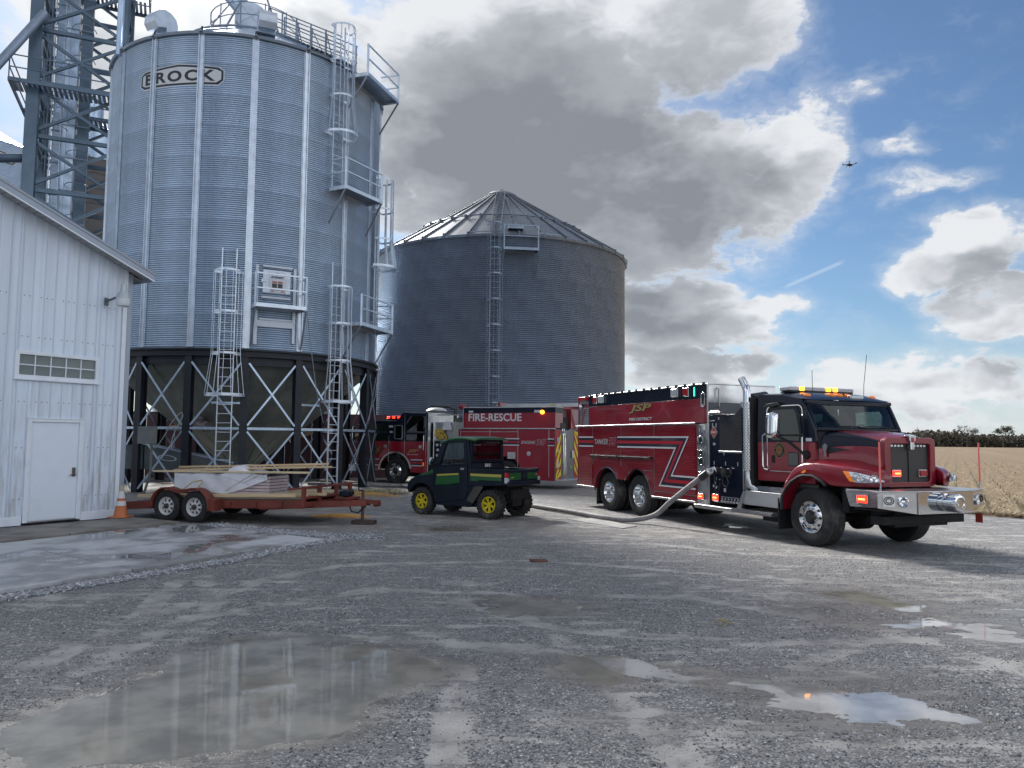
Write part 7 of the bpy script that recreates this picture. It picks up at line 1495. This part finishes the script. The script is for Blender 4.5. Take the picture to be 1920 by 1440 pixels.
# ladder rack along the roof with its red arms
lr = box('ladder_rail', M['alu'], EN, -7.6, -3.75, -.62, -.56, 3.20, 3.34); box('ladder_rail', M['alu'], EN, -7.6, -3.75, -1.05, -.99, 3.20, 3.34); rg = MB().cyl((0, -.99, 3.27), (0, -.62, 3.27), .018, 6).mesh('rung', M['alu'], 0)
for k in range(14):
    o = bpy.data.objects.new('rung', rg); COL.objects.link(o); o.parent = lr; o.location = (-7.4 + .27 * k, 0, 0)
for x in (-3.9, -7.45): box('rack_arm', M['red'], EN, x - .05, x + .05, -1.2, -.45, 3.14, 3.42, .008)
ra_ = MB(); ra_.beam((-7.2, -1.22, 2.2), (-7.45, -1.22, 3.15), .08); ra_.beam((-7.45, -1.22, 3.15), (-6.9, .4, 3.12), .08); ra_.build('rack_arm', M['red'], EN, smooth=0); box('strip_light', mat('yellow_tape', (.5, .5, .1), .5), lr, -6.4, -6.15, -.5605, -.555, 3.24, 3.30)
# ------------------------------------------------------------------ green utility vehicle
UT = thing('utility_vehicle', 'green and black enclosed utility vehicle with a cargo bed and yellow wheels', 'utility vehicle', (-.138, 18.714, 0), R(147))
UG = mat('utility_green', (.010, .092, .026), .32, 0, coat=.6, dirt=(.08, .075, .05), dscale=2, damt=.2); UYl = mat('utility_yellow', (.62, .50, .02), .4, 0, dirt=(.25, .2, .1), damt=.3)
UB = mat('utility_black', (.006, .011, .022), .45, 0, var=.2, spec=.3, dirt=(.04, .038, .035), dscale=1.5, damt=.2); mudm = mat('muddy_rubber', (.03, .03, .031), .85, 0, var=.3, dirt=(.15, .135, .115), dscale=5, damt=.7)
UYs = mat('faded_yellow_strip', (.40, .37, .08), .4)
def atv_wheel(x, y, z, r, wid, s):
    W_ = bpy.data.objects.new('wheel', None); COL.objects.link(W_); W_.parent = UT; W_.location = (x, y, z); h = wid / 2; rr = r * .56; ax = (0, s, 0)
    T = MB().lathe([(-h * .7, rr), (-h, rr * 1.25), (-h, r * .82), (-h * .8, r * .94), (0, r * .955), (h * .8, r * .94), (h, r * .82), (h, rr * 1.25), (h * .7, rr)], (0, 0, 0), ax, 40)
    for k in range(22):
        for g in (-1, 1):
            a = 2 * PI * (k + (.5 if g > 0 else 0)) / 22; n_ = Vector((cos(a), 0, sin(a))); t_ = Vector((-sin(a), 0, cos(a)))
            T.beam(n_ * r * .975 + Vector((0, g * h * .08, 0)), n_ * r * .955 + Vector((0, g * h * .80, 0)) + t_ * r * .14, .045, .03, up=n_); T.beam(n_ * r * .95 + Vector((0, g * h * .80, 0)) + t_ * r * .14, n_ * r * .83 + Vector((0, g * h * 1.02, 0)) + t_ * r * .16, .045, .03, up=n_)
    T.build('tyre', mudm, W_, smooth=30, fix=False)
    m = MB().lathe([(h * .72, rr), (h * .86, rr * .985), (h * .88, rr * .90), (h * .6, rr * .86), (-h * .2, rr * .84)], (0, 0, 0), ax, 36)
    for k in range(6):
        a = 2 * PI * k / 6 + .3
        for d in (-.16, .16):
            p0 = Vector((rr * .22 * cos(a + d), s * h * .62, rr * .22 * sin(a + d))); p1 = Vector((rr * .88 * cos(a + d * .9), s * h * .80, rr * .88 * sin(a + d * .9))); m.beam(p0, p1, rr * .13, .02, up=(0, s, 0))
    m.lathe([(h * .45, rr * .30), (h * .72, rr * .26), (h * .74, 0)], (0, 0, 0), ax, 20); m.build('rim', UYl, W_, smooth=30)
    MB().lathe([(h * .3, rr * .86), (h * .28, 0)], (0, 0, 0), ax, 24).build('brake_disc', M['dark'], W_)
for s in (-1, 1): atv_wheel(0, s * .59 - .0, .335, .345, .30, s); atv_wheel(2.02, s * .60, .33, .335, .25, s)
un = MB(); un.box(.3, 1.75, -.6, .6, .25, .36); un.box(-.3, .4, -.3, .3, .36, .75); un.cyl((0, -.55, .33), (0, .55, .33), .05, 10); un.cyl((2.02, -.55, .33), (2.02, .55, .33), .05, 10)
for s in (-1, 1): un.beam((0, s * .45, .33), (.7, s * .3, .4), .06); un.beam((0, s * .42, .36), (.05, s * .34, .78), .06); un.beam((2.0, s * .42, .36), (1.95, s * .34, .78), .06)
un.box(-.35, .1, -.2, .2, .28, .52); un.box(-.42, -.34, -.42, .30, .44, .68); un.cyl((-.25, .1, .62), (-.2, .55, .62), .06, 12); un.build('chassis', M['dark'], UT, smooth=30)
def dbl(pts, s, a, b, nm, m, **kw): return MB().prism(pts, *((s * a, s * b) if s > 0 else (s * b, s * a))).build(nm, m, UT, **kw)
for s in (-1, 1):
    dbl([(-.44, .80), (-.44, 1.16), (.54, 1.16), (.54, .80), (.48, .76), (-.2, .78)], s, .68, .74, 'bed_side', UB, smooth=0, bevel=.012)
    dbl([(-.38, .895), (-.38, .98), (.50, .985), (.50, .875), (.30, .875), (.22, .905)], s, .742, .752, 'bed_panel', UG, smooth=0, bevel=.003); dbl([(-.38, .985), (-.38, 1.05), (.50, 1.05), (.50, .99)], s, .742, .754, 'yellow_strip', UYs, smooth=0, bevel=.003)
    d_ = dbl([(.60, .62), (.68, .42), (1.48, .30), (1.60, .34), (1.60, 1.17), (.62, 1.24)], s, .66, .735, 'door', UB, smooth=0, bevel=.02)
    MB().prism([(1.565, .745), (1.2, .765), (.83, .82), (.83, 1.0), (1.52, .955)], *((.736, .748) if s > 0 else (-.748, -.736))).build('door_panel', UG, d_, smooth=0, bevel=.004); MB().prism([(1.51, .962), (.85, 1.006), (.85, 1.048), (1.50, 1.005)], *((.749, .756) if s > 0 else (-.756, -.749))).build('yellow_strip', UYs, d_, smooth=0)
    ou = [(1.62, 1.175), (1.33, 1.80), (.66, 1.84), (.60, 1.25)]; inn = [(1.46, 1.215), (1.245, 1.755), (.735, 1.785), (.72, 1.285)]
    MB().ring(ou, inn, *((.655, .73) if s > 0 else (-.73, -.655))).build('window_frame', UB, d_, smooth=0, bevel=.01); MB().prism(inn, s * .69, s * .694).build('window', M['glasscl'], d_, smooth=0)
    box('door_handle', M['alu'], d_, .70, .80, s * .736, s * .75, 1.13, 1.17, .004)
    dbl([(.52, .30), (.52, 1.30), (.60, 1.86), (.655, 1.86), (.595, 1.24), (.60, .60), (.66, .40), (.62, .30)], s, .64, .725, 'rear_pillar', UB, smooth=0, bevel=.01)
    dbl([(.50, .28), (.26, .62), (.22, .79), (.50, .79), (.66, .44), (1.50, .30), (1.60, .27), (.56, .25)], s, .60, .72, 'rocker_panel', UB, smooth=0, bevel=.015)
    dbl([(.44, .34), (.14, .74), (.20, .77), (.40, .74), (.62, .42)], s, .722, .735, 'mud_guard', mat('dusty_plastic', (.06, .058, .055), .8), smooth=0, bevel=.004)
    dbl([(1.58, .32), (1.60, .34), (1.62, 1.13), (1.80, 1.05), (2.10, .97), (2.36, .86), (2.46, .74), (2.47, .60), (2.41, .52)] + arc(2.03, .36, .415, 24, 172, 10), s, .52, .72, 'front_fender', UB, smooth=0, bevel=.02)
    dbl([(1.66, 1.12), (1.80, 1.055), (2.05, .99), (2.08, .945), (1.80, .985), (1.64, 1.03)], s, .7205, .728, 'fender_panel', UG, smooth=0, bevel=.003)
    mi = MB().tube([(1.50, s * .72, 1.28), (1.56, s * .84, 1.26)], .018, 6).build('mirror', UB, UT); MB().lathe([(0, 0), (.01, .085), (.04, .10), (.07, .085), (.075, 0)], (1.56, s * .86, 1.31), (1, 0, .1), 14).build('mirror_glass', M['chrome'], mi)
hd = MB()
def hood_u(u, v):
    x = lerp(1.56, 2.40, u); y = lerp(-.66, .66, v) * lerp(1, .86, u); return (x, y, lerp(1.10, .86, u ** 1.6) - .05 * abs(2 * v - 1) ** 4 - (.03 if .25 < v < .75 else 0))
hd.grid(10, 13, hood_u).build('hood', UG, UT, smooth=50).modifiers.new('thick', 'SOLIDIFY').thickness = .03
box('front_bumper', UB, UT, 2.28, 2.44, -.52, .52, .50, .84, .04); box('cowl', UB, UT, 1.50, 1.66, -.66, .66, .60, 1.12, .02)
box('bed_floor', UB, UT, -.44, .54, -.68, .68, .80, .84, .01); box('bed_front', UB, UT, .50, .54, -.68, .68, .84, 1.16, .01)
tg = box('tailgate', UB, UT, -.50, -.445, -.70, .70, .78, 1.15, .02)
for (y0, y1) in ((.10, .58), (-.64, -.20)): box('gate_panel', UG, tg, -.508, -.5005, y0, y1, .92, 1.08, .004)
MB().lathe([(0, .05), (.008, .05), (.01, .04), (.01, 0)], (-.5005, -.05, 1.0), (-1, 0, 0), 16).build('gate_emblem', M['blackpl'], tg); box('gate_bumper', UB, tg, -.56, -.5005, -.72, .72, .78, .885, .02)
box('decal', UYl, tg, -.511, -.509, .42, .54, .97, .985); box('decal', M['white'], tg, -.511, -.509, -.62, -.56, 1.02, 1.04)
for s in (-1, 1):
    q = box('tail_light', UB, UT, -.52, -.40, s * .74, s * .62, .80, 1.18, .02); box('red_lens', M['ltred_off'], q, -.532, -.46, s * .748, s * .64, .98, 1.09, .01); box('clear_lens', M['clearlens'], q, -.532, -.46, s * .748, s * .64, .85, .977, .01)
MB().prism([(.52, 1.16), (.60, 1.16), (.66, 1.36), (.58, 1.36)], -.66, .66).build('rear_cowl', UB, UT, bevel=.01)
MB().ring([(-.70, 1.30), (.70, 1.30), (.68, 1.86), (-.68, 1.86)], [(-.60, 1.365), (.60, 1.365), (.59, 1.80), (-.59, 1.80)], .525, .575, 'yz').build('rear_frame', UB, UT, bevel=.008); MB().prism([(-.60, 1.365), (.60, 1.365), (.59, 1.80), (-.59, 1.80)], .545, .549, 'yz').build('rear_window', M['glasscl'], UT, smooth=0)
for k, (y0, w_, m) in enumerate(((.10, .055, M['white']), (.02, .05, M['white']), (-.06, .05, M['white']), (-.13, .05, M['grey']))): box('decal', m, UT, .512, .519, y0 - w_ / 2, y0 + w_ / 2, 1.19, 1.27)
box('rear_panel', UB, UT, .52, .56, -.66, .66, .84, 1.16)
rf_ = MB()
def ufn(u, v):
    x = lerp(.40, 1.46, u); y = lerp(-.73, .73, v); return (x, y, 1.90 + .04 * sin(PI * min(1, u * 1.2)) - .05 * abs(2 * v - 1) ** 6 - .13 * max(0, u - .75) / .25 * .6)
rf_.grid(12, 13, ufn).build('roof', UG, UT, smooth=50).modifiers.new('thick', 'SOLIDIFY').thickness = .05
MB().prism([(1.33, 1.80), (1.40, 1.80), (1.66, 1.14), (1.58, 1.14)], -.70, -.64).prism([(1.33, 1.80), (1.40, 1.80), (1.66, 1.14), (1.58, 1.14)], .64, .70).build('front_pillar', UB, UT, smooth=0); MB().prism([(1.38, 1.80), (1.385, 1.80), (1.635, 1.14), (1.63, 1.14)], -.64, .64).build('windshield', M['glasscl'], UT, smooth=0)
MB().box(.65, 1.05, -.55, .55, .60, .82).box(.60, .72, -.55, .55, .82, 1.30).build('seat', M['seat'], UT, bevel=.04); MB().tube([Vector((1.30, .30, 1.18)) + Vector((.07 * cos(a), .17 * sin(a), .14 * cos(a))) for a in [2 * PI * k / 20 for k in range(20)]], .014, 6, closed=True).build('steering_wheel', M['dark'], UT); box('dashboard', UB, UT, 1.38, 1.56, -.62, .62, .8, 1.12, .03)
MB().tube([(.60, -.40, 1.42), (.62, -.1, 1.62), (.62, .3, 1.72), (.60, .5, 1.72)], .014, 6).build('cab_bar', M['grey'], UT)

# ------------------------------------------------------------------ trailer and its load
TR = thing('flatbed_trailer', 'rusty red tandem-axle flatbed trailer parked beneath the hopper bin', 'trailer', (-7.188, 18.178, 0), R(-18))
TRd = mat('trailer_red', (.155, .032, .022), .55, 0, var=.2, vscale=2, dirt=(.10, .055, .04), dscale=2.2, damt=.65); TW_ = mat('white_spoke_rim', (.60, .60, .60), .4, 0, dirt=(.25, .17, .10), dscale=6, damt=.6)
zd = lambda x: .465 + .030 * x
def tr_wheel(x, y, s):
    W_ = bpy.data.objects.new('wheel', None); COL.objects.link(W_); W_.parent = TR; W_.location = (x, y, .335); r = .345; h = .105; rr = .20; ax = (0, s, 0)
    MB().lathe([(-h * .8, rr), (-h, r * .8), (-h * .85, r * .95), (-h * .7, r), (h * .7, r), (h * .85, r * .95), (h, r * .8), (h * .8, rr)], (0, 0, 0), ax, 40).build('tyre', M['rubber'], W_, smooth=40)
    m = MB().lathe([(h * .8, rr), (h * .9, rr * .97), (h * .72, rr * .90), (h * .4, rr * .86), (h * .3, rr * .78)], (0, 0, 0), ax, 36)
    for k in range(8):
        a = 2 * PI * k / 8; n_ = Vector((cos(a), 0, sin(a))); m.beam(n_ * rr * .30 + Vector((0, s * h * .62, 0)), n_ * rr * .84 + Vector((0, s * h * .30, 0)), rr * .26, .012, up=(0, s, 0))
    m.lathe([(h * .60, rr * .46), (h * .66, rr * .40), (h * .66, rr * .3)], (0, 0, 0), ax, 24); m.build('rim', TW_, W_, smooth=30)
    MB().lathe([(h * .2, rr * .8), (h * .2, rr * .3), (h * 1.0, rr * .27), (h * 1.15, rr * .2), (h * 1.15, 0)], (0, 0, 0), ax, 20).build('hub', mat('hub_rust', (.05, .04, .035), .7), W_)
for s in (-1, 1): tr_wheel(-.03, s * 1.08, s); tr_wheel(.71, s * 1.08, s)
fr = MB()
for s in (-1, 1):
    fr.beam((-.30, s * .93, zd(-.3) - .10), (3.30, s * .93, zd(3.3) - .10), .06, .18); fr.beam((-.30, s * .93, zd(-.3) - .10), (-1.55, s * .93, .27), .06, .17)
    fr.beam((2.2, s * .90, zd(2.2) - .16), (4.30, s * .06, .47), .07, .13)
for x in (-.3, .34, 1.2, 2.2, 3.27): fr.beam((x, -.90, zd(x) - .11), (x, .90, zd(x) - .11), .06, .10)
for x in (1.45, 2.1, 2.75): fr.box(x - .06, x + .06, -1.0, -.963, zd(x) - .16, zd(x) - .05)
for x in (-.03, .71): fr.cyl((x, -1.0, .335), (x, 1.0, .335), .04, 8)
fr.beam((-1.5, -.9, .27), (-1.5, .9, .27), .06, .14); fr.box(4.25, 4.55, -.06, .06, .45, .53); fr.cyl((4.45, 0, .45), (4.58, 0, .47), .07, 10); fr.build('frame', TRd, TR, smooth=0, bevel=.006)
for s in (-1, 1):
    y0, y1 = (s * .965, s * 1.225); P = arc(-.03, .34, .41, 190, 62, 10) + arc(.71, .34, .41, 118, -12, 10); Q = arc(-.03, .34, .385, 190, 60, 10) + arc(.71, .34, .385, 120, -12, 10); F = MB(); n = len(P)
    F.add([(a[0], y_, a[1]) for y_ in (y0, y1) for a in P], [(i, i + 1, n + i + 1, n + i) for i in range(n - 1)])
    f = F.build('fender', TRd, TR, smooth=60); f.modifiers.new('thick', 'SOLIDIFY').thickness = .02
    if s < 0: MB().prism([(-.20, .74), (.0, .755), (.34, .69), (.68, .755), (.9, .72), (.34, .62)], -1.215, -1.195).build('fender_gusset', TRd, f, smooth=0); MB().prism([(1.1, .53), (1.28, .52), (1.27, .27), (1.12, .27)], -1.2, -.965).build('fender_skirt', TRd, f, smooth=0)
grw = mat('weathered_deck_wood', (.20, .175, .145), .85, 0, var=.3, vscale=3, stretch=(.5, 6, 6)); pk = MB().box(-1.78, 1.78, -.078, .078, -.018, .018).mesh('deck_plank', grw, 0); pk2 = MB().box(-.62, .62, -.078, .078, -.018, .018).mesh('deck_plank', grw, 0)
for k in range(11):
    y = -.83 + .166 * k
    o = bpy.data.objects.new('deck_plank', pk); COL.objects.link(o); o.parent = TR; o.location = (1.48, y, zd(1.48) + .02); o.rotation_euler = (0, -math.atan(.03), 0)
    o = bpy.data.objects.new('deck_plank', pk2); COL.objects.link(o); o.parent = TR; o.location = (-.93, y, .41); o.rotation_euler = (0, -math.atan(.13), 0)
rl = MB(); zr = zd(3.3)
for y in (-.95, -.35, .35, .95): rl.box(3.27, 3.34, y - .045, y + .045, zr - .18, zr + .23)
rl.beam((3.305, -1.0, zr + .245), (3.305, 1.0, zr + .245), .08, .05); rl.beam((3.305, -.9, zr + .03), (3.305, .9, zr + .03), .05, .05); rl.beam((3.3, -.93, zr + .24), (2.9, -.93, zr + .20), .05, .045)
rl.build('front_rail', TRd, TR, smooth=0, bevel=.005)
wb = box('tongue_box', TRd, TR, 3.6, 4.0, -.2, .2, .53, .58, .005); MB().cyl((3.80, -.16, .66), (3.80, .16, .66), .075, 14).build('winch', M['dark'], TR); box('winch_motor', M['black'], TR, 3.72, 3.95, -.24, -.165, .60, .72, .02)
MB().cyl((4.16, .02, .10), (4.16, .02, .74), .035, 10).build('jack_leg', mat('jack_rust', (.12, .065, .05), .7), TR); MB().tube([(4.16, .02, .72), (4.16, -.16, .74), (4.16, -.18, .82)], .015, 6).build('jack_crank', M['dark'], TR)
MB().tube([(3.9, -.12, .44), (3.98, -.15, .28), (4.12, -.1, .25), (4.28, -.05, .40)], .016, 6).build('safety_chain', M['dark'], TR)
TM = TR.location.copy(); TA = R(-18)
def on_trailer(x, y, z): return (TM.x + x * cos(TA) - y * sin(TA), TM.y + x * sin(TA) + y * cos(TA), z)
bl = box('jack_block', mat('old_timber', (.055, .04, .035), .85, 0, var=.3), None, -.24, .24, -.14, .14, 0, .085, .006); bl.location = on_trailer(4.20, .02, .0); bl.rotation_euler = (0, 0, TA + .1); tag(bl, 'dark wooden block under the trailer jack', 'block')
# wrapped stack
wr = thing('wrapped_stack', 'stack of lumber loosely wrapped in white plastic sheet on the trailer', 'lumber stack', on_trailer(.96, -.24, .60), TA); wr.scale = (.83, .66, 1.0)
wrapm = mat('white_wrap', (.66, .67, .73), .42, 0, var=.06, vscale=2, bump=.6, bscale=6, coat=.2); endm = mat('mauve_wrapped_boards', (.47, .39, .41), .5, 0, var=.15, vscale=2)
for k in range(6): box('board', endm, wr, -1.45, 1.50, -.55, .55, .005 + .068 * k, .068 + .068 * k - .005, .008)
wv = []
def wrap(u, v):
    x = lerp(-1.53, 1.46, u); a = v * 4
    top = .44 + .16 * math.exp(-((x - .50) / .30) ** 2) + .01 * sin(7 * x); bot = lerp(.10, .0, u / .55) if u < .55 else lerp(.0, .34, ((u - .55) / .45) ** 1.3)
    wob = .018 * sin(9 * x + 5 * v * 3) + .014 * sin(17 * x - 11 * v) + .012 * sin(5.5 * (x + 2.2 * v)) * 2
    if a < 1.4: return (x + .02 * sin(a * 3), -.605 + .55 * wob, lerp(bot, top, a / 1.4))
    if a < 2.6: return (x, lerp(-.575, .575, (a - 1.4) / 1.2), top + .012 + .5 * wob + .03 * sin((a - 1.4) / 1.2 * PI))
    return (x, .59 + wob, lerp(top, .05, (a - 2.6) / 1.4))
MB().grid(60, 29, wrap).build('plastic_wrap', wrapm, wr, smooth=70); MB().box(-1.56, -1.535, -.56, .56, .02, .43).build('wrap_end', wrapm, wr, bevel=.01)
st_ = MB()
for (a, b) in (((.15, -.61, .06), (1.0, -.62, .45)), ((-.2, -.62, .45), (.9, -.60, .22)), ((.7, -.61, .25), (1.3, -.60, .46))): st_.beam(a, b, .008, .035, up=(0, -1, 0))
st_.build('band_strap', mat('strap_white', (.5, .47, .47), .5), wr, smooth=0)
# loose boards above and below the stack
lum = mat('fresh_lumber', (.56, .42, .26), .65, 0, var=.22, vscale=2.2, stretch=(.35, 7, 7), bump=.2, bscale=8); lum2 = mat('pale_lumber', (.60, .50, .33), .65, 0, var=.2, vscale=2, stretch=(.35, 7, 7))
lab = ['long pale board lying uppermost over the white wrapped stack', 'board lying just under the uppermost one over the wrapped stack', 'lowest board over the wrapped stack, jutting out furthest to the left', 'short board over the wrapped stack with its end jutting furthest right', 'board over the far side of the wrapped stack, half hidden by the others']
for k, (x0, x1, y, z0, z1, m) in enumerate(((-.50, 3.35, -.30, 1.135, 1.265, lum), (-.46, 3.05, -.46, 1.075, 1.20, lum), (-.90, 3.20, -.60, 1.045, 1.09, lum2), (2.35, 3.60, -.42, 1.185, 1.215, lum), (.2, 3.25, -.02, 1.15, 1.26, lum2))):
    L_ = x1 - x0; o = MB().box(-L_ / 2, L_ / 2, -.07, .07, -.02, .02).build('board', m, None, bevel=.003); o.location = on_trailer((x0 + x1) / 2, y, (z0 + z1) / 2 + .02); o.rotation_euler = (0, -math.atan2(z1 - z0, L_), TA + .02 * (k - 2)); tag(o, lab[k], 'board', 'loose boards on the trailer load')
lab2 = ['pale board on the trailer deck along the near edge, below the wrapped stack', 'pale board on the trailer deck just inside the near one', 'pale board on the trailer deck poking out past the right end of the stack', 'pale board on the trailer deck at the far edge behind the stack']
for k, (x0, x1, y) in enumerate(((-1.05, 3.10, -.86), (-.9, 3.2, -.68), (.5, 3.45, -.35), (-.8, 3.0, .72))):
    L_ = x1 - x0; xm = (x0 + x1) / 2; o = MB().box(-L_ / 2, L_ / 2, -.07, .07, -.02, .045).build('board', lum2 if k % 2 else lum, None, bevel=.003); o.location = on_trailer(xm, y, zd(xm) + .065); o.rotation_euler = (0, -math.atan(.03), TA); tag(o, lab2[k], 'board', 'boards on the trailer deck')
tw = MB().tube([on_trailer(.42, -1.16, .72), on_trailer(.50, -1.0, .86), on_trailer(.62, -.85, .90), on_trailer(.74, -.95, .86), on_trailer(.76, -1.15, .74)], .014, 6).build('ratchet_strap', mat('strap_yellow', (.38, .30, .10), .7), None); tag(tw, 'small ratchet strap looped over the trailer fender', 'strap')

# ------------------------------------------------------------------ cone, hoses, drone, scrap
cn = thing('traffic_cone', 'weathered orange traffic cone with two white bands at the building corner', 'traffic cone', (-8.58, 17.10, .077))
om = mat('cone_orange', (.52, .17, .07), .6, 0, var=.15, dirt=(.25, .14, .09), damt=.4); wmt = mat('cone_white', (.62, .62, .64), .5, 0, dirt=(.4, .38, .36), damt=.4)
MB().box(-.20, .20, -.20, .20, 0, .03).build('base', om, cn, bevel=.015); cr = lambda z: lerp(.145, .028, (z - .03) / .67)
MB().lathe([(.03, cr(.03)), (.26, cr(.26))], n=28).lathe([(.36, cr(.36)), (.42, cr(.42))], n=28).build('cone_body', om, cn); MB().lathe([(.26, cr(.26) + .002), (.36, cr(.36) + .002)], n=28).build('white_band', wmt, cn); MB().lathe([(.42, cr(.42) + .002), (.57, cr(.57) + .002)], n=28).build('white_band', wmt, cn)
MB().lathe([(.57, cr(.57)), (.70, cr(.70)), (.70, .018), (.60, .018)], n=28).build('cone_tip', mat('cone_faded', (.42, .36, .22), .6), cn)
ta = R(-67.5)
def tkw(x, y, z): return Vector((4.345 + x * cos(ta) - y * sin(ta), 19.682 + x * sin(ta) + y * cos(ta), z))
S = tkw(3.10, -1.36, 1.26); S2 = tkw(3.02, -1.47, 1.20); G_ = Vector((2.95, 17.55, .07)); hp_ = [S, S2] + [S2.lerp(G_, f) + Vector((0, 0, dz)) for f, dz in ((.30, -.02), (.55, -.05), (.80, -.09))] + [(2.68, 17.62, .07), (2.15, 18.22, .07), (1.62, 19.33, .07), (.61, 21.18, .07), (.03, 22.52, .07), (-1.4, 25.2, .07), (-3.2, 28.0, .07), (-4.55, 30.1, .07), (-5.9, 31.2, .07), (-8.0, 32.5, .07)]
hz = thing('suction_hose', 'fat grey hose running from the tanker pump panel over the ground to the engine', 'hose', (0, 0, 0))
MB().tube(smooth_path(hp_), .058, 14).build('hose_body', M['hose'], hz, smooth=60, fix=False)
cp = MB().tube([S + (S - S2) * .25, S, S2], .075, 16).build('coupling', M['chrome'], hz, smooth=40); tb_ = MB().tube([S2, S2.lerp(G_, .10)], .078, 14).build('cuff', M['gunmetal'], hz)
h2 = MB().tube(smooth_path([(-8.0, 30.6, .07), (-6.2, 30.0, .07), (-5.0, 29.6, .08), (-4.0, 29.7, .10), (-3.2, 30.4, .30), (-2.9, 31.6, .55), (-3.0, 32.6, .65)]), .06, 12).build('supply_hose', M['hose'], None, smooth=60, fix=False); tag(h2, 'grey hose curving over the ground below the engine front wheel', 'hose')
dn = thing('drone', 'small dark quadcopter drone hovering against the blue sky', 'drone', (17.85, 40.0, 16.6), .4); dk_ = M['dark']
box('body', dk_, dn, -.13, .13, -.08, .08, -.04, .05, .02)
for (sx, sy) in ((-1, -1), (1, -1), (1, 1), (-1, 1)):
    a_ = MB().beam((sx * .08, sy * .06, .02), (sx * .24, sy * .22, .04), .03).build('arm', dk_, dn, smooth=0); MB().cyl((sx * .24, sy * .22, .03), (sx * .24, sy * .22, .085), .02, 8).build('motor', dk_, a_); MB().obox((sx * .24, sy * .22, .09), (.22, .022, .004), Matrix.Rotation(.6 * sx + sy, 3, 'Z')).build('propeller', dk_, a_, smooth=0); MB().beam((sx * .1, sy * .07, -.03), (sx * .13, sy * .12, -.13), .015).build('landing_leg', dk_, dn, smooth=0)
rp_ = box('rusty_scrap', mat('rust_brown', (.13, .06, .045), .8, 0, var=.3), None, -.14, .14, -.07, .07, 0, .028, .008); rp_.location = (.43, 11.99, -.004); rp_.rotation_euler = (0, .06, .2); tag(rp_, 'flat rusty scrap of metal lying alone on the gravel mid-yard', 'scrap')
for k, (x, y) in enumerate(((2.05, 7.95), (2.12, 7.9), (2.2, 7.93))):
    o = MB().tube([(0, 0, .01), (.06, .02, .05), (.14, .0, .03), (.22, .03, .012)], .006, 4).build('straw', mat('straw_yellow', (.34, .29, .15), .8), None, loc=(x, y, .0)); o.rotation_euler = (0, 0, .8 * k); tag(o, ('leftmost of three yellow straws on the mud in front of the tanker', 'middle one of three yellow straws on the mud in front of the tanker', 'rightmost of three yellow straws on the mud in front of the tanker')[k], 'straw', 'straws on the gravel')
